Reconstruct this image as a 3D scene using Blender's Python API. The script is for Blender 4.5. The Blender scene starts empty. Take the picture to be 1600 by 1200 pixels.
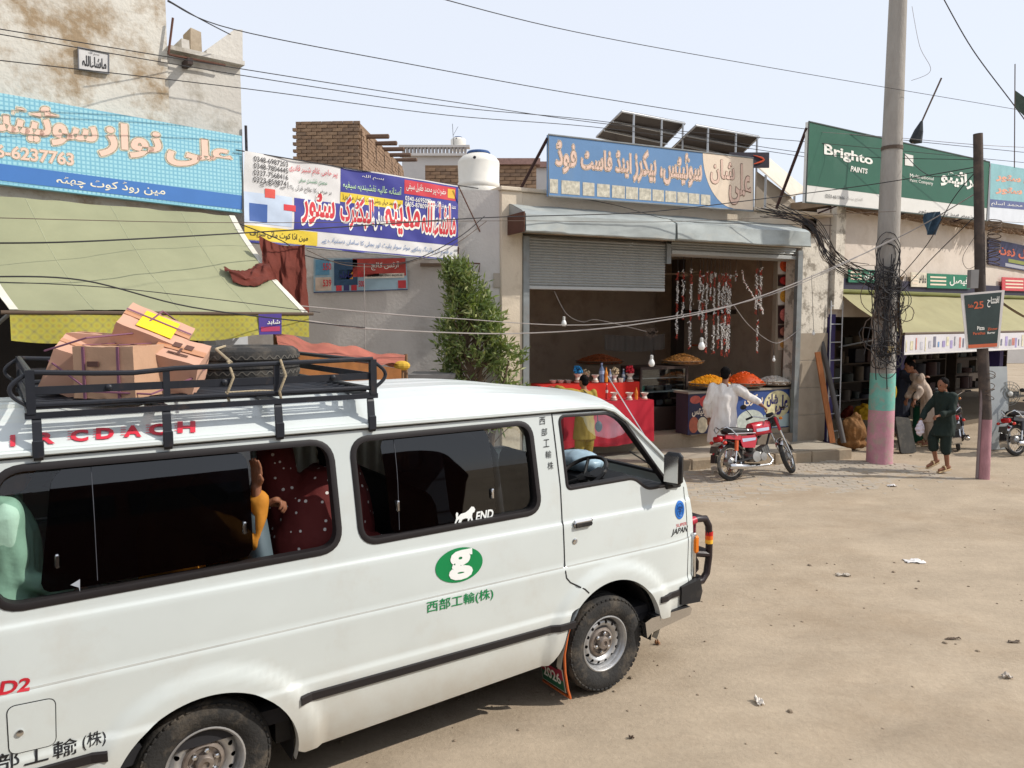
import bpy, bmesh, math, random, unicodedata
from mathutils import Vector, Matrix, noise
R = math.radians
SC = bpy.context.scene
COL = SC.collection
rnd = random.Random(7)

# ---------------------------------------------------------------- camera, sky, sun, exposure
CAM_H, F_PX, PITCH = 2.5, 1200.0, R(4.8)
cd = bpy.data.cameras.new('camera'); cam = bpy.data.objects.new('camera', cd); COL.objects.link(cam)
cd.sensor_width = 36.0; cd.lens = 36.0 * F_PX / 1600.0; cd.clip_start = 0.05; cd.clip_end = 2000
cam.location = (0, 0, CAM_H); cam.rotation_euler = (R(90) - PITCH, 0, 0)
SC.camera = cam
SUN_EL, SUN_DIR = R(41), Vector((1.0, -0.10))          # towards the sun, on the ground
wd = bpy.data.worlds.new('World'); SC.world = wd; wd.use_nodes = True
_n = wd.node_tree.nodes; _bg = _n['Background']
_sky = _n.new('ShaderNodeTexSky'); _sky.sky_type = 'NISHITA'; _sky.sun_disc = False
_sky.sun_elevation = SUN_EL; _sky.sun_rotation = math.atan2(SUN_DIR.x, SUN_DIR.y)
_sky.air_density = 1.0; _sky.dust_density = 1.0; _sky.ozone_density = 1.0; _sky.altitude = 0
_mx = _n.new('ShaderNodeMix'); _mx.data_type = 'RGBA'; _mx.inputs[0].default_value = 0.86      # white haze veil over the blue
_mx.inputs[7].default_value = (5.6, 5.9, 6.5, 1)
wd.node_tree.links.new(_sky.outputs[0], _mx.inputs[6]); wd.node_tree.links.new(_mx.outputs[2], _bg.inputs[0]); _bg.inputs[1].default_value = 0.145
sl = bpy.data.lights.new('sun', 'SUN'); so = bpy.data.objects.new('sun', sl); COL.objects.link(so)
sl.energy = 3.6; sl.angle = R(0.7); sl.color = (1.0, 0.945, 0.865)
_d = Vector((SUN_DIR.x, SUN_DIR.y, 0)).normalized() * math.cos(SUN_EL) + Vector((0, 0, math.sin(SUN_EL)))
so.rotation_euler = _d.to_track_quat('Z', 'Y').to_euler(); so.location = _d * 40
SC.view_settings.view_transform = 'Standard'; SC.view_settings.look = 'None'
SC.view_settings.exposure = 0.16; SC.view_settings.gamma = 1.0; SC.view_settings.use_curve_mapping = False

# ---------------------------------------------------------------- helpers: measuring
_c, _s = math.cos(PITCH), math.sin(PITCH)
def ray(px, py):
    u = (px - 800) / F_PX; v = (py - 600) / F_PX
    return Vector((u, _c - v * _s, -(v * _c + _s)))
def gnd(px, py, z=0.0):
    d = ray(px, py); t = (z - CAM_H) / d.z; return Vector((d.x * t, d.y * t, z))
def atY(px, py, Y):
    d = ray(px, py); return Vector((0, 0, CAM_H)) + d * (Y / d.y)
class Fr:
    """upright frame of a facade: s along it (rightwards), y into it (away), z up; A = degrees right of straight ahead"""
    def __init__(f, x, y, A, z=0.0):
        f.o = Vector((x, y, z)); f.rot = R(90 - A)
        f.M = Matrix.Translation(f.o) @ Matrix.Rotation(f.rot, 4, 'Z'); f.I = f.M.inverted()
    def p(f, px, py, off=0.0):
        d = f.I.to_3x3() @ ray(px, py); o = f.I @ Vector((0, 0, CAM_H))
        t = (off - o.y) / d.y; q = o + d * t
        return (q.x, q.z)
    def w(f, s, y, z): return f.M @ Vector((s, y, z))
    def loc(f, v): return f.I @ Vector(v)
W0 = Fr(0, 0, 90)                                    # world axes

# ---------------------------------------------------------------- helpers: materials
def lin(c):
    return tuple(((x / 255) / 12.92 if x / 255 <= .04045 else ((x / 255 + .055) / 1.055) ** 2.4) for x in c)
MATS = {}
def mat(name, col, rough=.75, metal=0.0, var=.12, scale=4.0, bump=0.0, bscale=30.0, dirt=None, damt=.35, dscale=2.0,
        spec=.4, coat=0.0, trans=0.0, alpha=1.0, stretch=None, lin_col=False, sheen=0.0, detail=5.0, dedge=None):
    if name in MATS: return MATS[name]
    m = bpy.data.materials.new(name); MATS[name] = m; m.use_nodes = True
    nt = m.node_tree; N = nt.nodes; L = nt.links; b = N['Principled BSDF']
    c = col if lin_col else lin(col)
    b.inputs['Roughness'].default_value = rough; b.inputs['Metallic'].default_value = metal
    b.inputs['Specular IOR Level'].default_value = spec; b.inputs['Coat Weight'].default_value = coat
    b.inputs['Transmission Weight'].default_value = trans; b.inputs['Alpha'].default_value = alpha
    b.inputs['Coat Roughness'].default_value = .08; b.inputs['Sheen Weight'].default_value = sheen
    tc = N.new('ShaderNodeTexCoord'); src = tc.outputs['Object']
    if stretch:
        mp = N.new('ShaderNodeMapping'); mp.inputs['Scale'].default_value = stretch
        L.new(src, mp.inputs[0]); src = mp.outputs[0]
    n1 = N.new('ShaderNodeTexNoise'); n1.inputs['Scale'].default_value = scale; n1.inputs['Detail'].default_value = detail
    n1.inputs['Roughness'].default_value = .62; L.new(src, n1.inputs['Vector'])
    mr = N.new('ShaderNodeMapRange'); mr.inputs[1].default_value = .3; mr.inputs[2].default_value = .7
    mr.inputs[3].default_value = 1 - var; mr.inputs[4].default_value = 1 + var * .7
    L.new(n1.outputs[0], mr.inputs[0])
    mx = N.new('ShaderNodeMix'); mx.data_type = 'RGBA'; mx.blend_type = 'MULTIPLY'; mx.inputs[0].default_value = 1
    mx.inputs[6].default_value = (*c, 1); L.new(mr.outputs[0], mx.inputs[7]); out = mx.outputs[2]
    if dirt:
        n2 = N.new('ShaderNodeTexNoise'); n2.inputs['Scale'].default_value = dscale; n2.inputs['Detail'].default_value = 8
        n2.inputs['Roughness'].default_value = .7; L.new(src, n2.inputs['Vector'])
        m2 = N.new('ShaderNodeMapRange'); m2.inputs[1].default_value, m2.inputs[2].default_value = dedge or (.62 - damt * .4, .75)
        L.new(n2.outputs[0], m2.inputs[0])
        mu = N.new('ShaderNodeMath'); mu.operation = 'MULTIPLY'; mu.inputs[1].default_value = min(1, damt * 1.6); L.new(m2.outputs[0], mu.inputs[0])
        dx = N.new('ShaderNodeMix'); dx.data_type = 'RGBA'; dx.inputs[7].default_value = (*lin(dirt), 1)
        L.new(mu.outputs[0], dx.inputs[0]); L.new(out, dx.inputs[6]); out = dx.outputs[2]
        ra = N.new('ShaderNodeMapRange'); ra.inputs[3].default_value = rough; ra.inputs[4].default_value = min(1, rough + .35)
        L.new(mu.outputs[0], ra.inputs[0]); L.new(ra.outputs[0], b.inputs['Roughness'])
    L.new(out, b.inputs['Base Color'])
    if bump:
        n3 = N.new('ShaderNodeTexNoise'); n3.inputs['Scale'].default_value = bscale; n3.inputs['Detail'].default_value = 6
        L.new(src, n3.inputs['Vector']); bp = N.new('ShaderNodeBump'); bp.inputs['Strength'].default_value = min(1, bump)
        bp.inputs['Distance'].default_value = .02; L.new(n3.outputs[0], bp.inputs['Height']); L.new(bp.outputs[0], b.inputs['Normal'])
    m['src'] = 0; del m['src']
    return m
def nodes_of(m): return m.node_tree, m.node_tree.nodes, m.node_tree.links, m.node_tree.nodes['Principled BSDF']
def glass_mat(name, tint, refl=1.0, rough=.02, dens=1.0):
    if name in MATS: return MATS[name]
    m = bpy.data.materials.new(name); MATS[name] = m; m.use_nodes = True
    nt = m.node_tree; N = nt.nodes; L = nt.links; N.clear()
    o = N.new('ShaderNodeOutputMaterial'); t = N.new('ShaderNodeBsdfTransparent'); t.inputs[0].default_value = (*tint, 1)
    g = N.new('ShaderNodeBsdfGlossy'); g.inputs['Roughness'].default_value = rough
    nz = N.new('ShaderNodeTexNoise'); nz.inputs['Scale'].default_value = 3; tc = N.new('ShaderNodeTexCoord'); L.new(tc.outputs['Object'], nz.inputs['Vector'])
    bp = N.new('ShaderNodeBump'); bp.inputs['Strength'].default_value = .05; bp.inputs['Distance'].default_value = .01
    L.new(nz.outputs[0], bp.inputs['Height']); L.new(bp.outputs[0], g.inputs['Normal'])
    lw = N.new('ShaderNodeLayerWeight'); lw.inputs[0].default_value = .5; pw = N.new('ShaderNodeMath'); pw.operation = 'POWER'; pw.inputs[1].default_value = 5; L.new(lw.outputs['Facing'], pw.inputs[0]); fr = N.new('ShaderNodeMath'); fr.operation = 'MULTIPLY_ADD'; fr.inputs[1].default_value = .93; fr.inputs[2].default_value = .07; L.new(pw.outputs[0], fr.inputs[0]); mu = N.new('ShaderNodeMath'); mu.operation = 'MULTIPLY'; mu.inputs[1].default_value = refl
    L.new(fr.outputs[0], mu.inputs[0]); mx = N.new('ShaderNodeMixShader'); L.new(mu.outputs[0], mx.inputs[0]); L.new(t.outputs[0], mx.inputs[1]); L.new(g.outputs[0], mx.inputs[2])
    L.new(mx.outputs[0], o.inputs[0]); return m

# ---------------------------------------------------------------- helpers: meshes
class MB:
    def __init__(s): s.v = []; s.f = []
    def add(s, vs, fs):
        n = len(s.v); s.v += [Vector(v) for v in vs]; s.f += [tuple(i + n for i in f) for f in fs]; return s
    def box(s, a, b, M=None):
        (x0, y0, z0), (x1, y1, z1) = a, b
        vs = [(x0, y0, z0), (x1, y0, z0), (x1, y1, z0), (x0, y1, z0), (x0, y0, z1), (x1, y0, z1), (x1, y1, z1), (x0, y1, z1)]
        if M: vs = [M @ Vector(v) for v in vs]
        return s.add(vs, [(0, 3, 2, 1), (4, 5, 6, 7), (0, 1, 5, 4), (1, 2, 6, 5), (2, 3, 7, 6), (3, 0, 4, 7)])
    def cbox(s, c, size, M=None, bev=0.0):
        """box about a centre; bev chamfers the four edges along x"""
        h = [k / 2 for k in size]; T = Matrix.Translation(Vector(c)) @ (M.to_4x4() if M else Matrix.Identity(4))
        if not bev: return s.box((-h[0], -h[1], -h[2]), (h[0], h[1], h[2]), T)
        pr = []
        for (sy, sz) in ((-1, -1), (1, -1), (1, 1), (-1, 1)):
            e = [(sy * (h[1] - bev), sz * h[2]), (sy * h[1], sz * (h[2] - bev))]
            pr += e if sy * sz < 0 else e[::-1]
        pr2 = pr; n = len(pr2); vs = []
        for k, (x, q) in enumerate(((-h[0], bev), (-h[0] + bev, 0), (h[0] - bev, 0), (h[0], bev))):
            for (y, z) in pr2:
                vs.append(T @ Vector((x, y - math.copysign(q, y), z - math.copysign(q, z))))
        fs = [tuple(range(n - 1, -1, -1)), tuple(range(3 * n, 4 * n))]
        for r in range(3):
            for i in range(n):
                fs.append((r * n + i, r * n + (i + 1) % n, (r + 1) * n + (i + 1) % n, (r + 1) * n + i))
        return s.add(vs, fs)
    def prism(s, poly, d0, d1, axis='y'):
        """polygon in the other two axes, extruded along axis"""
        n = len(poly)
        def mk(p, d): return (p[0], d, p[1]) if axis == 'y' else ((d, p[0], p[1]) if axis == 'x' else (p[0], p[1], d))
        vs = [mk(p, d0) for p in poly] + [mk(p, d1) for p in poly]
        fs = [tuple(range(n)), tuple(range(2 * n - 1, n - 1, -1))] + [(i, n + i, n + (i + 1) % n, (i + 1) % n) for i in range(n)]
        return s.add(vs, fs)
    def tube(s, pts, r, n=8, caps=True, closed=False):
        pts = [Vector(p) for p in pts]; m = len(pts)
        rs = r if isinstance(r, (list, tuple)) else [r] * m
        tg = []
        for i in range(m):
            a = pts[(i - 1) % m] if (closed or i > 0) else pts[i]; b = pts[(i + 1) % m] if (closed or i < m - 1) else pts[i]
            t = (b - a); tg.append(t.normalized() if t.length > 1e-9 else Vector((0, 0, 1)))
        up = Vector((0, 0, 1)) if abs(tg[0].z) < .9 else Vector((1, 0, 0))
        u = tg[0].cross(up).normalized(); vs = []
        for i in range(m):
            u = (u - tg[i] * u.dot(tg[i])); u = u.normalized() if u.length > 1e-6 else tg[i].orthogonal().normalized()
            w = tg[i].cross(u)
            for k in range(n):
                a = 2 * math.pi * (k + .5) / n
                vs.append(pts[i] + (u * math.cos(a) + w * math.sin(a)) * rs[i])
        fs = []
        for i in range(m if closed else m - 1):
            for k in range(n):
                j = (i + 1) % m
                fs.append((i * n + k, i * n + (k + 1) % n, j * n + (k + 1) % n, j * n + k))
        if caps and not closed: fs += [tuple(range(n - 1, -1, -1)), tuple(range((m - 1) * n, m * n))]
        return s.add(vs, fs)
    def lathe(s, prof, n=16, M=None, caps=True):
        """profile of (r, z) turned about z"""
        vs = []; T = M or Matrix.Identity(4)
        for (r, z) in prof:
            for k in range(n):
                a = 2 * math.pi * k / n; vs.append(T @ Vector((r * math.cos(a), r * math.sin(a), z)))
        fs = []; m = len(prof)
        for i in range(m - 1):
            for k in range(n): fs.append((i * n + k, i * n + (k + 1) % n, (i + 1) * n + (k + 1) % n, (i + 1) * n + k))
        if caps: fs += [tuple(range(n - 1, -1, -1)), tuple(range((m - 1) * n, m * n))]
        return s.add(vs, fs)
    def grid(s, nu, nv, fn):
        n = len(s.v); vs = [fn(i / nu, j / nv) for j in range(nv + 1) for i in range(nu + 1)]
        fs = [(j * (nu + 1) + i, j * (nu + 1) + i + 1, (j + 1) * (nu + 1) + i + 1, (j + 1) * (nu + 1) + i) for j in range(nv) for i in range(nu)]
        return s.add(vs, fs)
    def ball(s, c, r, n=12, m=8, M=None):
        rr = r if isinstance(r, (tuple, list)) else (r, r, r); T = M.to_4x4() if M else Matrix.Identity(4)
        vs = []; c = Vector(c)
        for j in range(1, m):
            b = math.pi * j / m
            for i in range(n):
                a = 2 * math.pi * i / n
                vs.append(c + T @ Vector((rr[0] * math.sin(b) * math.cos(a), rr[1] * math.sin(b) * math.sin(a), -rr[2] * math.cos(b))))
        lo = len(vs); vs.append(c + T @ Vector((0, 0, -rr[2]))); hi = len(vs); vs.append(c + T @ Vector((0, 0, rr[2])))
        fs = [(j * n + i, j * n + (i + 1) % n, (j + 1) * n + (i + 1) % n, (j + 1) * n + i) for j in range(m - 2) for i in range(n)]
        fs += [(lo, (i + 1) % n, i) for i in range(n)] + [(hi, (m - 2) * n + i, (m - 2) * n + (i + 1) % n) for i in range(n)]
        return s.add(vs, fs)
    def join(s, o, M=None):
        return s.add([M @ v for v in o.v] if M else o.v, o.f)
    def moved(s, M):
        o = MB(); o.v = [M @ v for v in s.v]; o.f = list(s.f); return o
    def mesh(s, name, off=None, smooth=False, ang=40):
        me = bpy.data.meshes.new(name)
        me.from_pydata([(v - off) if off else v for v in s.v], [], s.f); me.validate(verbose=False)
        fix_normals(me)
        if smooth: smooth_mesh(me, ang)
        return me
def fix_normals(me):
    b = bmesh.new(); b.from_mesh(me); bmesh.ops.recalc_face_normals(b, faces=b.faces); b.to_mesh(me); b.free()
def smooth_mesh(me, ang=40):
    me.polygons.foreach_set('use_smooth', [True] * len(me.polygons))
    if ang < 180:
        try: me.set_sharp_from_angle(angle=R(ang))
        except Exception: pass
    me.update()
def jitter(mb, amp, sc, seed=0):
    for v in mb.v:
        q = noise.noise_vector(v * sc + Vector((seed, seed * .7, -seed))); v += q * amp
    return mb

class T:
    """one thing: an Empty at its base that parents its parts; parts are given in the frame's coordinates"""
    def __init__(t, name, label, cat, fr=W0, o=(0, 0, 0), group=None, kind=None, rz=0.0):
        t.fr = fr; t.o = Vector(o); e = bpy.data.objects.new(name, None); e.empty_display_size = .2; COL.objects.link(e)
        e.matrix_world = fr.M @ Matrix.Translation(t.o); t.obj = e
        tagprops(e, label, cat, group, kind)
    def part(t, name, mb, m, parent=None, smooth=False, ang=40, kind=None, label=None):
        me = mb if isinstance(mb, bpy.types.Mesh) else mb.mesh(name, t.o, smooth, ang)
        o = bpy.data.objects.new(name, me); COL.objects.link(o); o.parent = parent or t.obj
        if m and not (isinstance(mb, bpy.types.Mesh) and len(me.materials)): me.materials.append(m)
        if kind: o['kind'] = kind
        if label: o['label'] = label
        return o
    def inst(t, name, me, loc, parent=None, rot=(0, 0, 0), scale=(1, 1, 1)):
        o = bpy.data.objects.new(name, me); COL.objects.link(o); o.parent = parent or t.obj
        o.location = Vector(loc) - t.o; o.rotation_euler = rot; o.scale = scale; return o
def tagprops(e, label, cat, group=None, kind=None):
    if kind: e['kind'] = kind
    if label: e['label'] = label
    if cat: e['category'] = cat
    if group: e['group'] = group
def one(name, label, cat, mb, m, fr=W0, o=(0, 0, 0), group=None, kind=None, smooth=False, ang=40):
    o = Vector(o); me = mb.mesh(name, o, smooth, ang); me.materials.append(m)
    e = bpy.data.objects.new(name, me); COL.objects.link(e); e.matrix_world = fr.M @ Matrix.Translation(o)
    tagprops(e, label, cat, group, kind); return e

# ---------------------------------------------------------------- helpers: lettering
FORMS = {}
for _cp in list(range(0xFB50, 0xFE00)) + list(range(0xFE70, 0xFEFD)):
    _q = unicodedata.decomposition(chr(_cp)).split()
    if len(_q) == 2 and _q[0] in ('<initial>', '<medial>', '<final>', '<isolated>'):
        FORMS.setdefault(chr(int(_q[1], 16)), {})[_q[0][1:-1]] = chr(_cp)
def urdu(t):
    out = []
    for i, ch in enumerate(t):
        f = FORMS.get(ch)
        if not f: out.append(ch); continue
        p = FORMS.get(t[i - 1]) if i else None; n = FORMS.get(t[i + 1]) if i + 1 < len(t) else None
        jp = bool(p and 'initial' in p and 'final' in f); jn = bool(n and 'final' in n and 'initial' in f)
        out.append(f.get('medial' if jp and jn else 'final' if jp else 'initial' if jn else 'isolated', ch))
    return ''.join(reversed(out))
TMP = bpy.data.scenes.new('tmp')
def evaluated(o):
    """mesh of an object with its modifiers, made in a scratch scene"""
    TMP.collection.objects.link(o)
    with bpy.context.temp_override(scene=TMP, view_layer=TMP.view_layers[0]):
        dg = bpy.context.evaluated_depsgraph_get(); return bpy.data.meshes.new_from_object(o.evaluated_get(dg))
def text_mb(body, bold=0.0, shear=0.0, res=3):
    """lettering as a flat MB in x (width), z (height), normalised to its own bounding box 0..1"""
    if any(0x600 <= ord(c) < 0x700 for c in body): body = urdu(body)
    c = bpy.data.curves.new('t', 'FONT'); c.body = body; c.size = 1; c.offset = bold; c.shear = shear; c.resolution_u = res; c.fill_mode = 'FRONT'
    o = bpy.data.objects.new('t', c); me = evaluated(o)
    vs = [v.co.copy() for v in me.vertices]; fs = [tuple(p.vertices) for p in me.polygons]
    bpy.data.objects.remove(o); bpy.data.curves.remove(c); bpy.data.meshes.remove(me)
    if not vs: return MB(), (0, 0, 1, 1)
    x0 = min(v.x for v in vs); x1 = max(v.x for v in vs); y0 = min(v.y for v in vs); y1 = max(v.y for v in vs)
    mb = MB(); mb.v = vs; mb.f = fs; return mb, (x0, y0, x1, y1)
def text_on(body, quad, bold=0.0, shear=0.0, ref=None, outline=0.0):
    """lettering mapped into a quad given as four corners (bl, br, tr, tl) of 3-D points; outline widens it about the same centre"""
    mb, bb = text_mb(body, bold, shear); ref = ref or bb
    if outline:                                         # the same letters shifted all round
        base = mb; mb = MB()
        for k in range(10): mb.join(base, Matrix.Translation((outline * math.cos(k * .6283), outline * math.sin(k * .6283), 0)))
    bl, br, tr, tl = [Vector(q) for q in quad]; o = MB()
    for v in mb.v:
        u = (v.x - ref[0]) / max(1e-6, ref[2] - ref[0]); w = (v.y - ref[1]) / max(1e-6, ref[3] - ref[1])
        o.v.append((bl * (1 - u) + br * u) * (1 - w) + (tl * (1 - u) + tr * u) * w)
    o.f = mb.f; return o
def fquad(fr, pts, off):
    """four photo corners (tl, tr, br, bl) measured on the frame's plane y=off -> (bl, br, tr, tl) in frame coordinates"""
    q = [fr.p(x, y, off) for x, y in pts]; P = [Vector((s, off, z)) for s, z in q]
    return [P[3], P[2], P[1], P[0]]
def sub_quad(q, u0, v0, u1, v1, lift=0.0):
    bl, br, tr, tl = q
    def at(u, v): return (bl * (1 - u) + br * u) * (1 - v) + (tl * (1 - u) + tr * u) * v
    n = (br - bl).cross(tl - bl).normalized() * lift
    return [at(u0, v0) + n, at(u1, v0) + n, at(u1, v1) + n, at(u0, v1) + n]
def slab(q, t):
    """a board from a front quad (bl, br, tr, tl), t thick away from the viewer"""
    n = (q[1] - q[0]).cross(q[3] - q[0]).normalized() * -t
    return MB().add([*q, *[p + n for p in q]], [(0, 1, 2, 3), (7, 6, 5, 4), (0, 4, 5, 1), (1, 5, 6, 2), (2, 6, 7, 3), (3, 7, 4, 0)])
def qmesh(q): return MB().add(q, [(0, 1, 2, 3)])

# ---------------------------------------------------------------- helpers: soft bodies (people, bags)
def capsule(mb, pts, rs, n=10):
    P = [Vector(p) for p in pts]; Q = []; S = []
    d0 = (P[0] - P[1]).normalized(); d1 = (P[-1] - P[-2]).normalized()
    for a in (80, 50, 20): Q.append(P[0] + d0 * rs[0] * math.sin(R(a))); S.append(rs[0] * math.cos(R(a)))
    Q += P; S += list(rs)
    for a in (20, 50, 80): Q.append(P[-1] + d1 * rs[-1] * math.sin(R(a))); S.append(rs[-1] * math.cos(R(a)))
    return mb.tube(Q, S, n)
def blob(mb, name, voxel=.012, it=6, off=None, wr=0.0, wsc=9.0, wst=(1, 1, .35), seed=0):
    """fuses overlapping shapes into one continuous smooth surface"""
    me = mb.mesh('b', off); o = bpy.data.objects.new('b', me)
    m = o.modifiers.new('r', 'REMESH'); m.mode = 'VOXEL'; m.voxel_size = voxel
    if it: k = o.modifiers.new('s', 'SMOOTH'); k.factor = .5; k.iterations = it
    r = evaluated(o); r.name = name
    bpy.data.objects.remove(o); bpy.data.meshes.remove(me)
    if wr:
        n = len(r.vertices); nr = [0.0] * (3 * n); co = [0.0] * (3 * n)
        r.vertex_normals.foreach_get('vector', nr); r.vertices.foreach_get('co', co)
        for i in range(0, 3 * n, 3):
            q = Vector((co[i] * wsc * wst[0] + seed, co[i + 1] * wsc * wst[1], co[i + 2] * wsc * wst[2]))
            d = (noise.noise(q) + .5 * noise.noise(q * 2.1)) * wr
            for k in range(3): co[i + k] += nr[i + k] * d
        r.vertices.foreach_set('co', co); r.update()
    smooth_mesh(r, 180); return r
def round_poly(P, r, seg=6):
    out = []; n = len(P)
    for i in range(n):
        a, b, c = Vector(P[i - 1]), Vector(P[i]), Vector(P[(i + 1) % n])
        rr = r[i] if isinstance(r, (list, tuple)) else r
        u = (a - b); v = (c - b); k = min(rr, u.length * .48, v.length * .48)
        p0 = b + u.normalized() * k; p1 = b + v.normalized() * k
        for j in range(seg + 1):
            t = j / seg; out.append(p0 * (1 - t) ** 2 + b * 2 * t * (1 - t) * .9 + (p0 + p1) * t * (1 - t) * .1 + p1 * t * t)
    return [(p.x, p.y) for p in out]
M_CHROME = mat('chrome', (205, 205, 205), rough=.16, metal=1, var=.05)
# ================================================================ ground, kerb, paving
def dirt_mat():
    m = mat('dirt', (174, 158, 137), rough=.95, var=.10, scale=.9, spec=.15, dirt=(150, 132, 110), damt=.4, dscale=.5, dedge=(.48, .66))
    nt, N, L, b = nodes_of(m); tc = N.new('ShaderNodeTexCoord')
    base = b.inputs['Base Color'].links[0].from_socket
    mp = N.new('ShaderNodeMapping'); mp.inputs['Rotation'].default_value = (0, 0, R(-38)); mp.inputs['Scale'].default_value = (.5, 1.5, 1)
    L.new(tc.outputs['Object'], mp.inputs[0])
    n = N.new('ShaderNodeTexNoise'); n.inputs['Scale'].default_value = 1.6; n.inputs['Detail'].default_value = 9; n.inputs['Roughness'].default_value = .68; L.new(mp.outputs[0], n.inputs['Vector'])
    r = N.new('ShaderNodeMapRange'); r.inputs[1].default_value = .32; r.inputs[2].default_value = .7; r.inputs[3].default_value = .88; r.inputs[4].default_value = 1.08; L.new(n.outputs[0], r.inputs[0])
    x = N.new('ShaderNodeMix'); x.data_type = 'RGBA'; x.blend_type = 'MULTIPLY'; x.inputs[0].default_value = 1; L.new(base, x.inputs[6]); L.new(r.outputs[0], x.inputs[7])
    n2 = N.new('ShaderNodeTexNoise'); n2.inputs['Scale'].default_value = 26; n2.inputs['Detail'].default_value = 8; n2.inputs['Roughness'].default_value = .75; L.new(tc.outputs['Object'], n2.inputs['Vector'])
    r2 = N.new('ShaderNodeMapRange'); r2.inputs[1].default_value = .3; r2.inputs[2].default_value = .72; r2.inputs[3].default_value = .88; r2.inputs[4].default_value = 1.08; L.new(n2.outputs[0], r2.inputs[0])
    x2 = N.new('ShaderNodeMix'); x2.data_type = 'RGBA'; x2.blend_type = 'MULTIPLY'; x2.inputs[0].default_value = 1; L.new(x.outputs[2], x2.inputs[6]); L.new(r2.outputs[0], x2.inputs[7])
    L.new(x2.outputs[2], b.inputs['Base Color'])
    ad = N.new('ShaderNodeMath'); ad.operation = 'MULTIPLY_ADD'; ad.inputs[1].default_value = .6; L.new(n.outputs[0], ad.inputs[0]); L.new(n2.outputs[0], ad.inputs[2])
    bp = N.new('ShaderNodeBump'); bp.inputs['Strength'].default_value = .4; bp.inputs['Distance'].default_value = .03; L.new(ad.outputs[0], bp.inputs['Height']); L.new(bp.outputs[0], b.inputs['Normal'])
    return m
M_DIRT = dirt_mat()
def gz(x, y):
    p = Vector((x, y, 0)); f = smoothstep0(30, 18, abs(x)) * smoothstep0(34, 22, y)
    c, s_ = math.cos(R(-38)), math.sin(R(-38)); q = Vector(((x * c - y * s_) * .5, (x * s_ + y * c) * 2.0, 0))
    rl = (x - .651) * -.559 + (y - 4.973) * .829; al = (x - .651) * .829 + (y - 4.973) * .559; rut = 0
    for c_, a_ in ((-1.25, .016), (-2.65, .014), (1.35, .012), (2.75, .012), (-.15, .010)):      # wheel ruts along the road
        e_ = rl - c_ - .25 * noise.noise(Vector((al * .25, c_, 0))); rut += a_ * (math.exp(-(e_ / .22) ** 2 * 3) * -1 + .6 * math.exp(-((abs(e_) - .22) / .10) ** 2)) * (.6 + .6 * noise.noise(Vector((al * .6, c_, 3))))
    return f * (rut + .020 * noise.noise(p * .7) + .012 * noise.noise(p * 2.1) + .006 * noise.noise(q) + .006 * noise.noise(p * 6)) - .012
def smoothstep0(a, b, x):
    t = max(0.0, min(1.0, (x - a) / (b - a))); return t * t * (3 - 2 * t)
_gx = [-400, -200, -100, -60, -40, -30, -22, -16, -12] + [-9 + .11 * k for k in range(210)] + [14.5, 16, 18, 22, 28, 36, 50, 80, 150, 400]
_gy = [-200, -60, -20, -6, 0, 1.5] + [2.6 + .11 * k for k in range(130)] + [17.2, 18, 19, 20.5, 23, 27, 34, 50, 90, 200, 600]
g = MB(); nx = len(_gx)
g.v = [Vector((x, y, gz(x, y))) for y in _gy for x in _gx]
g.f = [(j * nx + i, j * nx + i + 1, (j + 1) * nx + i + 1, (j + 1) * nx + i) for j in range(len(_gy) - 1) for i in range(nx - 1)]
ground = one('ground', 'dusty beige dirt ground of the roadside', None, g, M_DIRT, kind='structure', smooth=True, ang=180)
# kerbed concrete apron in front of the shops
KF = Fr(4.445, 13.17, 70); KZ = .165
M_CONC = mat('concrete_apron', (168, 158, 142), rough=.9, var=.14, scale=2.2, bump=.25, bscale=25, dirt=(140, 122, 100), damt=.35, dscale=1.6)
M_KERB = mat('kerb_concrete', (160, 144, 122), rough=.92, var=.16, scale=3, bump=.4, bscale=18, dirt=(126, 108, 88), damt=.35, dscale=3)
ap = MB().prism([(-6.5, .14), (1.85, .14), (2.0, 1.6), (2.6, 3.6), (-6.5, 5.0)], -.2, KZ - .003, 'z')
pave = T('pavement', 'raised concrete apron with kerb before the sweet shop', None, KF, (-1, 0, 0), kind='structure')
pave.part('slab', ap, M_CONC)
s_ = -6.5; k = 0
while s_ < 1.85:
    w_ = min(rnd.uniform(.75, 1.05), 1.85 - s_); kb = MB().cbox((s_ + w_ / 2 - .005, .07 + rnd.uniform(-.012, .012), KZ / 2 - .1), (w_ - .008, .15, KZ + .2 + rnd.uniform(-.008, .010)), None, .018)
    pave.part('kerb', jitter(kb, .006, 9, k), M_KERB, smooth=True); s_ += w_; k += 1
# paving bricks, half buried in dust away from the kerb
M_PAVE = [mat('paver_%d' % i, c, rough=.93, var=.16, scale=7, bump=.3, bscale=40, dirt=(172, 161, 145), damt=.55, dscale=3) for i, c in enumerate(((164, 153, 138), (156, 146, 132), (168, 155, 140)))]
PF = Fr(5.0, 12.4, 97)
pm = []
for m_ in M_PAVE:
    b = MB().cbox((0, 0, -.025), (.214, .106, .05), None, .007).mesh('paving_brick', None, False); b.materials.append(m_); pm.append(b)
spots = []
for j in range(-44, 12):
    for i in range(-22, 22):
        s_ = (i + (.5 if j % 2 else 0)) * .222; y = j * .114; p = PF.w(s_, y, 0); kl = KF.loc(p)
        if kl.y > -.03 or kl.x < -2.9: continue
        edge = (7.42 - p.x) - (12.0 - p.y) * -.45
        if edge < 0 or p.y < 8.6: continue
        bury = smoothstep0(-.9, -3.6, kl.y)
        z = .001 - bury * .018 + rnd.uniform(-.004, .004) + gz(p.x, p.y) * .75
        if rnd.random() < bury * .35: continue
        spots.append((p, z))
spots.sort(key=lambda q: q[0].y)
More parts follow.
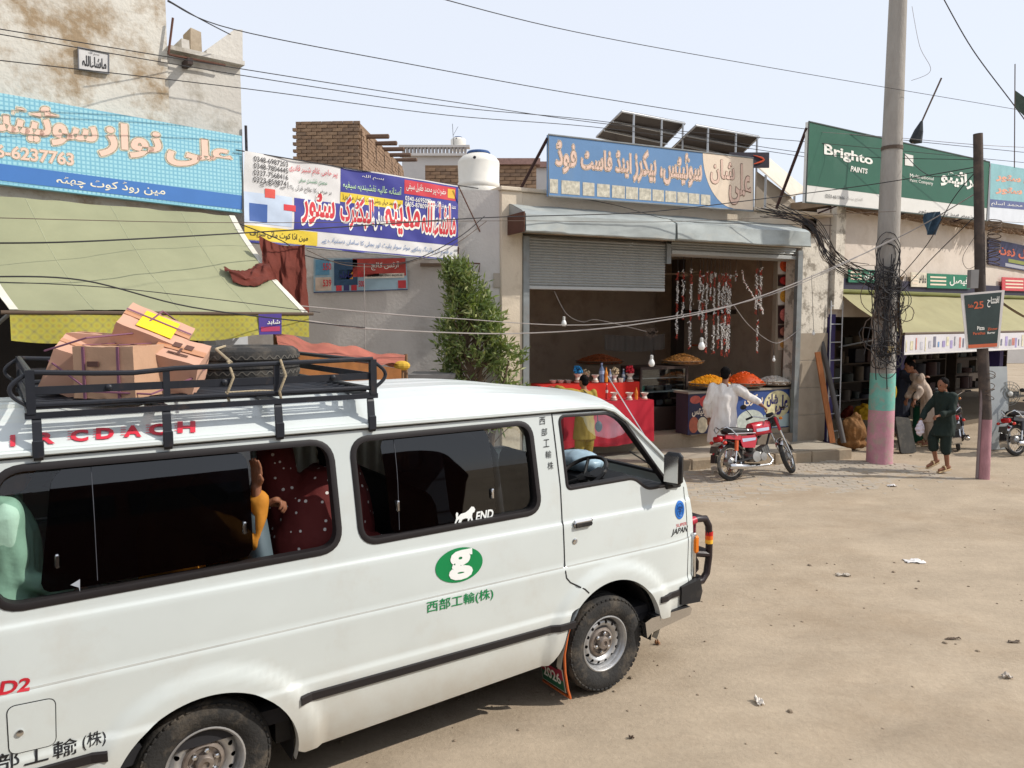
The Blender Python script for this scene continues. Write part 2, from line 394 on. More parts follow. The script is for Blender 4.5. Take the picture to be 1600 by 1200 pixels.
spots2 = sorted(spots, key=lambda q: -((q[1] - gz(q[0].x, q[0].y) > .004) * 10 - abs(q[0].y - 11.8)))
pv = T('paving', 'worn brick paving strip dusted with sand below the kerb', None, PF, (0, 0, 0), kind='structure')
rest = MB()
for k, (p, z) in enumerate(spots2):
    l = PF.loc(p); rot = (rnd.uniform(-.02, .02), rnd.uniform(-.02, .02), rnd.uniform(-.03, .03))
    if k < 300: pv.inst('paving_brick', pm[k % 3], (l.x, l.y, z), rot=rot)
    else: rest.cbox((l.x, l.y, z - .025), (.214, .106, .05), Matrix.Rotation(rot[2], 4, 'Z'), .007)
pv.part('paving_bricks', rest, M_PAVE[0], kind='stuff')
# pebbles and litter
pb = MB()
for k in range(480):
    x = rnd.uniform(-2, 12); y = rnd.uniform(3.2, 14.5) if rnd.random() < .5 else rnd.uniform(3.2, 8)
    r_ = rnd.uniform(.004, .012) if rnd.random() < .94 else rnd.uniform(.012, .024); z = gz(x, y)
    pb.ball((x, y, z + r_ * .2), (r_ * rnd.uniform(.8, 1.5), r_ * rnd.uniform(.8, 1.3), r_ * .7), 6, 4, Matrix.Rotation(rnd.uniform(0, 6), 4, 'Z'))
one('pebbles', 'small pebbles and clods scattered over the dusty road', None, pb, mat('pebble', (150, 134, 114), rough=.95, var=.35, scale=2.5), kind='stuff', smooth=True)
def scrap(name, label, px, py, w_, h_, col, curl=.02, seed=0, cat='litter'):
    w_ *= .75; h_ *= .75
    p = gnd(px, py); z = gz(p.x, p.y); m_ = MB()
    def fn(u, v):
        a = Vector((u * 3 + seed, v * 3, seed)); e = .75 + .5 * noise.noise(Vector((math.atan2(v - .5, u - .5) * 1.3, seed, 0)))
        return (p.x + (u - .5) * w_ * e, p.y + (v - .5) * h_ * e, z + .006 + curl * abs(noise.noise(a)) * 1.6)
    m_.grid(8, 8, fn); me = one(name, label, cat, m_, mat('scrap_%d_%d_%d' % col, col, rough=.6, var=.1), o=(p.x, p.y, z), smooth=True)
    me.modifiers.new('t', 'SOLIDIFY').thickness = .002
scrap('paper_scrap', 'crumpled white paper scrap on the dirt at the lower middle right', 1186, 1097, .09, .13, (222, 214, 204), .04, 1)
scrap('plastic_wrapper', 'flat white plastic wrapper on the dirt far right of the van', 1428, 877, .34, .22, (216, 212, 208), .02, 2)
scrap('plastic_wrapper', 'grey torn wrapper half buried right of the bull bar', 1318, 897, .22, .12, (176, 166, 152), .03, 3)
scrap('plastic_bag', 'white plastic bag lying flat on the brick paving', 1394, 759, .22, .16, (220, 216, 214), .03, 4)
scrap('dry_leaf', 'curled brown leaf scrap beside the front wheel of the van', 1027, 1005, .07, .06, (146, 104, 70), .04, 5)
scrap('paper_scrap', 'small grey paper scrap near the right edge of the dirt', 1573, 1058, .10, .09, (190, 180, 168), .03, 6)
scrap('twig', 'dark bent twig scrap on the dirt at the right', 1490, 998, .20, .03, (96, 80, 66), .02, 7)
scrap('dry_leaf', 'dark leaf scrap on the dirt below the paper scrap', 986, 1152, .05, .04, (84, 66, 54), .03, 8)
scrap('cloth_scrap', 'dark strip of cloth on the dirt near the right edge', 1585, 1000, .16, .05, (104, 90, 76), .02, 9)
# ================================================================ buildings
def plaster(name, col, stain=(120, 108, 92), amt=.35, dsc=1.0, var=.10, bump=.25, sc=1.4, edge=None):
    return mat(name, col, rough=.92, var=var, scale=sc, bump=bump, bscale=22, dirt=stain, damt=amt, dscale=dsc, spec=.2, dedge=edge)
M_CREAM = plaster('cream_plaster', (206, 192, 172), (160, 142, 122), .40, 1.6, .1, .3, 1.4, (.54, .68))
M_GREYW = plaster('grey_cement_wall', (200, 195, 190), (160, 154, 148), .35, 1.1, .1, .25, 1.4, (.53, .66))
M_PEEL = plaster('peeling_lime', (210, 202, 188), (138, 130, 118), .55, 3.6, .16, .45, 1.4, (.5, .58))
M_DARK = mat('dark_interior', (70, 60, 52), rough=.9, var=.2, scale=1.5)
M_TAN = mat('tan_interior', (184, 164, 144), rough=.8, var=.12, scale=1.2, dirt=(110, 86, 66), damt=.3)
M_GALV = mat('galvanised_sheet', (164, 170, 168), rough=.5, metal=.35, var=.18, scale=2.4, dirt=(186, 182, 170), damt=.3, dscale=2.6, stretch=(1, 1, 2))
M_STEELP = mat('grey_steel_post', (128, 132, 132), rough=.55, metal=.3, var=.2, scale=5, dirt=(130, 96, 70), damt=.25, dscale=4)
M_SHUT = mat('shutter_steel', (172, 174, 172), rough=.5, metal=.3, var=.15, scale=3, dirt=(120, 112, 100), damt=.25, dscale=3)
M_BRICK = [mat('brick_%d' % i, c, rough=.93, var=.2, scale=7, bump=.3, bscale=30, dirt=(176, 150, 120), damt=.25, dscale=5) for i, c in enumerate(((142, 116, 94), (150, 124, 100), (130, 108, 90)))]
M_MORT = mat('mud_mortar', (128, 104, 82), rough=.95, var=.2, scale=4)
_bm = {}
def brick_wall(th, p0, ux, width, height, bw=.235, bh=.075, gap=.012, out=(0, -1, 0), lim=300, dep=.05):
    """a face of single bricks: p0 lower left corner (thing frame), ux direction along, out = outward normal"""
    ux = Vector(ux).normalized(); out = Vector(out); rot = math.atan2(ux.y, ux.x); n = 0; rest = MB()
    if (bw, bh) not in _bm:
        L_ = []
        for m_ in M_BRICK:
            me = jitter(MB().cbox((0, 0, 0), (bw - gap, dep, bh - gap), None, .004), .002, 20).mesh('brick', None); me.materials.append(m_); L_.append(me)
        _bm[(bw, bh)] = L_
    rows = int(height / bh); last = None
    for j in range(rows - 1, -1, -1):
        i = 0; x = -(bw / 2 if j % 2 else 0)
        while x < width - .02:
            a = max(0, x); b = min(width, x + bw); 
            if b - a > .05:
                c = Vector(p0) + ux * ((a + b) / 2) + Vector((0, 0, (j + .5) * bh)) + out * rnd.uniform(-.006, .010)
                if n < lim: th.inst('brick', rnd.choice(_bm[(bw, bh)]), c, rot=(0, 0, rot), scale=((b - a - gap) / (bw - gap), 1, 1))
                else: rest.cbox(c, (b - a - gap, dep, bh - gap), Matrix.Rotation(rot, 4, 'Z'))
                n += 1
            x += bw
    if rest.v: th.part('bricks', rest, M_BRICK[0], kind='stuff')

# ---------------------------------------------------------------- the sweet shop in the middle
_cb = gnd(1246, 689, KZ); CF = Fr(_cb.x, _cb.y, 64)
def cs(px, py, off=0): return CF.p(px, py, off)
sL0, sL1 = cs(783, 500)[0], cs(817, 500)[0]           # left pillar
sR0, sR1 = cs(1248, 560)[0], cs(1291, 560)[0]         # right pillar
zCan0, zCan1 = cs(820, 362, -.55)[1], cs(820, 328, -.55)[1]
zTop = cs(783, 296)[1]                                 # parapet
shop = T('sweet_shop_building', 'cream single-storey sweet shop with open roller-shutter front and tin canopies', 'shop', CF, (-2.8, 0, 0))
zF = .42                                               # raised shop floor
shop.part('pillar', jitter(MB().cbox(((sL0 + sL1) / 2, .2, zTop / 2 - .1), (sL1 - sL0, .4, zTop + .2), None, .015), .006, 3), M_CREAM)
pr = shop.part('pillar', jitter(MB().cbox(((sR0 + sR1) / 2, .2, 2.02), (sR1 - sR0, .4, 4.05), None, .012), .004, 3), M_PEEL)
zt0 = cs(1270, 689)[1]; zt1 = cs(1270, 520)[1]; th_ = (zt1 - zt0) / 4
M_TILE = mat('beige_wall_tile', (150, 138, 122), rough=.35, var=.10, scale=5, dirt=(120, 106, 90), damt=.25, dscale=4)
for k in range(4):
    shop.part('tile', MB().cbox(((sR0 + sR1) / 2 - .001, -.012, zt0 + th_ * (k + .5)), (sR1 - sR0 - .006, .02, th_ - .008), None, .003), M_TILE, pr)
zL = cs(820, 340)[1]
shop.part('fascia', jitter(MB().box((sL1, .02, zCan0 + .06), (sR0, .32, zTop - .02)), .006, 2), M_CREAM)
shop.part('parapet_cap', MB().cbox(((sL0 + sR1) / 2, .17, zTop + .02), (sR1 - sL0 + .04, .42, .06), None, .01), M_CREAM)
shop.part('roof_slab', MB().box((sL0 + .02, .33, zTop - .55), (sR1, 6.2, zTop - .35)), M_CREAM)
shop.part('back_wall', MB().box((sL0, 5.2, 0), (sR1, 5.4, zTop - .3)), M_TAN)
shop.part('side_wall', MB().box((sL0, .4, 0), (sL0 + .22, 5.3, zTop - .3)), M_GREYW)
shop.part('side_wall', MB().box((sR1 - .24, .4, 0), (sR1, 5.3, zTop - .3)), M_TAN)
shop.part('inner_wall', MB().box((cs(1180, 600, 3)[0], 3.4, zF), (sR1 - .2, 3.5, zTop - .6)), M_TAN)
fl_ = shop.part('shop_floor', MB().prism([(sL1 - .2, .75), (sR0 + .1, .10), (sR0 + .1, 5.3), (sL1 - .2, 5.3)], -.1, zF, 'z'), M_KERB)
shop.part('door_sill', MB().box((cs(1185, 600)[0], -.02, KZ - .05), (sR0, .12, KZ + .17)), mat('tile_plinth', (120, 108, 94), rough=.6, var=.1))
# tin hoods
def hood(x0, x1, seed):
    m_ = MB(); n = 26
    prof = [(.02, zCan1 + .16), (-.10, zCan1 + .13), (-.42, zCan1 + .02), (-.56, zCan1 - .05), (-.575, zCan0 + .02), (-.56, zCan0), (-.545, zCan0 + .03), (-.05, zCan0 + .06)]
    def fn(u, v):
        k = v * (len(prof) - 1); i = min(int(k), len(prof) - 2); t = k - i; y = prof[i][0] + (prof[i + 1][0] - prof[i][0]) * t; z = prof[i][1] + (prof[i + 1][1] - prof[i][1]) * t
        x = x0 + (x1 - x0) * u; d = noise.noise(Vector((x * 1.6 + seed, y * 3, z * 3))) * .022 + noise.noise(Vector((x * 5 + seed, y * 5, z * 4))) * .008
        return (x, y - d, z + d * .8)
    m_.grid(n, 21, fn)
    for x in (x0, x1): m_.add([(x, y, z) for y, z in prof], [tuple(range(len(prof)))])
    return m_
xm = cs(1056, 370, -.55)[0]; xl = cs(821, 350, -.55)[0]; xr = cs(1266, 370, -.55)[0]
h1 = shop.part('tin_hood', hood(xl, xm - .015, 1), M_GALV, smooth=True, ang=30); shop.part('tin_hood', hood(xm + .015, xr, 5), M_GALV, smooth=True, ang=30)
shop.part('hood_bracket', MB().box((xl - .03, -.56, zCan0), (xl - .012, 0, zCan1 - .02)), mat('rusty_steel', (96, 62, 48), rough=.8, var=.3, dirt=(60, 44, 38), damt=.4))
shop.part('steel_post', MB().box((sL1 - .005, -.03, .1), (sL1 + .10, .05, zCan0)), M_STEELP)
shop.part('steel_post', MB().box((sR0 - .12, -.03, .1), (sR0 + .002, .05, zCan0)), M_STEELP)
xs_ = cs(1044, 420)[0]
shop.part('steel_post', MB().box((xs_ - .03, .0, cs(1044, 412)[1]), (xs_ + .06, .06, zCan0)), M_STEELP)
# roller shutters: left one half down
zS = cs(900, 453)[1]; x0 = sL1 + .08; x1 = xs_ - .03; n_sl = 17; hs = (zCan0 + .0 - zS - .06) / n_sl
sh = shop.part('shutter', MB().cbox(((x0 + x1) / 2, .06, zS + .03), (x1 - x0, .05, .06), None, .008), M_SHUT)
slm = MB(); slm.prism([(0, 0), (-.012, .012), (-.020, hs * .45), (-.012, hs - .014), (0, hs), (.006, hs), (.006, 0)], -(x1 - x0) / 2, (x1 - x0) / 2, 'x')
sme = slm.mesh('slat', None, True, 50); sme.materials.append(M_SHUT)
for k in range(n_sl): shop.inst('slat', sme, ((x0 + x1) / 2, .06 + rnd.uniform(-.002, .002), zS + .062 + hs * k), sh)
for a_, b_ in ((x0, x1), (xs_ + .07, sR0 - .13)): shop.part('shutter_box', MB().tube([(a_, .24, zCan0 - .06), (b_, .24, zCan0 - .06)], .13, 12), M_SHUT, smooth=True)
sh2 = shop.part('shutter', MB().cbox(((xs_ + sR0) / 2, .06, cs(1150, 398)[1]), (sR0 - xs_ - .2, .05, .07), None, .008), M_SHUT)
slm2 = slm.moved(Matrix.Diagonal(((sR0 - xs_ - .2) / (x1 - x0), 1, 1, 1))).mesh('slat', None, True, 50); slm2.materials.append(M_SHUT)
for k in range(3): shop.inst('slat', slm2, ((xs_ + sR0) / 2, .06, cs(1150, 396)[1] + .03 + hs * k), sh2)
# menu pictures up the right-hand jamb
def jam(px, py): return cs(px, py, .45)
food = [((402, 428), [((228, 96, 50), 'food_orange')]), ((430, 447), [((196, 60, 56), 'food_red')]), ((450, 476), [((222, 160, 60), 'food_gold')]), ((478, 506), [((214, 120, 110), 'food_pink')]), ((508, 528), [((178, 110, 92), 'food_cake')]), ((530, 547), [((206, 150, 80), 'food_roll')])]
shop.part('inner_jamb', MB().box((jam(1213, 500)[0], .46, zF), (sR0 + .02, .56, zCan0 + .1)), M_TILE)
for (y0, y1), fc in food:
    q = fquad(CF, [(1216, y0), (1238, y0), (1238, y1), (1216, y1)], .45)
    pp = shop.part('menu_board', slab(q, .012), mat('menu_ground_%d' % (y0 % 3), ((222, 214, 204), (60, 36, 34), (196, 176, 156))[y0 % 3], rough=.5))
    qc = sub_quad(q, .1, .12, .9, .88, .004); ov = MB(); cN = (qc[0] + qc[2]) / 2
    ov.add([cN + (qc[1] - qc[0]) * .5 * math.cos(a) + (qc[3] - qc[0]) * .5 * math.sin(a) for a in [2 * math.pi * k / 18 for k in range(18)]], [tuple(range(18))])
    shop.part('dish_print', ov, mat(fc[0][1], fc[0][0], rough=.5, var=.45, scale=25), pp)

# shop sign
sg = T('shop_sign', 'blue sign with cream Urdu lettering above the sweet shop canopy', 'sign', CF, cs(1000, 310, -.25)[:1] + (-.25, zTop))
SQ = fquad(CF, [(857, 210), (1177, 247), (1177, 330), (857, 306)], -.25)
M_SBLUE = mat('sign_blue', (96, 134, 176), rough=.5, var=.10, scale=1.5, dirt=(120, 140, 160), damt=.2)
M_SCREAM = mat('sign_cream', (224, 206, 184), rough=.55, var=.06); M_SPINK = mat('sign_pinkish', (222, 190, 172), rough=.55, var=.08)
bd = sg.part('board', slab(SQ, .06), M_SBLUE)
def frame_of(q, r=.014):
    m_ = MB(); m_.tube(q, r, 6, closed=True); return m_
sg.part('frame', frame_of(SQ), M_STEELP, bd)
def words(th, par, Q, body, box, m_in, m_out=None, bold=.02, out=.035, lift=.003, name='lettering', shear=0):
    """box = (u0, v0, u1, v1) fractions of the board"""
    if m_out: th.part('letter_outline', text_on(body, sub_quad(Q, *box, lift), bold, shear, outline=out), m_out, par)
    return th.part(name, text_on(body, sub_quad(Q, *box, lift + .0025), bold, shear), m_in, par)
words(sg, bd, SQ, 'سوئیٹس، بیکرز', (.38, .36, .72, .93), M_SPINK, M_SCREAM, .025, .05)
words(sg, bd, SQ, 'اینڈ فاسٹ', (.14, .42, .37, .86), M_SPINK, M_SCREAM, .025, .05); words(sg, bd, SQ, 'فوڈ', (.03, .40, .12, .92), M_SPINK, M_SCREAM, .025, .05)
cc = MB(); QR = sub_quad(SQ, .72, .02, .998, .985, .003); n = 24
arc = [(1, 0), (1, 1), (.02, 1)] + [(.02 - .02 * 0 + .62 * (1 - math.cos(t * 1.35)) * 1.0, 1 - math.sin(t * 1.35) * 1.0) for t in [k / 20 for k in range(1, 21)]] + [(.62, .0)]
cc.add([sub_quad(QR, u, v, 1, 1)[0] for u, v in arc], [tuple(range(len(arc)))]); sg.part('round_panel', cc, M_SCREAM, bd)
M_BROWNL = mat('sign_brown', (150, 116, 98), rough=.55)
words(sg, bd, SQ, 'شان', (.765, .45, .895, .90), M_SPINK, M_BROWNL, .02, .02, .008); words(sg, bd, SQ, 'علی', (.865, .10, .985, .86), M_SPINK, M_BROWNL, .02, .02, .009)
M_PIC = mat('faded_food_print', (196, 190, 172), rough=.6, var=.4, scale=14)
for k, (u0, u1) in enumerate(((.005, .04), (.055, .135), (.148, .20), (.212, .27), (.28, .34), (.345, .402), (.408, .465), (.472, .528), (.535, .59), (.595, .648), (.652, .708), (.715, .765))):
    cA = .26 - k * .004; sg.part('food_picture', qmesh(sub_quad(SQ, u0, .05, u1, cA + .02, .004)), M_PIC, bd)
sg.part('strut', MB().tube([(SQ[3] + Vector((0, .03, -.05))), Vector((cs(832, 298)[0], .5, zTop + .05))], .025, 6), mat('rusty_angle', (62, 40, 38), rough=.8))
for u in (.25, .6, .9): p = sub_quad(SQ, u, 0, 1, 1)[0]; sg.part('bracket', MB().tube([p + Vector((0, .03, .05)), (p.x, .12, zTop - .03)], .015, 5), M_STEELP)
# roof of the shop: water tank, solar panels
M_TANK = mat('white_plastic_tank', (226, 222, 212), rough=.5, var=.05, dirt=(170, 160, 148), damt=.15)
tk = atY(748, 296, 13.1); tr_ = 32 * 13.1 / 1200
def tank(name, label, p, r_, h):
    t = T(name, label, 'water tank', W0, p); M0 = Matrix.Translation(p)
    pr_ = [(.0, 0), (r_ * .98, 0), (r_, .03)]; nb = 5
    for k in range(2): z = .05 + (h * .74 - .05) * k / nb; dz = (h * .74 - .05) / nb; pr_ += [(r_, z), (r_, z + dz * .7), (r_ * .965, z + dz * .85)]
    pr_ += [(r_, h * .75), (r_ * .98, h * .80), (r_ * .80, h * .90), (r_ * .52, h * .965), (r_ * .5, h), (.0, h)]
    t.part('body', MB().lathe(pr_, 40, M0, caps=False), M_TANK, smooth=True, ang=50)
    t.part('lid', MB().lathe([(r_ * .56, h * .965), (r_ * .56, h * 1.0), (r_ * .50, h * 1.03), (0, h * 1.04)], 24, M0, caps=False), mat('tank_lid', (46, 78, 128), rough=.5))
    t.part('inlet', MB().ball(p + Vector((-.05, -r_ * .95, h * .80)), (.028, .02, .028), 8, 6), mat('tank_fitting', (40, 40, 44)))
    return t
tank('water_tank', 'large white plastic water tank with a blue lid on the sweet shop roof', tk + Vector((0, 0, -.12)), tr_, .72)
M_SOLU = mat('solar_underside', (52, 46, 46), rough=.6, var=.2, scale=3); M_ALU = mat('aluminium', (178, 180, 182), rough=.4, metal=.6)
def solar(label, hi, lo, seed):
    """hi: two photo points of the near high edge, lo: two of the far low edge"""
    Yh, Yl = 15.2, 16.6
    a, b = atY(*hi[0], Yh), atY(*hi[1], Yh + .75); c, d = atY(*lo[1], Yl + .75), atY(*lo[0], Yl)
    t = T('solar_panel', label, 'solar panel', W0, (a + c) / 2 - Vector((0, 0, .8)), group='solar panels on the sweet shop roof')
    q = [d, c, b, a]; n = (b - a).cross(d - a).normalized(); n = n if n.z < 0 else -n
    t.part('panel', MB().add([*q, *[p - n * .03 for p in q]], [(0, 1, 2, 3), (7, 6, 5, 4), (0, 4, 5, 1), (1, 5, 6, 2), (2, 6, 7, 3), (3, 7, 4, 0)]), M_SOLU)
    t.part('edge_frame', MB().tube(q, .022, 6, closed=True), M_ALU)
    for k in (.33, .67):
        t.part('seam_gap', MB().add([a.lerp(b, 0.06).lerp(d.lerp(c, .06), k) + n * .006, a.lerp(b, .94).lerp(d.lerp(c, .94), k) + n * .006, a.lerp(b, .94).lerp(d.lerp(c, .94), k + .025) + n * .006, a.lerp(b, .06).lerp(d.lerp(c, .06), k + .025) + n * .006], [(0, 1, 2, 3)]), mat('cell_gap', (190, 196, 205), rough=.5))
        t.part('purlin', MB().tube([a.lerp(d, k) + n * .03, b.lerp(c, k) + n * .03], .018, 6), M_ALU)
    for (p, zz) in ((a.lerp(b, .18), 1.3), (a.lerp(b, .62), 1.3), (d.lerp(c, .3), .9), (a.lerp(b, .97), 1.3)): t.part('post', MB().tube([p, p - Vector((0, 0, zz))], .022, 6), M_ALU)
solar('left dark solar panel tilted on posts above the shop sign', ((972, 174), (1070, 193)), ((932, 214), (1030, 236)), 1)
solar('right dark solar panel tilted on posts above the shop sign', ((1088, 196), (1186, 214)), ((1046, 236), (1140, 258)), 2)
pl = T('solar_panel', 'pale-backed solar panel leaning right of the shop sign', 'solar panel', W0, atY(1215, 330, 16.0), group='solar panels on the sweet shop roof')
q = [atY(1183, 262, 15.4), atY(1203, 250, 16.2), atY(1262, 300, 16.6), atY(1236, 308, 15.8)]
pl.part('panel', MB().add([*q, *[p + Vector((0, 0, .035)) for p in q]], [(0, 1, 2, 3), (7, 6, 5, 4), (0, 4, 5, 1), (1, 5, 6, 2), (2, 6, 7, 3), (3, 7, 4, 0)]), mat('panel_back', (206, 196, 180), rough=.6))
for p in (q[0].lerp(q[3], .25), q[1].lerp(q[2], .5), q[3].lerp(q[2], .2)): pl.part('post', MB().tube([p, Vector((p.x, p.y, p.z - .9))], .025, 6), M_ALU)
pl.part('lower_panel', slab([atY(1180, 330, 15.6), atY(1262, 338, 16.0), atY(1236, 308, 15.9), atY(1183, 268, 15.5)], .04), mat('panel_back_grey', (168, 156, 140), rough=.7))
dk = T('menu_sign', 'small dark sign with an orange flame behind the shop sign', 'sign', W0, atY(1185, 300, 15.2))
q = [atY(1140, 262, 15.0), atY(1202, 262, 15.2), atY(1202, 238, 15.2), atY(1140, 238, 15.0)]
db = dk.part('board', slab(q, .03), mat('dark_sign', (44, 38, 48), rough=.5)); dk.part('flame', MB().tube([sub_quad(q, .55 + .3 * math.sin(k / 8 * 3), .2 + .6 * k / 8, 1, 1, .01)[0] for k in range(9)], [.004 + .02 * math.sin(k / 8 * 3.1) for k in range(9)], 6), mat('flame_orange', (206, 84, 50), rough=.5), db)

# ---------------------------------------------------------------- grey wall left of the shop, yard
WY = CF.w(sL0, 0, 0).y + .05
gw = T('cement_wall', 'plain grey cement wall with a small poster behind the bushy tree', 'wall', W0, (-2, WY, 0))
xA, xB = atY(380, 500, WY).x - 2.5, CF.w(sL0, 0, 0).x + .02; zW = atY(740, 297, WY).z
gw.part('wall', jitter(MB().grid(30, 24, lambda u, v: (xA + (xB - xA) * u, WY, -.1 + (zW + .1) * v)), .008, 2), M_GREYW, smooth=True, ang=180)
gw.part('wall_core', MB().box((xA, WY + .012, -.1), (xB, WY + .24, zW - .01)), M_GREYW)
gw.part('ledge', MB().cbox(((atY(655, 415, WY).x + atY(735, 415, WY).x) / 2, WY - .015, atY(700, 414, WY).z), (.75, .05, .05)), mat('ledge_brown', (112, 96, 84), rough=.9))  # narrow brown strip standing proud of the wall
gw.part('patch', MB().cbox((atY(777, 438, WY).x, WY - .012, atY(777, 438, WY).z), (.12, .02, .22)), plaster('patch', (170, 160, 148)))
gw.part('bracket', MB().tube([atY(716, 386, WY - .25), atY(716, 410, WY - .02), atY(750, 412, WY - .08), atY(748, 425, WY - .02)], .012, 5).tube([atY(716, 290, WY - .25), atY(750, 362, WY)], .010, 5), mat('rusty_steel', (96, 62, 48)))
# poster on that wall
po = T('wall_poster', 'faded printed mobile-offer poster on the grey wall under the banner', 'poster', W0, atY(563, 456, WY - .04))
PQ = [Vector(atY(x, y, WY - .04)) for x, y in ((490, 458), (637, 453), (635, 402), (490, 404))]
pb_ = po.part('sheet', slab(PQ, .006), mat('poster_lightblue', (150, 176, 190), rough=.6, var=.15, scale=3))
for (u0, v0, u1, v1, c) in ((.42, .44, .99, .98, (170, 66, 60)), (.22, .20, .47, .96, (44, 74, 104)), (.27, .38, .42, .66, (214, 150, 60)), (.55, .38, .97, .52, (222, 214, 202)), (.02, .06, .19, .45, (196, 176, 160)), (.02, .52, .17, .96, (90, 140, 170)), (.9, .06, .985, .3, (190, 60, 66)), (.0, .0, 1, .03, (60, 70, 110)), (.24, .04, .30, .2, (190, 56, 66)), (.32, .04, .38, .2, (58, 60, 110)), (.40, .04, .46, .2, (190, 56, 66))):
    po.part('print_block', qmesh(sub_quad(PQ, u0, v0, u1, v1, .003)), mat('pb_%d_%d_%d' % c, c, rough=.6, var=.2, scale=8), pb_)
M_NAVYL = mat('letter_navy', (44, 44, 110), rough=.5); M_REDB = mat('letter_red', (200, 52, 62), rough=.5); M_WHL = mat('letter_white', (232, 230, 222), rough=.5); M_KL = mat('letter_black', (40, 38, 40), rough=.5)
for s__, bx, m_ in (('550', (.10, .66, .19, .86), M_REDB), ('539', (.10, .18, .19, .38), M_REDB), ('061-6350103 | 0301-8630536', (.57, .41, .95, .49), M_KL), ('داخلہ', (.28, .42, .41, .62), M_NAVYL), ('آرٹس کالج', (.62, .62, .92, .88), M_WHL), ('10t', (.48, .42, .53, .60), M_REDB), ('500', (.48, .14, .54, .32), M_REDB)):
    po.part('lettering', text_on(s__, sub_quad(PQ, *bx, .007), .015), m_, pb_)

# ---------------------------------------------------------------- buildings behind
bb_ = T('brick_house', 'unplastered brown brick house with wooden roof beams sticking out', 'house', Fr(0, 0, 93), (0, 0, 0))
BF = bb_.fr; YB = 19.0
def bp(px, py): return BF.p(px, py, YB)
x0, zt = bp(462, 190); x1, _ = bp(563, 192); zb = bp(500, 300)[1]
bb_.obj.matrix_world = BF.M @ Matrix.Translation((x0, YB, 0)); bb_.o = Vector((x0, YB, 0))
bb_.part('wall', MB().box((x0 + .02, YB + .02, 0), (x1 - .02, YB + 5.4, zt - .05)), M_MORT)
brick_wall(bb_, (x0, YB, zb), (1, 0, 0), x1 - x0, zt - zb, out=(0, -1, 0), bw=.26, bh=.085)
for k in range(22):      # receding side: taller in front, courses of brick
    pass
brick_wall(bb_, (x1, YB + .05, zb), (0, 1, 0), 5.3, zt - zb - .1, bw=.26, bh=.085, out=(1, 0, 0), lim=0)
for k, (px, py) in enumerate(((592, 213), (598, 224), (612, 233), (617, 242), (623, 250))):
    y = YB + .55 + k * 1.0; z = BF.p(px, py, y)[1]
    bb_.part('roof_beam', jitter(MB().cbox((x1 + .22, y, z), (.75, .11, .10), None, .02), .01, 6, k), mat('old_timber', (112, 90, 76), rough=.95, var=.3, scale=10, stretch=(1, 8, 8)))
for k in range(6): bb_.part('corner_brick', MB().cbox((x0 - .02, YB, zt - .2 - k * .17), (.10, .1, .07)), M_BRICK[k % 3])
M_WHITEW = plaster('far_whitewash', (204, 200, 196), (170, 158, 146), .3, .7)
wh = T('far_house', 'distant whitewashed house with a patterned parapet behind the brick house', 'house', W0, (atY(680, 290, 30)))
a, b = atY(628, 236, 30), atY(730, 236, 30)
wh.part('wall', MB().box((a.x, 30, 0), (b.x, 35, a.z - .15)), M_WHITEW)
for k in range(18): wh.part('parapet_block', MB().cbox((a.x + (b.x - a.x) * (k + .5) / 18, 30, a.z + .0), ((b.x - a.x) / 18 * .62, .25, .22)), plaster('parapet_grey', (170, 164, 160)))
wh.part('parapet_rail', MB().box((a.x - .1, 29.85, a.z + .11), (b.x + .1, 30.2, a.z + .2)), M_WHITEW); wh.part('cornice', MB().box((a.x - .1, 29.85, a.z - .2), (b.x + .1, 30.2, a.z - .11)), M_WHITEW)
tp_ = atY(716, 235, 31); tank('water_tank', 'small distant white water tank on the far whitewashed house', tp_, .3, .5)
one('antenna', 'thin aerial rods beside the distant water tank', 'antenna', MB().tube([tp_ + Vector((-.15, -.3, 0)), tp_ + Vector((-.2, -.3, .95))], .012, 4).tube([tp_ + Vector((-.18, -.3, .5)), tp_ + Vector((.02, -.3, .85))], .008, 4), M_BLACK0 if 'M_BLACK0' in globals() else mat('aerial_black', (50, 48, 50)), o=tp_)
def far_brick(label, px0, px1, py0, py1, Y, cap):
    t = T('brick_wall', label, 'wall', W0, atY(px0, py1, Y)); a = atY(px0, py0, Y); b = atY(px1, py1, Y)
    t.part('core', MB().box((a.x, Y + .03, 0), (b.x, Y + .3, a.z)), M_MORT)
    brick_wall(t, (a.x, Y, b.z), (1, 0, 0), b.x - a.x, a.z - b.z, bw=.29, bh=.10)
    if cap: t.part('coping', MB().box((a.x - .1, Y - .12, a.z), (b.x + .1, Y + .35, a.z + .16)), mat('red_coping', (150, 120, 112), rough=.9, var=.25, scale=14))
far_brick('tan brick parapet wall between the white tank and the shop sign', 780, 838, 258, 300, 21, True)
far_brick('tan brick wall between the banner and the white tank', 664, 722, 258, 302, 22, False)
whp = T('far_house', 'pale whitewashed wall just left of the shop sign strut', 'house', W0, atY(850, 296, 23))
a, b = atY(836, 262, 23), atY(905, 300, 23); whp.part('wall', MB().box((a.x, 23, 0), (b.x, 27, a.z)), M_WHITEW); whp.part('coping', MB().box((a.x - .05, 22.9, a.z), (b.x, 23.3, a.z + .16)), MATS['red_coping'])

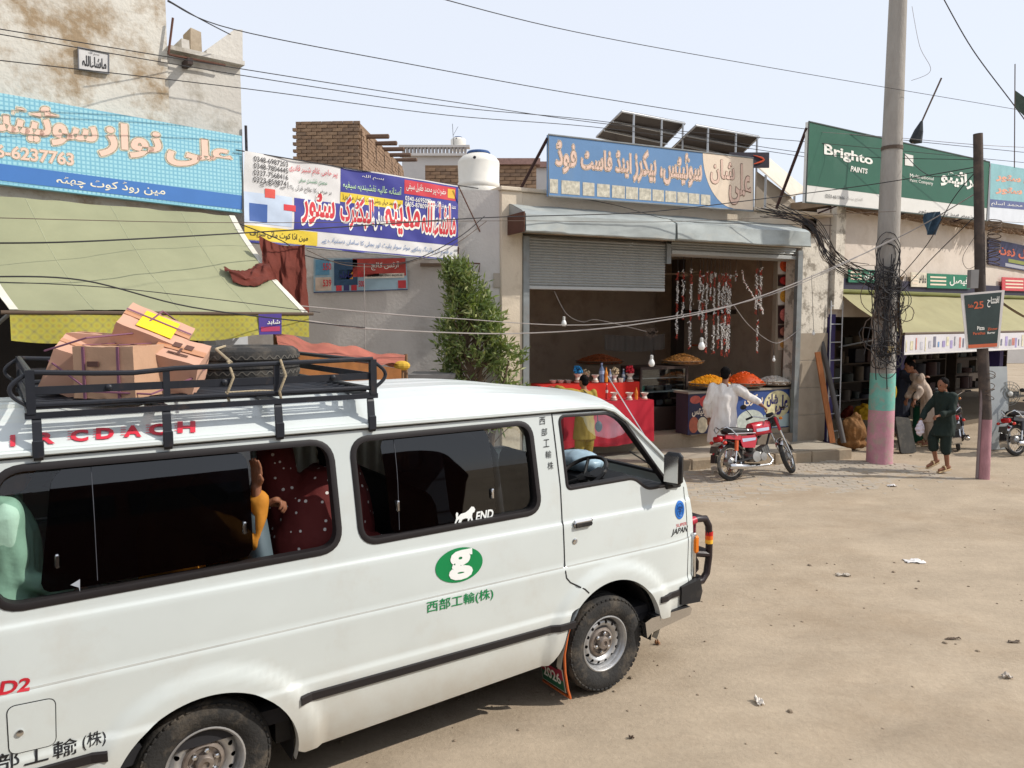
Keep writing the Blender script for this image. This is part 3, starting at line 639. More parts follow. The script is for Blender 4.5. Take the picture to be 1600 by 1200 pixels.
# ---------------------------------------------------------------- the left building
LF = Fr(-3.37, 9.6, 50)
lb = T('plastered_building', 'tall weathered cream plaster building at the left with a green awning', 'building', LF, (-3, .2, 0))
M_LPL = plaster('weathered_cream', (206, 202, 192), (150, 130, 104), .6, 1.0, .12, .45, .9, (.48, .60))
M_LPL2 = plaster('weathered_grey', (196, 192, 184), (150, 142, 128), .5, 1.1, .10, .4, 1.2, (.5, .6))
xE = LF.p(262, 100, .18)[0]; xE2 = LF.p(379, 200, .18)[0]; zLow = LF.p(320, 92, .18)[1]
def rough_wall(x0, x1, z0, z1, y, n, m, amp, seed):
    return MB().grid(n, m, lambda u, v: (x0 + (x1 - x0) * u, y + amp * noise.noise(Vector((u * (x1 - x0) * 2.2, v * (z1 - z0) * 2.2, seed))) + amp * .5 * noise.noise(Vector((u * (x1 - x0) * 7, v * (z1 - z0) * 7, seed))), z0 + (z1 - z0) * v))
lb.part('wall', rough_wall(-9, xE, -.1, 8.4, .18, 70, 70, .012, 1).box((-9, .21, -.1), (xE, 6, 8.4)), M_LPL, smooth=True, ang=30)
lb.part('wing_wall', rough_wall(xE + .002, xE2, -.1, zLow, .20, 12, 50, .012, 4).box((xE + .002, .23, -.1), (xE2, 5, zLow - .01)), M_LPL2, smooth=True, ang=30)
lb.part('ledge', MB().box((xE, .10, zLow), (xE2 + .02, .7, zLow + .05)), M_LPL2)
zc = LF.p(300, 50, .3)[1]
def up(px, py, o): return LF.p(px, py, o)
a = up(282, 62, .35); b = up(303, 95, .35); lb.part('parapet_block', jitter(MB().box((a[0], .3, zLow + .05), (up(296, 60, .3)[0], .62, a[1])), .01, 5), M_LPL2)
lb.part('parapet_block', jitter(MB().box((up(304, 60, .3)[0], .45, zLow + .05), (up(322, 60, .3)[0], .72, up(310, 48, .45)[1])), .03, 6), plaster('broken_render', (180, 166, 146), (120, 100, 80), .5, 3))
lb.part('parapet_slope', MB().prism([(up(322, 90, .3)[0], zLow + .05), (up(378, 90, .3)[0], zLow + .05), (up(378, 47, .3)[0], up(378, 47, .3)[1]), (up(365, 47, .3)[0], up(365, 47, .3)[1]), (up(322, 80, .3)[0], up(322, 78, .3)[1])], .28, .46), M_LPL2)
lb.part('conduit', MB().tube([Vector((*up(263, 85, .1)[:1], .1, up(263, 85, .1)[1])), Vector((up(270, 28, .1)[0], .1, up(270, 28, .1)[1]))], .014, 5).tube([Vector((up(264, 85, .1)[0], .1, up(264, 85, .1)[1])), Vector((up(352, 102, .1)[0], .1, up(352, 102, .1)[1]))], .014, 5), mat('rusty_steel', (96, 62, 48)))
lb.part('rain_spout', MB().cbox((up(294, 98, .05)[0], .08, up(294, 98, .05)[1]), (.06, .22, .07)), mat('spout', (58, 44, 40)))
lb.part('iron_rod', MB().tube([Vector((xE2 + .03, .15, LF.p(382, 196, .15)[1])), Vector((xE2 + .03, .15, LF.p(382, 240, .15)[1] - .3))], .018, 6), mat('iron_dark', (52, 46, 50)))
pq = fquad(LF, [(122, 74), (170, 84), (170, 115), (123, 108)], .15); pc = lb.part('plaque', slab(pq, .03), mat('plaque_white', (198, 196, 194), rough=.6, var=.12)); lb.part('plaque_frame', frame_of(pq, .012), mat('plaque_frame', (120, 120, 124), rough=.6), pc)
lb.part('lettering', text_on('ماشاءاللہ', sub_quad(pq, .12, .15, .92, .7, .004), .03), M_KL, pc); lb.part('lettering', text_on('بسم اللہ', sub_quad(pq, .32, .76, .68, .92, .004), .01), mat('plaque_grey', (110, 110, 112)), pc)
lb.part('shop_front', MB().box((-6.2, .10, 0), (-4.7, .15, 2.9)), mat('blue_door', (52, 84, 110), rough=.6, var=.2, dirt=(120, 110, 96), damt=.2)); lb.part('opening_shade', MB().box((-4.7, .12, 0), (-.5, .165, 2.75)), mat('shop_shade', (34, 30, 28), rough=.9))  # near-black sheet on the solid wall: the shop's inner shade put in as colour
lb.part('white_cupboard', MB().box((LF.p(335, 540, -.3)[0], -.35, .0), (LF.p(385, 540, -.3)[0], .08, 2.42)), mat('cupboard', (190, 194, 198), rough=.5))
# its sign
ls = T('shop_sign', 'turquoise patterned sign with pink Urdu lettering on the left building', 'sign', LF, (-2.5, 0, 3.7))
LQ_ = fquad(LF, [(0, 145), (378, 212.5), (378, 331), (0, 286)], 0.0); LQ_ = sub_quad(LQ_, -1.0, 0, 1, 1)
def tile_mat():
    m = mat('sign_turquoise', (104, 186, 208), rough=.5, var=.08); nt, N, L, b = nodes_of(m); tc = N.new('ShaderNodeTexCoord')
    ck = N.new('ShaderNodeTexVoronoi'); ck.feature = 'F1'; ck.distance = 'CHEBYCHEV'; ck.inputs['Scale'].default_value = 22; ck.inputs['Randomness'].default_value = .06; L.new(tc.outputs['Object'], ck.inputs['Vector'])
    r = N.new('ShaderNodeValToRGB'); r.color_ramp.elements[0].color = (*lin((158, 206, 216)), 1); r.color_ramp.elements[1].color = (*lin((74, 148, 180)), 1); r.color_ramp.elements[0].position = .2; r.color_ramp.elements[1].position = .62
    L.new(ck.outputs['Distance'], r.inputs[0]); L.new(r.outputs[0], b.inputs['Base Color']); return m
bd = ls.part('board', slab(LQ_, .10), tile_mat()); ls.part('board_edge', MB().join(slab(sub_quad(LQ_, -.001, -.012, 1.002, -.001, .002), .10)), mat('sign_edge', (130, 190, 206), rough=.5), bd)
ls.part('blue_band', qmesh(sub_quad(LQ_, 0, .03, 1, .215, .004)), mat('sign_royal', (66, 116, 182), rough=.5, var=.05), bd)
def lbox(x0, y0, x1, y1, W=None):
    """photo box on the board -> (u0, v0, u1, v1) with the board's own slant"""
    return x0, y0, x1, y1
def on_board(th, par, fr, off, pts, body, m_in, m_out=None, bold=.03, out=.03, name='lettering', shear=0, lift=.004):
    q = fquad(fr, pts, off); n = (q[1] - q[0]).cross(q[3] - q[0]).normalized()
    if m_out: th.part('letter_outline', text_on(body, [p + n * lift for p in q], bold, shear, outline=out), m_out, par)
    th.part(name, text_on(body, [p + n * (lift + .0025) for p in q], bold, shear), m_in, par)
M_LPINK = mat('sign_peach', (232, 196, 178), rough=.5, var=.04); M_LCR = mat('sign_pale', (228, 222, 200), rough=.5, var=.04)
for body, pts in (('علی', [(260, 207), (362, 226), (362, 260), (260, 259)]), ('نواز', [(154, 187), (252, 203), (252, 249), (154, 244)]), ('سوئیٹس', [(-64, 142), (152, 182), (152, 234), (-64, 212)])):
    on_board(ls, bd, LF, 0, pts, body, M_LPINK, M_LCR, .035, .045)
on_board(ls, bd, LF, 0, [(-54, 220), (115, 240), (115, 259), (-54, 240)], '0336-6237763', M_LPINK, M_LCR, .02, .05)
on_board(ls, bd, LF, 0, [(88, 272), (258, 291), (258, 309), (88, 290)], 'مین روڈ کوٹ چھٹہ', M_LCR, None, .015)
# awning
aw = T('awning', 'pale green canvas awning with a patterned yellow valance on the left building', 'awning', LF, (-2, -1, 2.3))
aR = LF.p(482, 489, -2.06); aL = LF.p(15, 488, -2.06); zT = LF.p(368, 338, 0)[1]; sT = LF.p(366, 345, 0)[0]
M_CANV = mat('green_canvas', (142, 143, 113), rough=.9, var=.10, scale=1.2, bump=.1, bscale=90, dirt=(150, 150, 120), damt=.3, dscale=1.2, stretch=(1, 1, .5))
def awn(u, v, lift=0):
    s0 = aL[0]; s1 = aR[0] + (sT - aR[0]) * (1 - v); s_ = s0 - .25 * (1 - v) + (s1 - s0 + .25 * (1 - v)) * u
    y = -.02 - 2.04 * v; z = zT + (aR[1] - zT) * v - .10 * math.sin(v * math.pi) + .012 * math.sin(u * math.pi * 5) * math.sin(v * math.pi) + .03 * noise.noise(Vector((s_ * 1.6, y * 1.6, 3))) + .010 * noise.noise(Vector((s_ * 5 + y * 3, y * 2, 8)))
    return (s_, y, z + lift)
aw.part('canvas', MB().grid(40, 24, awn), M_CANV, smooth=True, ang=180)
for u in (.24, .52, .78): aw.part('seam', MB().tube([Vector(awn(u, k / 20, .000)) for k in range(21)], .004, 5), mat('canvas_seam', (164, 166, 136), rough=.9))
for u in (.0, 1.0): aw.part('edge_band', MB().grid(1, 20, lambda a_, v, u=u: awn(u + (.024 if u < .5 else -.024) * a_, v, .006)), mat('canvas_white', (206, 202, 188), rough=.9))
M_VAL = mat('valance_cloth', (150, 138, 40), rough=.85, var=.2, scale=10)
nt, N, L, b = nodes_of(M_VAL); tc = N.new('ShaderNodeTexCoord'); vo = N.new('ShaderNodeTexVoronoi'); vo.inputs['Scale'].default_value = 15; vo.inputs['Randomness'].default_value = .12; vo.feature = 'F1'; mpv = N.new('ShaderNodeMapping'); mpv.inputs['Rotation'].default_value = (0, R(45), 0); L.new(tc.outputs['Object'], mpv.inputs[0]); L.new(mpv.outputs[0], vo.inputs['Vector'])
rv = N.new('ShaderNodeValToRGB'); e = rv.color_ramp; e.elements[0].color = (*lin((160, 138, 62)), 1); e.elements[1].color = (*lin((132, 124, 78)), 1); e.elements.new(.35).color = (*lin((172, 164, 66)), 1); e.elements.new(.55).color = (*lin((158, 150, 76)), 1); e.elements[-1].position = .75
L.new(vo.outputs['Distance'], rv.inputs[0]); L.new(rv.outputs[0], b.inputs['Base Color'])
zV = LF.p(300, 528, -2.06)[1]
aw.part('valance', MB().grid(60, 6, lambda u, v: (aL[0] + (aR[0] - aL[0]) * u, -2.065 + .02 * math.sin(u * 22) * v, aR[1] - (aR[1] - zV + .03 * math.sin(u * 13)) * v)), M_VAL, smooth=True, ang=180)
aw.part('front_bar', MB().tube([(aL[0] - .06, -2.06, aR[1] - .01), (aR[0] + .05, -2.06, aR[1] - .01)], .018, 8), mat('bar_brown', (90, 74, 60)))
for s_ in (aL[0] + .02, aR[0] - .03): aw.part('arm', MB().tube([(s_, -2.05, aR[1]), (s_, .15, aR[1] - .25)], .018, 6), M_STEELP)
sq = fquad(LF, [(404, 491), (440, 490), (440, 522), (405, 523)], -2.085); st_ = aw.part('sticker', slab(sq, .003), mat('purple_notice', (74, 56, 132), rough=.5)); aw.part('sticker_print', qmesh(sub_quad(sq, .08, .15, .92, .38, .003)), mat('notice_red', (168, 54, 90), rough=.5), st_)
aw.part('sticker_text', text_on('شاہد', sub_quad(sq, .35, .45, .92, .72, .004), .02), M_WHL, st_)
# banner strung from the left building to the grey wall
BN = Fr(*(atY(381, 300, 9.62).xy), 49.2)
bn = T('cloth_banner', 'blue and white printed electric-store banner strung between two buildings', 'banner', BN, (1.7, 0, 3.3))
BQ = fquad(BN, [(381, 236), (717, 290), (714, 408), (381, 378)], 0)
def wav(q, nu=110, nv=36, amp=.02, lift=0, seed=0):
    m_ = MB(); nrm = (q[1] - q[0]).cross(q[3] - q[0]).normalized()
    def fn(u, v):
        p = (q[0] * (1 - u) + q[1] * u) * (1 - v) + (q[3] * (1 - u) + q[2] * u) * v
        return p + nrm * (bend(p) + lift)
    return m_.grid(nu, nv, fn)
def bend(p): return .035 * noise.noise(Vector((p.x * 1.6 + p.z * 1.2, p.z * 1.5, 1))) + .008 * noise.noise(Vector((p.x * 4 + p.z * 5, p.z * 3, 4)))
nB = (BQ[1] - BQ[0]).cross(BQ[3] - BQ[0]).normalized()
def bquad(u0, v0, u1, v1, lift, skew=0):
    q = sub_quad(BQ, u0, v0, u1, v1); return wav(q, max(3, int(110 * (u1 - u0))), max(3, int(36 * (v1 - v0))), lift=lift)
M_BNW = mat('banner_white', (214, 212, 210), rough=.6, var=.07, scale=2); M_BNB = mat('banner_blue', (58, 60, 140), rough=.55, var=.10, scale=2)
bs = bn.part('sheet', wav(BQ), M_BNW, smooth=True, ang=180)
def bprint(u0, v0, u1, v1, c, nm='print_block', lift=.004): bn.part(nm, bquad(u0, v0, u1, v1, lift * .75), mat('bn_%d_%d_%d' % c, c, rough=.55, var=.1, scale=3), bs, True)
bprint(.40, .20, 1.0, .985, (58, 60, 140)); bprint(.20, .20, .40, .56, (62, 64, 146)); bprint(0, .0, 1, .022, (58, 60, 140))
bprint(0, .22, .19, .56, (190, 204, 222)); bprint(.02, .24, .09, .44, (62, 96, 160), lift=.007); bprint(0, .03, .30, .19, (222, 196, 66), lift=.007); bprint(.40, .585, .70, .70, (226, 196, 58), lift=.007); bprint(.705, .79, .985, .965, (196, 56, 68), lift=.007); bprint(.94, .82, .98, .94, (224, 176, 60), lift=.010)
bprint(.08, .52, .12, .62, (216, 90, 80), lift=.008); bprint(.155, .40, .205, .47, (206, 60, 66), lift=.008)
def btext(body, u0, v0, u1, v1, m_in, m_out=None, bold=.02, out=.03, lift=.008):
    q = sub_quad(BQ, u0, v0, u1, v1)
    for mm, o_, l_, nm in ((m_out, out, lift, 'letter_outline'), (m_in, 0, lift + .002, 'lettering')):
        if mm is None: continue
        t_ = text_on(body, q, bold, outline=o_)
        for v in t_.v: v += nB * (bend(v) + l_)
        bn.part(nm, t_, mm, bs)
M_GRL = mat('letter_green', (60, 130, 90), rough=.5); M_OUTG = mat('letter_pale_green', (190, 222, 170), rough=.5)
for body, bx in (('ماشاءاللہ', (.80, .30, .985, .72)), ('مدینہ', (.61, .27, .79, .66)), ('الیکٹرک', (.40, .27, .555, .66)), ('سٹور', (.23, .27, .375, .66))): btext(body, *bx, M_REDB, M_WHL, .03, .06)
btext('سیفی', .555, .28, .615, .60, M_WHL, None, .02)
for k, s__ in enumerate(('0348-6987203', '0348-7804445', '0337-7568416', '0323-8598741')): btext(s__, .035, .90 - .075 * k, .175, .96 - .075 * k, M_KL, None, .0)
btext('پیر حاجی غلام شبیر قادری', .18, .84, .385, .94, M_REDB, None, .0); btext('محمدی نقشبندی سیفی', .22, .74, .34, .81, M_GRL, None, 0); btext('ہر مرض کا علاج قرآن پاک سے کیا جاتا ہے', .06, .63, .36, .71, M_KL, None, 0)
btext('آستانہ عالیہ نقشبندیہ سیفیہ', .41, .74, .69, .86, MATS['letter_pale_green'], None, .0); btext('بسم اللہ', .50, .90, .60, .95, M_WHL, None, 0)
btext('نور محمد جہاں روشن است (فیضان مہاروی)', .41, .605, .69, .685, M_KL, None, .0); btext('حضرت پیر محمد طفیل سیفی', .715, .82, .93, .94, M_WHL, None, 0)
btext('0340-6695052', .71, .705, .845, .765, M_WHL, None, .01); btext('0335-8780942', .71, .635, .845, .695, M_WHL, None, .01); btext('محمد شعیب سیفی الیکٹریشن', .855, .66, .985, .76, M_WHL, None, 0)
btext('مین اڈا کوٹ مائی شریف', .02, .06, .26, .155, M_KL, None, 0.01); btext('ہر قسم کی وائرنگ پنکھے موٹر سولر پلیٹ اور بجلی کا سامان دستیاب ہے', .32, .06, .97, .15, mat('letter_blue', (70, 110, 160), rough=.5), None, 0)
for k, s__ in enumerate((.0, 1.0)):
    pass
bn.part('top_cord', MB().tube([BQ[3] + Vector((-.1, 0, 0)), BQ[3].lerp(BQ[2], .5) + Vector((0, -.01, -.01)), BQ[2] + Vector((.45, .1, .02))], .008, 5), MATS['aerial_black'])
bn.part('bottom_rod', MB().tube([BQ[0], BQ[1]], .012, 6), M_STEELP)
# cloths hung out to dry
M_RUST = mat('rust_cloth', (98, 42, 30), rough=.9, var=.2, scale=6, bump=.2, bscale=50)
p0, p1 = atY(404, 368, 8.9), atY(477, 382, 9.2); p2, p3 = atY(482, 492, 8.9), atY(412, 445, 8.6)
ct = MB().grid(44, 30, lambda u, v: (p0.lerp(p1, u)).lerp(p3.lerp(p2, u), v) + Vector((0, 1, 0)) * (.06 * math.sin(u * 17 + v * 3) * (.3 + v * .7) + .05 * noise.noise(Vector((u * 9, v * 4, 0))) + .02 * noise.noise(Vector((u * 22, v * 9, 3)))) + Vector((0, 0, -.06 * math.sin(u * math.pi) * (1 - v))))
one('hanging_cloth', 'dark rust-red cloth hanging beside the awning under the banner', 'cloth', ct, M_RUST, o=p3, smooth=True, ang=180)
c0 = LF.loc(atY(388, 432, 8.3)); vN = .62
def clo(u, v):
    s_ = .62 + .22 * u; a = awn(min(.995, .80 + .20 * u), .52 + .16 * v + .05 * math.sin(u * 5)); k = .035 + .03 * abs(math.sin(u * 9 + v * 6)) 
    return (a[0] + .05 * noise.noise(Vector((u * 4, v * 3, 7))), a[1] + .05 * noise.noise(Vector((u * 5, v * 5, 2))), a[2] + k * math.sin(max(.02, v) * math.pi) + .02 + .03 * abs(noise.noise(Vector((u * 9, v * 7, 5)))))
one('thrown_cloth', 'rust-red cloth thrown flat over the green awning', 'cloth', MB().grid(30, 24, clo), M_RUST, LF, Vector(awn(.9, .6)), smooth=True, ang=180)
# handcart under the tarpaulin, table, blue post
hc = T('covered_cart', 'street cart under a patched red and brown tarpaulin behind the van', 'cart', W0, (-2.6, 8.9, 0))
A_ = [atY(432, 527, 8.4), atY(545, 548, 9.4), atY(632, 558, 10.0), atY(600, 590, 8.9), atY(440, 580, 7.4)]
tA, tB, tC, tD = atY(430, 522, 9.0), atY(634, 558, 10.4), atY(628, 574, 9.2), atY(436, 545, 7.8)
hc.part('tarpaulin', MB().grid(24, 16, lambda u, v: tA.lerp(tB, u).lerp(tD.lerp(tC, u), v) + Vector((0, 0, .07 * noise.noise(Vector((u * 6, v * 4, 0))) - .10 * math.sin(u * math.pi) * math.sin(v * math.pi)))), mat('red_tarp', (160, 92, 78), rough=.7, var=.25, scale=3, dirt=(120, 86, 58), damt=.4, dscale=2), smooth=True, ang=180)
hc.part('skirt', MB().grid(26, 6, lambda u, v: tD.lerp(tC, u) + Vector((0, -.02 + .03 * math.sin(u * 30), -.02 - .26 * v + .04 * math.sin(u * 17) * v))), mat('brown_skirt', (138, 88, 44), rough=.85, var=.3, scale=5), smooth=True, ang=180)
for p in (tA, tB, tC, tD): hc.part('post', MB().tube([(p.x, p.y, 0), p + Vector((0, 0, .04))], .025, 6), mat('cart_wood', (120, 92, 66), rough=.9))
hc.part('bed', MB().box((min(tA.x, tD.x) + .2, 8.2, .85), (tC.x, 9.6, .95)), MATS['cart_wood']); hc.part('knot', MB().ball(tC + Vector((0, 0, .02)), (.10, .06, .06), 10, 8), mat('yellow_rag', (206, 166, 60), rough=.9))
for sg in (0, 1):
    hc.part('cart_wheel', MB().tube([(-2.6 + .33 * math.cos(a), 8.3 + sg * 1.2, .34 + .33 * math.sin(a)) for a in [2 * math.pi * k / 24 for k in range(24)]], .03, 6, closed=True), MATS['cart_wood'])
dt = T('metal_desk', 'grey steel desk standing by the wall under the bushy tree', 'desk', W0, atY(672, 640, 11.2) * 1.0)
d0, d1 = atY(642, 583, 11.2), atY(712, 583, 11.2)
dt.part('desktop', MB().box((d0.x, 10.9, d0.z - .06), (d1.x, 11.6, d0.z)), mat('desk_grey', (128, 126, 124), rough=.6)); 
for x in (d0.x + .03, d1.x - .25): dt.part('pedestal', MB().box((x, 10.95, 0), (x + .22, 11.55, d0.z - .06)), MATS['desk_grey'])
# ================================================================ right-hand shops
_rp = CF.w(sR1, 0, 0); RF = Fr(_rp.x, _rp.y + .05, 56)
def rs(px, py, off=0): return RF.p(px, py, off)
rb_ = T('hardware_shop_building', 'low whitewashed shop row with thatched eaves at the right', 'shop', RF, (4, .2, 0))
M_RW = plaster('right_whitewash', (206, 194, 182), (160, 142, 122), .35, 1.2)
zE = rs(1400, 345)[1] + .1; xR = 16.0
rb_.part('upper_wall', rough_wall(.02, xR, 2.55, zE, .0, 80, 14, .012, 6), M_RW, smooth=True, ang=180)
rb_.part('wall_core', MB().box((.02, .02, 2.57), (xR, .3, zE - .01)), M_RW)
rb_.part('gable_post', jitter(MB().box((.04, -.12, 2.7), (rs(1312, 340)[0] + .02, .0, rs(1300, 318)[1] + .1)), .012, 5), M_PEEL)
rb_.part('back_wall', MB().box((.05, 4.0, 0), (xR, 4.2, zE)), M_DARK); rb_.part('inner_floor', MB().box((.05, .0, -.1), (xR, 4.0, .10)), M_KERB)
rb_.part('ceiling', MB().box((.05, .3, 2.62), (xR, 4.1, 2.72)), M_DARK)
for (px, nm) in ((1407, 0), (1560, 1)):
    x = rs(px, 600)[0]; rb_.part('divider', MB().box((x, .0, 0), (x + .18, .35, 2.6)), mat('purple_frame', (58, 50, 104), rough=.6, var=.2, dirt=(70, 60, 70), damt=.3))
rb_.part('door_frame', MB().box((.06, -.04, 0), (.24, .2, 2.6)), MATS['purple_frame'])
rb_.part('lintel', MB().box((.06, -.05, rs(1450, 457)[1] - .02), (xR, .10, rs(1450, 443)[1] + .02)), mat('navy_beam', (40, 36, 56), rough=.6))
# thatch eave: layers of reed
M_REED = mat('reed', (142, 116, 92), rough=.95, var=.35, scale=8, stretch=(6, 6, 1))
zr = zE - .02
for lay, (n_, dz, oy) in enumerate(((210, 0.0, -.30), (210, .055, -.26), (200, .11, -.22))):
    th_b = MB()
    for k in range(n_):
        x = .25 + (xR - .25) * (k + rnd.random()) / n_; l = rnd.uniform(.45, .62)
        th_b.tube([(x, oy - rnd.uniform(0, .12), zr + dz - .10 + rnd.uniform(-.02, .02)), (x + rnd.uniform(-.12, .12), oy + l, zr + dz + .08 + rnd.uniform(-.02, .02))], rnd.uniform(.008, .018), 4)
    rb_.part('thatch_layer', th_b, M_REED, kind='stuff')
rb_.part('roof', MB().box((.1, .0, zE + .05), (xR, 4.2, zE + .2)), mat('mud_roof', (150, 130, 108), rough=.95, var=.2))
# green paint-shop sign above
bs_ = T('paint_shop_sign', 'dark green paint-shop billboard above the thatched eaves', 'sign', RF, (rs(1400, 330)[0], -.35, zE))
GQ = fquad(RF, [(1264, 190), (1546, 253), (1541, 345), (1259, 316)], -.45)
# the board is a true rectangle in the world: keep its measured top and bottom lines
bd = bs_.part('board', slab(GQ, .07), mat('sign_white2', (214, 212, 206), rough=.5, var=.05))
M_BG = mat('sign_darkgreen', (30, 88, 66), rough=.45, var=.08, scale=1.5, dirt=(70, 110, 96), damt=.2)
bs_.part('green_field', qmesh(sub_quad(GQ, 0.002, .215, .998, .995, .003)), M_BG, bd); bs_.part('board_frame', frame_of(GQ, .016), mat('sign_frame_dark', (70, 80, 76), rough=.5), bd)
def gt_(body, pts, m_, bold=.02, shear=0): on_board(bs_, bd, RF, -.45, pts, body, m_, None, bold, 0, shear=shear, lift=.008)
gt_('Brighto', [(1287, 224), (1363, 244), (1363, 262), (1287, 246)], M_WHL, .028); gt_('PAINTS', [(1328, 259), (1355, 264), (1355, 272), (1328, 268)], M_WHL, .03, .2)
gt_('برائیٹو', [(1469, 262), (1526, 274), (1526, 298), (1469, 290)], M_WHL, .035); gt_('Multinational', [(1421, 271), (1458, 277), (1458, 282), (1421, 277)], M_WHL, .0); gt_('Paint Company', [(1421, 279), (1457, 284), (1457, 291), (1421, 285)], M_WHL, .0)
gt_('0333-6617666', [(1289, 303), (1319, 307), (1319, 312), (1289, 309)], M_KL, .0); gt_('الحاج پینٹ', [(1321, 307), (1347, 310), (1347, 316), (1321, 313)], mat('letter_grey', (150, 148, 144)), .0)
gt_('ہارڈویئر اینڈ پینٹ سٹور', [(1434, 326), (1528, 338), (1528, 343), (1434, 333)], M_KL, .01)
bs_.part('painted_tin', qmesh(fquad(RF, [(1379, 232), (1386, 234), (1386, 258), (1379, 257)], -.462)), mat('tin_white', (210, 214, 220), rough=.4), bd); bs_.part('painted_tin_band', qmesh(fquad(RF, [(1379, 256), (1386, 257), (1386, 274), (1379, 273)], -.462)), mat('tin_blue', (60, 90, 160), rough=.4), bd)
bs_.part('painted_figure', qmesh(fquad(RF, [(1414, 240), (1427, 243), (1427, 260), (1414, 258)], -.462)), mat('figure_white', (216, 214, 208), rough=.5), bd)
p = GQ[3] + Vector((0, .04, -.1)); q0 = RF.loc(CF.w(*(lambda c: (c[0], .25, c[1]))(cs(1213, 326, .25))))
bs_.part('strut', MB().tube([p, q0], .028, 6), mat('rusty_angle', (62, 40, 38)))
for u in (.15, .5, .85): c = GQ[0].lerp(GQ[1], u); bs_.part('bracket', MB().tube([c + Vector((0, .04, 0)), (c.x, .02, c.z - .1)], .018, 5), MATS['rusty_angle'])
# neighbour's sign, small wall signs
ns = T('shop_sign', 'faded turquoise and peach shop sign at the right edge', 'sign', RF, (rs(1590, 330)[0], -.4, zE))
NQ = fquad(RF, [(1548, 255), (1640, 270), (1640, 350), (1546, 345)], -.40)
bd = ns.part('board', slab(NQ, .06), mat('sign_faded', (212, 216, 222), rough=.5, var=.06)); ns.part('top_field', qmesh(sub_quad(NQ, 0, .38, 1, 1, .003)), mat('faded_turq', (132, 178, 182), rough=.5, var=.15, scale=3), bd); ns.part('blue_band', qmesh(sub_quad(NQ, 0, .24, 1, .38, .003)), mat('faded_blue', (88, 98, 140), rough=.5, var=.2, scale=6), bd)
for (v, w_) in ((.72, .85), (.5, .9)): ns.part('lettering', text_on('علی سٹور', sub_quad(NQ, .08, v - .02, w_, v + .14, .006), .05), mat('faded_peach', (220, 160, 132), rough=.5), bd)
ns.part('lettering', text_on('پروپرائٹر محمد اسلم', sub_quad(NQ, .02, .26, .9, .35, .006), .0), M_WHL, bd)
s2 = T('wall_sign', 'dark blue printed panel on the whitewashed wall at the right edge', 'sign', RF, (rs(1590, 420)[0], -.05, 3))
SQ2 = fquad(RF, [(1545, 372), (1640, 392), (1640, 430), (1545, 413)], -.05); bd = s2.part('board', slab(SQ2, .03), mat('panel_navy', (44, 46, 84), rough=.5, var=.2, scale=5)); s2.part('lettering', text_on('موبائل زون', sub_quad(SQ2, .15, .45, .9, .85, .005), .04), mat('panel_orange', (196, 96, 66), rough=.5), bd); s2.part('print_block', qmesh(sub_quad(SQ2, .30, .22, .95, .36, .004)), mat('panel_olive', (130, 136, 60), rough=.5), bd); s2.part('print_block', qmesh(sub_quad(SQ2, .25, .04, .95, .17, .004)), mat('panel_grey', (160, 160, 170), rough=.5), bd)
def lowsign(label, x0, y0, x1, y1, c, body, off=-.09, mt=None):
    t = T('wall_sign', label, 'sign', RF, (rs(x0, y1, off)[0], off, rs(x0, y1, off)[1])); d = (x1 - x0) * .045
    Q = fquad(RF, [(x0, y0), (x1, y0 + d), (x1, y1 + d * .55), (x0, y1)], off); b_ = t.part('board', slab(Q, .02), mat('ls_%d_%d_%d' % c, c, rough=.5, var=.15, scale=6))
    t.part('lettering', text_on(body, sub_quad(Q, .5, .2, .95, .85, .005), .02), mt or M_WHL, b_)
    for v in (.25, .5, .75): t.part('print_line', qmesh(sub_quad(Q, .06, v - .05, .42, v + .06, .005)), M_SCREAM, b_)
lowsign('green strip sign left of the concrete pole above the lintel', 1326, 420, 1372, 441, (36, 110, 84), 'سینٹری')
lowsign('pale strip sign with blue print just right of the concrete pole', 1424, 425, 1448, 448, (206, 196, 176), 'پی وی سی', mt=M_KL)
lowsign('green strip sign between the two poles above the lintel', 1449, 427, 1516, 450, (24, 112, 84), 'فیصل')
lowsign('red strip sign right of the thin pole above the awning', 1566, 433, 1640, 454, (196, 70, 76), 'پینٹ')
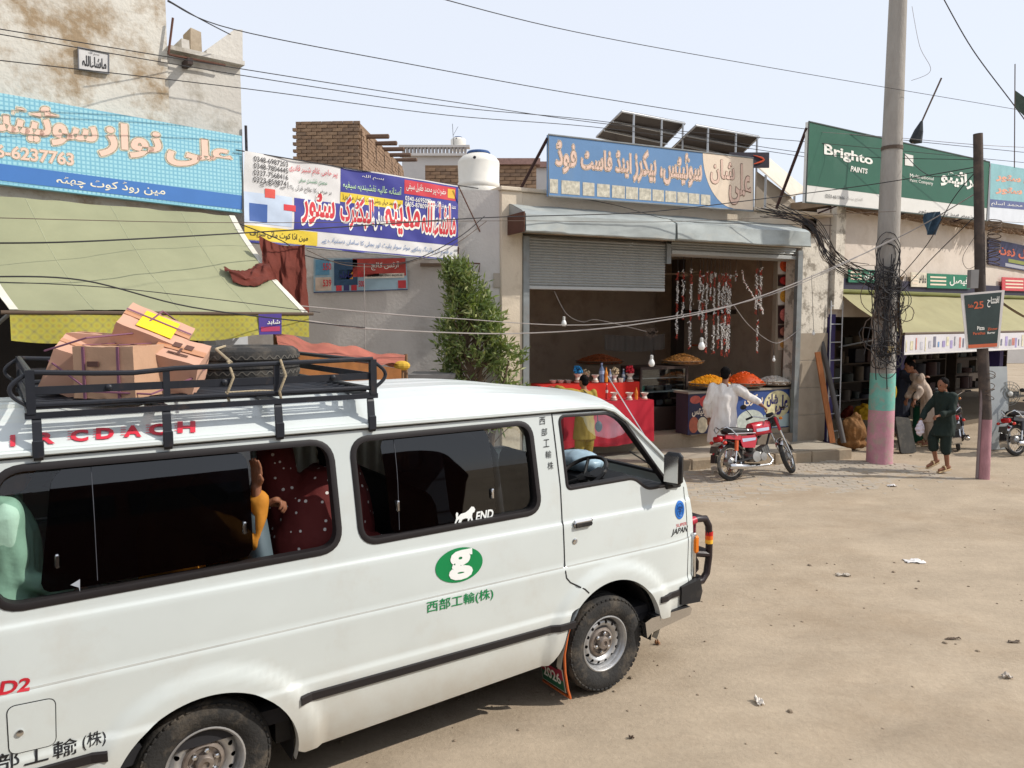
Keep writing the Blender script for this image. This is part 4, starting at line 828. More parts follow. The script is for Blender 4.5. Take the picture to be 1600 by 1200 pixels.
# awnings with a printed valance
def awning2(label, xa, xb, nm):
    t = T('awning', label, 'awning', RF, ((xa + xb) / 2, -.8, 2)); z0 = rs(1450, 462)[1]; z1 = rs(1450, 521, -1.35)[1]; z2 = rs(1450, 553, -1.35)[1]
    def fn(u, v): x = xa + (xb - xa) * u; return (x, -.03 - 1.32 * v, z0 + (z1 - z0) * v - .07 * math.sin(v * math.pi) + .015 * noise.noise(Vector((x * 2, v * 3, nm))))
    t.part('canvas', MB().grid(40, 12, fn), mat('canvas_khaki', (154, 148, 112), rough=.9, var=.12, scale=1.5, dirt=(140, 130, 96), damt=.3), smooth=True, ang=180)
    t.part('roll', MB().tube([(xa, -.06, z0 + .03), (xb, -.06, z0 + .03)], .045, 8), mat('roll_green', (110, 112, 60), rough=.8), smooth=True)
    t.part('front_bar', MB().tube([(xa, -1.35, z1), (xb, -1.35, z1)], .028, 8), mat('bar_brown', (90, 74, 60)), smooth=True)
    vq = [Vector((xa, -1.37, z2)), Vector((xb, -1.37, z2)), Vector((xb, -1.37, z1 - .02)), Vector((xa, -1.37, z1 - .02))]
    vp_ = t.part('printed_valance', slab(vq, .004), mat('valance_white', (206, 202, 204), rough=.6, var=.12, scale=2))
    n_ = max(3, int((xb - xa) / .16))
    for k in range(n_):
        c = rnd.choice(((160, 148, 190), (110, 150, 196), (186, 190, 120), (196, 130, 120), (150, 150, 156), (214, 206, 176), (120, 120, 134), (190, 188, 194)))
        u = (k + rnd.uniform(.1, .4)) / n_; t.part('tool_print', qmesh(sub_quad(vq, u, rnd.uniform(.14, .4), u + .55 / n_ * rnd.uniform(.4, 1.4), rnd.uniform(.6, .9), .004 + k % 3 * .001)), mat('tv_%d_%d_%d' % c, c, rough=.6, var=.35, scale=9), vp_)
    t.part('hem', qmesh(sub_quad(vq, 0, .02, 1, .09, .006)), mat('hem_white', (220, 216, 210), rough=.6), vp_)
    for x in (xa + .05, xb - .05): t.part('arm', MB().tube([(x, -1.33, z1), (x, -.02, z1 - .28)], .016, 6), M_STEELP)
    return t
awning2('khaki awning with printed tool valance right of the concrete pole', rs(1310, 460)[0], rs(1545, 480)[0] + .1, 1)
awning2('khaki awning running off the right edge of the picture', rs(1545, 480)[0] + .35, 13.5, 2)
# things standing about the hardware shop
M_STUFF = [mat('goods_%d' % i, c, rough=.7, var=.2, scale=5) for i, c in enumerate(((44, 50, 48), (62, 52, 44), (40, 40, 48), (82, 72, 60), (58, 34, 32)))]
k = 0
for (px, py, w_, h_, d_, nm, lab) in ((1340, 640, .35, .5, .35, 'paint_drum', 'dark drum in the shadow of the hardware shop doorway'), (1375, 610, .5, .3, .3, 'carton_stack', 'stack of goods on a shelf in the dark hardware shop'),):
    pass
ld = T('aluminium_ladder', 'narrow white metal ladder leaning in the hardware shop doorway', 'ladder', RF, (.35, -.1, 0))
xa, xb = rs(1294, 610, -.1)[0], rs(1312, 610, -.1)[0]; zt_ = rs(1303, 470, -.1)[1]; zb_ = rs(1303, 612, -.1)[1]
for x in (xa, xb): ld.part('rail', MB().tube([(x, -.12, .12), (x, -.10, zt_)], .012, 6), mat('white_metal', (196, 198, 200), rough=.4))
for k in range(8): z = .3 + (zt_ - .4) * k / 7; ld.part('rung', MB().tube([(xa, -.11, z), (xb, -.11, z)], .009, 6), MATS['white_metal'])
wp = gnd(1301, 692, KZ); one('wooden_plank', 'orange-brown wooden plank leaning at the hardware shop doorway', 'plank', MB().box((-.05, -.02, 0), (.05, .02, 1.75), Matrix.Translation((wp.x, wp.y, KZ)) @ Matrix.Rotation(R(-9), 4, 'Y') @ Matrix.Rotation(R(-6), 4, 'X')), mat('plank_wood', (160, 100, 58), rough=.8, var=.25, scale=6, stretch=(8, 8, 1)), o=wp)
wp2 = gnd(1318, 692, KZ); one('steel_pipe', 'dark grey pipe leaning beside the wooden plank', 'pipe', MB().tube([wp2, wp2 + Vector((-.28, .5, 1.9))], .05, 10), mat('pipe_grey', (86, 82, 80), rough=.6), o=wp2, smooth=True)
def sack(name, label, px, py, w_, h_, col, seed, cat='sack'):
    p = gnd(px, py, .05); m_ = MB(); m_.ball(p + Vector((0, 0, h_ * .42)), (w_ * .5, w_ * .42, h_ * .46), 18, 12); m_.ball(p + Vector((0, 0, h_ * .12)), (w_ * .52, w_ * .45, h_ * .18), 18, 8)
    m_.ball(p + Vector((.06, 0, h_ * .80)), (w_ * .22, w_ * .2, h_ * .22), 12, 8); e = bpy.data.objects.new(name, blob(m_, name, .014, 4, p, .035, 9, (1, 1, .6), seed)); COL.objects.link(e); e.location = p
    e.data.materials.append(mat(name + '_%d' % seed, col, rough=.85, var=.3, scale=6, bump=.4, bscale=40)); tagprops(e, label, cat)
sack('sack', 'brown jute sack on the floor beside the pink pole base', 1331, 698, .5, .66, (122, 84, 44), 1)
sack('plastic_bag', 'bright yellow bag of rope piled on the brown sack', 1346, 658, .42, .42, (206, 160, 28), 2, 'bag')
sack('plastic_bag', 'dull red bag beside the yellow one in the doorway', 1324, 656, .30, .34, (146, 60, 42), 3, 'bag')
hp = gnd(1341, 692, .1); one('hose_coil', 'yellow hose loops hanging by the pink pole', 'hose', MB().tube([hp + Vector((.55 + .10 * math.cos(a * 3), -.05 + .05 * math.sin(a), 1.0 + .18 * math.sin(a * 3))) for a in [2 * math.pi * k / 60 for k in range(61)]], .014, 6), mat('hose_yellow', (214, 172, 40), rough=.5), o=hp, smooth=True)
sp0 = gnd(1419, 708); slb = MB().prism(round_poly([(-.19, 0), (.19, 0), (.17, .66), (-.17, .70)], .05), -.02, .02); one('black_slab', 'worn black rubber slab leaning right of the concrete pole', 'slab', jitter(slb.moved(Matrix.Translation(sp0) @ Matrix.Rotation(R(20), 4, 'Z') @ Matrix.Rotation(R(-16), 4, 'X')), .006, 6), mat('slab_black', (58, 56, 52), rough=.85, var=.3, scale=5, dirt=(110, 102, 90), damt=.35, dscale=6), o=sp0)
gp_ = gnd(1446, 690); gd = T('green_drum', 'green drum with a steel pan in the doorway behind the walking man', 'drum', W0, gp_); gd.part('drum', MB().lathe([(.0, 0), (.24, 0), (.25, .03), (.25, .3), (.26, .32), (.25, .34), (.25, .68), (.26, .70), (.24, .72), (0, .72)], 24, Matrix.Translation(gp_), caps=False), mat('drum_green', (34, 92, 68), rough=.5, var=.2), smooth=True)
gd.part('pan', MB().lathe([(.05, .73), (.24, .80), (.25, .81), (.05, .75)], 20, Matrix.Translation(gp_), caps=False), M_CHROME, smooth=True)
fp = gnd(1574, 700); fan = T('pedestal_fan', 'grey wire-caged fan in the shop at the right edge', 'fan', W0, fp); fc = atY(1575, 615, fp.y)
cg = MB()
for r_ in (.06, .12, .18, .235): cg.tube([fc + Vector((r_ * math.cos(a), -.05 + .03 * (r_ > .2), r_ * math.sin(a))) for a in [2 * math.pi * k / 28 for k in range(28)]], .006, 4, closed=True)
for k in range(16): a = 2 * math.pi * k / 16; cg.tube([fc + Vector((0, -.06, 0)), fc + Vector((.235 * math.cos(a), -.02, .235 * math.sin(a)))], .004, 4)
fan.part('cage', cg, mat('cage_grey', (128, 128, 122), rough=.4), kind='stuff'); fan.part('stand', MB().tube([fc, Vector((fc.x, fc.y + .05, 0))], .03, 8), MATS['cage_grey']); fan.part('hub', MB().ball(fc + Vector((0, -.07, 0)), (.05, .03, .05), 12, 8), mat('hub_white', (206, 204, 196)), smooth=True)
for k in range(3): a = 2.1 * k; fan.part('blade', MB().cbox(fc + Vector((.10 * math.cos(a), -.01, .10 * math.sin(a))), (.2, .01, .09), Matrix.Rotation(-a, 4, 'Y')), mat('blade_grey', (90, 92, 92)))
wb = gnd(1560, 702); one('sheet_board', 'tall pale grey sheet board standing at the right doorway', 'board', MB().box((-.22, -.03, 0), (.22, .03, 1.6), Matrix.Translation(wb) @ Matrix.Rotation(R(10), 4, 'Z') @ Matrix.Rotation(R(-6), 4, 'X')), mat('panel_pale', (160, 164, 164), rough=.5, var=.12, scale=2), o=wb)
# shelves of goods deep in the dark shop
for i, (x0_, x1_) in enumerate(((.6, 2.4), (3.2, 5.2), (6.0, 8.4), (9, 12))):
    t = T('goods_shelf', ('crowded shelf of goods in the dark shop behind the concrete pole', 'crowded shelf of goods deep behind the walking man', 'crowded shelf of goods behind the thin pole', 'crowded shelf of goods at the far right doorway')[i], 'shelf', RF, ((x0_ + x1_) / 2, 2, 0))
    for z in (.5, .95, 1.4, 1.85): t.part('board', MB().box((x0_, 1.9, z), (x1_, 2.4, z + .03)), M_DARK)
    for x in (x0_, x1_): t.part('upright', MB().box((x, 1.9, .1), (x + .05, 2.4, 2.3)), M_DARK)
    for z in (.53, .98, 1.43, 1.88):
        x = x0_ + .1
        while x < x1_ - .15:
            w_ = rnd.uniform(.10, .42); h_ = rnd.uniform(.08, .36)
            if rnd.random() < .5: t.part('tin', MB().lathe([(.0, 0), (w_ / 2, 0), (w_ / 2, h_), (0, h_)], 10, Matrix.Translation((x + w_ / 2, 2.05, z)), caps=False), rnd.choice(M_STUFF), smooth=True)
            else: t.part('packet', MB().cbox((x + w_ / 2, 2.08, z + h_ / 2), (w_, .2, h_)), rnd.choice(M_STUFF))
            x += w_ + rnd.uniform(.02, .3)
# far ground beyond: distant low buildings to close the horizon at the right edge
fb = T('far_house', 'low distant shop block closing the street at the far right', 'house', W0, (40, 44, 0)); fb.part('wall', MB().box((26, 44, 0), (70, 50, 4.2)), M_WHITEW)
# ================================================================ the van
VF = Fr(0.651, 4.973, 56)
M_PAINT = mat('van_paint', (206, 212, 209), rough=.32, var=.04, scale=1.6, spec=.5, coat=.3, dirt=(188, 182, 170), damt=.22, dscale=2.4)
nt, N, L, b = nodes_of(M_PAINT); tc = N.new('ShaderNodeTexCoord'); sx = N.new('ShaderNodeSeparateXYZ'); L.new(tc.outputs['Object'], sx.inputs[0])      # road dust thrown up along the sills
zr_ = N.new('ShaderNodeMapRange'); zr_.inputs[1].default_value = .72; zr_.inputs[2].default_value = .24; L.new(sx.outputs[2], zr_.inputs[0])
nz_ = N.new('ShaderNodeTexNoise'); nz_.inputs['Scale'].default_value = 4; nz_.inputs['Detail'].default_value = 9; nz_.inputs['Roughness'].default_value = .7; L.new(tc.outputs['Object'], nz_.inputs['Vector'])
mm_ = N.new('ShaderNodeMath'); mm_.operation = 'MULTIPLY'; L.new(zr_.outputs[0], mm_.inputs[0]); L.new(nz_.outputs[0], mm_.inputs[1])
mx_ = N.new('ShaderNodeMix'); mx_.data_type = 'RGBA'; mx_.inputs[7].default_value = (*lin((168, 152, 130)), 1); L.new(mm_.outputs[0], mx_.inputs[0]); L.new(b.inputs['Base Color'].links[0].from_socket, mx_.inputs[6]); L.new(mx_.outputs[2], b.inputs['Base Color'])
M_BLACK = mat('black_rubber', (30, 29, 30), rough=.65, var=.2, scale=12, dirt=(120, 108, 92), damt=.14, dscale=5)
M_TYRE = mat('tyre_rubber', (46, 45, 44), rough=.85, var=.25, scale=9, bump=.3, bscale=60, dirt=(132, 120, 104), damt=.3, dscale=7)
M_STEEL = mat('wheel_steel', (186, 187, 188), rough=.42, metal=.7, var=.2, scale=8, dirt=(120, 104, 88), damt=.25, dscale=12)
M_DARKIN = mat('van_trim', (38, 38, 42), rough=.8, var=.15)
M_SEAM = mat('panel_gap', (40, 40, 40), rough=.9, var=.1)
M_HEAD = mat('headliner', (150, 148, 140), rough=.9, var=.06)
G_DARK = glass_mat('tinted_glass', (.018, .020, .026), refl=1.0)
G_MID = glass_mat('smoked_glass', (.38, .40, .42), refl=1.0)
G_CLEAR = glass_mat('clear_glass', (.86, .9, .9), refl=1.0)
VW = 1.69
def smoothstep(a, b, x):
    t = max(0.0, min(1.0, (x - a) / (b - a))); return t * t * (3 - 2 * t)
ARCH_F, ARCH_R = (0.02, .345, .43, .43), (-2.55, .305, .435, .405)
def van_w(x, z):
    """how far the side lies inwards of its widest line"""
    w = .085 * max(0.0, z - .95) ** 1.3 if z > .95 else (.03 * ((.5 - z) / .2) ** 2 if z < .5 else 0)
    w += .011 * smoothstep(.922, .938, z) + .010 * smoothstep(1.195, 1.222, z) - .012 * smoothstep(.655, .62, z)
    for (cx, cz, rx, rz) in (ARCH_F, ARCH_R):
        q = math.hypot((x - cx) / (rx + .105), (z - cz) / (rz + .085))
        w -= .026 * smoothstep(1.06, .985, q)
    if x > .45: w += .05 * ((x - .45) / .4) ** 2.2
    if x < -3.3: w += .05 * ((-3.3 - x) / .45) ** 2
    return w
XF = [(0.22, .70), (.5, .785), (.75, .838), (.95, .852), (1.1, .842), (1.3, .795), (1.36, .762), (1.6, .49), (1.88, .165), (1.96, .06)]
def xf(z):
    for (a, p), (b, q) in zip(XF, XF[1:]):
        if z <= b: return p + (q - p) * (z - a) / (b - a)
    return XF[-1][1]
def poly_sd(P, x, z):
    d = 1e9; ins = False; n = len(P)
    for i in range(n):
        x0, z0 = P[i - 1]; x1, z1 = P[i]; ex, ez = x1 - x0, z1 - z0; px, pz = x - x0, z - z0
        t = max(0, min(1, (px * ex + pz * ez) / (ex * ex + ez * ez + 1e-12))); d = min(d, (px - ex * t) ** 2 + (pz - ez * t) ** 2)
        if (z0 > z) != (z1 > z) and x < ex * (z - z0) / (ez or 1e-12) + x0: ins = not ins
    return -math.sqrt(d) if ins else math.sqrt(d)
def clip_grid(xs, zs, sd, fn):
    """grid cut along sd = 0 (kept where sd > 0)"""
    mb = MB(); D = [[sd(x, z) for x in xs] for z in zs]; vid = {}
    def vert(i, j):
        k = (i, j)
        if k not in vid: vid[k] = len(mb.v); mb.v.append(Vector(fn(xs[i], zs[j])))
        return vid[k]
    def cross(a, b):
        k = (a, b) if a < b else (b, a)
        if k not in vid:
            (i, j), (m, n) = k; d0, d1 = D[j][i], D[n][m]; t = d0 / (d0 - d1); vid[k] = len(mb.v)
            mb.v.append(Vector(fn(xs[i] + (xs[m] - xs[i]) * t, zs[j] + (zs[n] - zs[j]) * t)))
        return vid[k]
    for j in range(len(zs) - 1):
        for i in range(len(xs) - 1):
            C = [(i, j), (i + 1, j), (i + 1, j + 1), (i, j + 1)]; S = [D[b][a] > 0 for a, b in C]
            if not any(S): continue
            f = []
            for k in range(4):
                a, b = C[k], C[(k + 1) % 4]
                if S[k]: f.append(vert(*a))
                if S[k] != S[(k + 1) % 4]: f.append(cross(a, b))
            if len(f) > 2: mb.f.append(tuple(f))
    return mb
def vp(*q): return [VF.p(x, y, .05) for x, y in q]
WIN_A = round_poly([(-3.37, 1.288), (-1.857, 1.300), (-1.884, 1.856), (-3.34, 1.862)], .1)
WIN_B = round_poly([(-1.722, 1.306), (-.552, 1.316), (-.595, 1.858), (-1.750, 1.852)], .085)
WIN_D = round_poly([(-.318, 1.423), (.255, 1.430), (.372, 1.340), (.585, 1.338), (.135, 1.872), (-.355, 1.882)], [.03, .05, .04, .03, .12, .04])
ZB = .26
CUT = round_poly([(-.62, .10), (-.50, .335), (-.425, .40), (-.385, .52), (-.345, .66), (-.2, .62), (0, .3), (0, .1)], .05)
def van_sd(x, z):
    d = min((xf(z) - x) * .8, x + 3.78, 1.945 - z)
    zb = (ZB + .065 * max(0, min(1, (x + 2.1) / 1.6))) if x < .2 else .415
    d = min(d, z - zb)
    for (cx, cz, rx, rz) in (ARCH_F, ARCH_R):
        if abs(x - cx) < .6 and z < .9: d = min(d, (math.hypot((x - cx) / rx, (z - cz) / rz) - 1) * rx)
    if -.6 < x < 0 and z < .75: d = min(d, poly_sd(CUT, x, z))
    for Wp in (WIN_A, WIN_B, WIN_D):
        xs_ = [p[0] for p in Wp]
        if min(xs_) - .1 < x < max(xs_) + .1 and z > 1.2: d = min(d, poly_sd(Wp, x, z))
    return d
van = T('passenger_van', 'white high-roof passenger van with roof rack and green oval emblem, parked nearest the camera', 'van', VF, (-1.3, .845, 0))
_xs = [-3.78 + .034 * i for i in range(int((.92 + 3.78) / .034) + 1)]
_zs = sorted(set([round(.22 + .034 * k, 3) for k in range(51)] + [.925, .930, .934, .938, 1.195, 1.204, 1.213, 1.222, .62, .632, .643, .655, 1.945]))
_side = clip_grid(_xs, _zs, van_sd, lambda x, z: (x, van_w(x, z), z))
_body = MB().join(_side)
_body.join(_side.moved(Matrix.Translation((0, VW, 0)) @ Matrix.Diagonal((1, -1, 1, 1))))
# lips of the wheel arches and windows, so that the sheet shows depth
def lip(outline, depth, mb, sgn=1):
    n = len(outline); vs = []
    for (x, z) in outline: vs += [(x, van_w(x, z), z), (x, van_w(x, z) + depth, z)]
    mb.add(vs, [(2 * i, 2 * ((i + 1) % n), 2 * ((i + 1) % n) + 1, 2 * i + 1) for i in range(n)])
for (cx, cz, rx, rz) in (ARCH_F, ARCH_R):
    ol = [(cx + rx * math.cos(a), cz + rz * math.sin(a)) for a in [math.pi * (k / 40 * 1.12 - .06) for k in range(41)]]
    vs = []
    for (x, z) in ol: vs += [(x, van_w(x, z), z), (x, van_w(x, z) + .05, z)]
    _body.add(vs, [(2 * i, 2 * i + 2, 2 * i + 3, 2 * i + 1) for i in range(40)])
# roof: crowned, with soft lengthwise swages, falling to the windscreen header
def roof_pt(u, v, dz=0):
    x = -3.78 + (.10 + 3.78) * u
    g = van_w(min(x, .4), 1.945); y = g + (VW - 2 * g) * v
    e = abs(2 * v - 1); fall = 1 - .62 * smoothstep(-.95, .12, x)
    crown = .145 * (1 - e ** 3.0) * fall
    sw = .006 * max(0, math.cos(v * math.pi * 14)) ** 3 * (1 - e ** 6) * smoothstep(.05, -.5, x)
    return (x + (.10 * (1 - e ** 2) * smoothstep(-.3, .1, x)), y, 1.945 + crown + sw - .02 * smoothstep(-.2, .1, x) - dz)
_body.grid(60, 72, roof_pt)
# front: nose panel under the windscreen
def nose_pt(u, v):
    z = .40 + (1.345 - .40) * v; e = 2 * u - 1
    return (xf(z) + .055 * (1 - abs(e) ** 3), van_w(xf(z), z) + (VW - 2 * van_w(xf(z), z)) * u, z)
_body.grid(20, 24, nose_pt)
def header_pt(u, v):
    a = Vector(roof_pt(1, u)); b = Vector(wscreen(u, 1)); return a * (1 - v) + b * v
def wscreen(u, v):
    z0, z1 = 1.345, 1.90; z = z0 + (z1 - z0) * v; e = 2 * u - 1; x = xf(z) + .055 * (1 - abs(e) ** 3)
    g = van_w(min(x, .7), z); return (x, g + (VW - 2 * g) * u, z)
_body.grid(16, 2, header_pt)
_body.box((-3.80, .10, .35), (-3.76, VW - .10, 1.94))
o_body = van.part('body', _body, M_PAINT, smooth=True, ang=50)
# inside: floor, liner, wheel tubs, dashboard
van.part('floor', MB().box((-3.7, .08, .42), (.62, VW - .08, .50)), M_DARKIN)
van.part('underbody', MB().box((-3.6, .22, .26), (.50, VW - .22, .40)).box((-2.2, .10, .30), (-.45, VW - .1, .41)), M_BLACK)
hl = MB(); hl.grid(24, 16, lambda u, v: roof_pt(u, .03 + .94 * v, .03)); van.part('headliner', hl, M_HEAD, smooth=True)
for (cx, cz, rx, rz) in (ARCH_F, ARCH_R):
    for sd_ in (0, 1):
        tub = MB(); vs = []
        for k in range(25):
            a = math.pi * (k / 24 * 1.16 - .08)
            for q in (.052, .40):
                y = q if not sd_ else VW - q; vs.append((cx + (rx - .004) * math.cos(a), y, cz + (rz - .004) * math.sin(a)))
        tub.add(vs, [(2 * i, 2 * i + 2, 2 * i + 3, 2 * i + 1) for i in range(24)])
        y = .40 if not sd_ else VW - .40
        tub.prism([(cx + rx * math.cos(math.pi * k / 20), cz + rz * math.sin(math.pi * k / 20)) for k in range(21)], y, y + .01); van.part('wheel_tub', tub, M_BLACK, smooth=True)

dash = MB(); dash.prism([(.70, .95), (.72, 1.30), (.55, 1.34), (.34, 1.30), (.28, 1.16), (.32, .95)], .12, VW - .12); dash.cbox((.36, .45, 1.33), (.16, .34, .10), Matrix.Rotation(R(-20), 4, 'Y'), .02)
van.part('dashboard', dash, M_DARKIN, smooth=True)
# window rubbers, panes
def ring_mb(outline, grow, lift, depth, yfun=van_w):
    n = len(outline); P = [Vector(p) for p in outline]; cx = sum(p.x for p in P) / n; vs = []
    for i in range(n):
        t = (P[(i + 1) % n] - P[i - 1]).normalized(); nn = Vector((t.y, -t.x))
        if poly_sd(outline, *(P[i] + nn * .01)) < 0: nn = -nn
        a = P[i] - nn * grow * .35; b = P[i] + nn * grow
        ya, yb = yfun(*a), yfun(*b)
        vs += [(a.x, ya + depth, a.y), (a.x, ya - lift, a.y), ((a.x + b.x) / 2, (ya + yb) / 2 - lift * 1.5, (a.y + b.y) / 2), (b.x, yb - lift * .6, b.y), (b.x, yb + .004, b.y)]
    m = MB(); fs = []
    for i in range(n):
        for k in range(4): j = (i + 1) % n; fs.append((5 * i + k, 5 * j + k, 5 * j + k + 1, 5 * i + k + 1))
    return m.add(vs, fs)
def mirror_y(mb): return mb.moved(Matrix.Translation((0, VW, 0)) @ Matrix.Diagonal((1, -1, 1, 1)))
def pane(outline, dy, yfun=van_w):
    X = [p[0] for p in outline]; Z = [p[1] for p in outline]; xs = [min(X) - .01 + (max(X) - min(X) + .02) * k / 24 for k in range(25)]; zs = [min(Z) - .01 + (max(Z) - min(Z) + .02) * k / 20 for k in range(21)]
    return clip_grid(xs, zs, lambda x, z: -poly_sd(outline, x, z), lambda x, z: (x, yfun(x, 1.25) + .05 * (z - 1.28) + .30 * max(0, z - 1.58) ** 1.6 + dy, z))      # bowed glass
M_RUB = mat('window_rubber', (34, 30, 31), rough=.55, var=.15)
for Wp in (WIN_A, WIN_B):
    van.part('window_rubber', ring_mb(Wp, .024, .006, .05), M_RUB, smooth=True, ang=60)
    van.part('window_rubber', mirror_y(ring_mb(Wp, .024, .006, .05)), M_RUB, smooth=True, ang=60)
van.part('door_window_rubber', ring_mb(WIN_D, .014, .004, .06), M_RUB, smooth=True, ang=60)
van.part('door_window_rubber', mirror_y(ring_mb(WIN_D, .014, .004, .06)), M_RUB, smooth=True, ang=60)
SL_A = round_poly([(-3.205, 1.315), (-2.296, 1.325), (-2.30, 1.850), (-3.135, 1.856)], [.05, .05, .07, .09])
SL_B = round_poly([(-1.545, 1.318), (-.852, 1.334), (-.885, 1.852), (-1.585, 1.848)], [.05, .05, .06, .05])
p_a = van.part('sliding_pane', pane(SL_A, .022), G_DARK, smooth=True); p_b = van.part('sliding_pane', pane(SL_B, .022), G_DARK, smooth=True)
van.part('fixed_pane', pane(round_poly([(-3.37, 1.288), (-2.95, 1.291), (-2.95, 1.860), (-3.34, 1.862)], [.1, .01, .01, .1]), .04), glass_mat('pane_glass', (.80, .86, .84), refl=.8))
van.part('fixed_pane', pane(round_poly([(-.93, 1.314), (-.552, 1.316), (-.595, 1.858), (-.95, 1.856)], [.01, .085, .085, .01]), .04), MATS['pane_glass'])
for (x, z, par) in ((-3.135, 1.45, p_a), (-2.335, 1.475, p_a), (-1.505, 1.47, p_b), (-.885, 1.46, p_b)):
    van.part('pane_latch', MB().cbox((x, van_w(x, 1.25) + .022, z), (.022, .016, .062), None, .006), M_CHROME, par, True)
for x_, pp_ in ((-2.985, p_a), (-1.50, p_b)): van.part('pane_edge', MB().add([(x_ + d_, van_w(x_, 1.25) + .05 * (z_ - 1.28) + .30 * max(0, z_ - 1.58) ** 1.6 + .019, z_) for z_ in (1.335, 1.6, 1.68, 1.76, 1.842) for d_ in (0, .003)], [(2 * k, 2 * k + 1, 2 * k + 3, 2 * k + 2) for k in range(4)]), mat('pane_edge', (74, 76, 82), rough=.4), pp_)
for Wp in (WIN_A, WIN_B): van.part('far_pane', mirror_y(pane(Wp, .03)), G_MID)
ws = MB(); ws.grid(14, 8, lambda u, v: wscreen(.04 + .92 * u, .03 + .94 * v)); van.part('windscreen', ws, G_CLEAR, smooth=True)
wr = MB(); wr.tube([wscreen(.03 + .94 * k / 12, 0) for k in range(13)], .016, 6).tube([wscreen(.03, k / 8) for k in range(9)], .014, 6).tube([wscreen(.97, k / 8) for k in range(9)], .014, 6)
van.part('windscreen_rubber', wr, M_RUB, smooth=True)
# gutter along the roof and down the windscreen pillar, panel gaps
gt = MB(); gp = [(-3.74 + .2 * k, van_w(-3.74 + .2 * k, 1.93) - .012, 1.928) for k in range(19)] + [(.0, van_w(0, 1.93) - .012, 1.922), (.10, van_w(.1, 1.9) - .008, 1.893)]
gp += [(xf(z) - .02, van_w(xf(z), z) - .004, z) for z in (1.82, 1.7, 1.6, 1.5, 1.4, 1.36)]
gt.tube(gp, .014, 6); van.part('rain_gutter', gt, M_PAINT, smooth=True)
van.part('rain_gutter', mirror_y(gt), M_PAINT, smooth=True)
van.part('gutter_seal', MB().tube([(p[0], p[1] + .004, p[2] - .016 if p[0] < .05 else p[2] - .012) for p in gp], .006, 5), M_SEAM)
def seam(pts, w=.0055):
    m = MB(); P = [(x, z) for x, z in pts]; vs = []
    for i, (x, z) in enumerate(P):
        a = Vector(P[max(0, i - 1)]); b = Vector(P[min(len(P) - 1, i + 1)]); t = (b - a).normalized(); nx, nz = -t.y * w / 2, t.x * w / 2
        for sg in (-1, 1): vs.append((x + nx * sg, van_w(x + nx * sg, z + nz * sg) - .0015, z + nz * sg))
    return m.add(vs, [(2 * i, 2 * i + 2, 2 * i + 3, 2 * i + 1) for i in range(len(P) - 1)])
def dense(P, st=.03):
    out = []
    for (a, b) in zip(P, P[1:]):
        n = max(1, int(math.hypot(b[0] - a[0], b[1] - a[1]) / st)); out += [(a[0] + (b[0] - a[0]) * k / n, a[1] + (b[1] - a[1]) * k / n) for k in range(n)]
    return out + [P[-1]]
gapL = dense([(-.415, 1.915), (-.378, 1.44), (-.374, .90), (-.366, .86), (-.335, .825), (-.235, .768), (-.20, .735)])
van.part('door_gap', seam(gapL, .009), M_SEAM)
van.part('door_gap', seam(dense([(-.415, 1.906), (.10, 1.898)]), .006), M_SEAM)
van.part('door_gap', seam(dense([(.752, 1.30), (.772, .95), (.765, .56), (.745, .43)]), .006), M_SEAM)
van.part('crease_line', seam(dense([(-3.7, .932), (-.385, .932)]), .0075), mat('crease_shade', (164, 164, 158), rough=.8))  # grey strips paint the shade that runs along the body crease
van.part('crease_line', seam(dense([(-.36, .932), (.80, .932)]), .0075), MATS['crease_shade'])
def strip(x0, x1, z0, z1, lift=.012):
    m = MB(); vs = []; n = max(2, int((x1 - x0) / .06))
    for k in range(n + 1):
        x = x0 + (x1 - x0) * k / n
        for (dz, l) in ((z0, -.002), (z0 + .006, lift), (z1 - .006, lift), (z1, -.002)): vs.append((x, van_w(x, dz) - l, dz))
    fs = [(4 * i + q, 4 * i + 4 + q, 4 * i + 5 + q, 4 * i + 1 + q) for i in range(n) for q in range(3)] + [(0, 1, 2, 3), tuple(4 * n + q for q in (3, 2, 1, 0))]
    return m.add(vs, fs)
for (x0, x1, z0, z1) in ((-2.105, -.325, .535, .585), (.435, .742, .535, .583), (-3.7, -2.985, .535, .585)): van.part('rub_strip', strip(x0, x1, z0, z1), M_RUB)
# handle, lock, fuel flap
hd = van.part('door_handle', MB().cbox((-.22, van_w(0, 1.19) - .004, 1.190), (.155, .03, .052), None, .012), M_CHROME, smooth=True)
van.part('grip', MB().cbox((-.222, van_w(0, 1.19) - .016, 1.184), (.135, .016, .030), None, .004), M_BLACK, hd)
van.part('door_lock', MB().lathe([(.019, 0), (.019, .006), (.012, .008), (.010, .004)], 14, Matrix.Translation((-.288, van_w(0, 1.08) + .001, 1.083)) @ Matrix.Rotation(R(90), 4, 'X')), M_CHROME, smooth=True)
ff = round_poly([(-3.345, .668), (-3.178, .662), (-3.172, .868), (-3.345, .875)], .03)
van.part('fuel_flap', MB().prism([(x, z) for x, z in ff], -.004, .012), M_PAINT)
van.part('fuel_flap_gap', ring_mb(ff, .004, .0005, .01, lambda x, z: van_w(x, z) - .001), M_SEAM)
van.part('fuel_lock', MB().lathe([(.014, 0), (.014, .01), (.004, .012)], 12, Matrix.Translation((-3.305, -.002, .755)) @ Matrix.Rotation(R(90), 4, 'X')), M_CHROME, smooth=True)
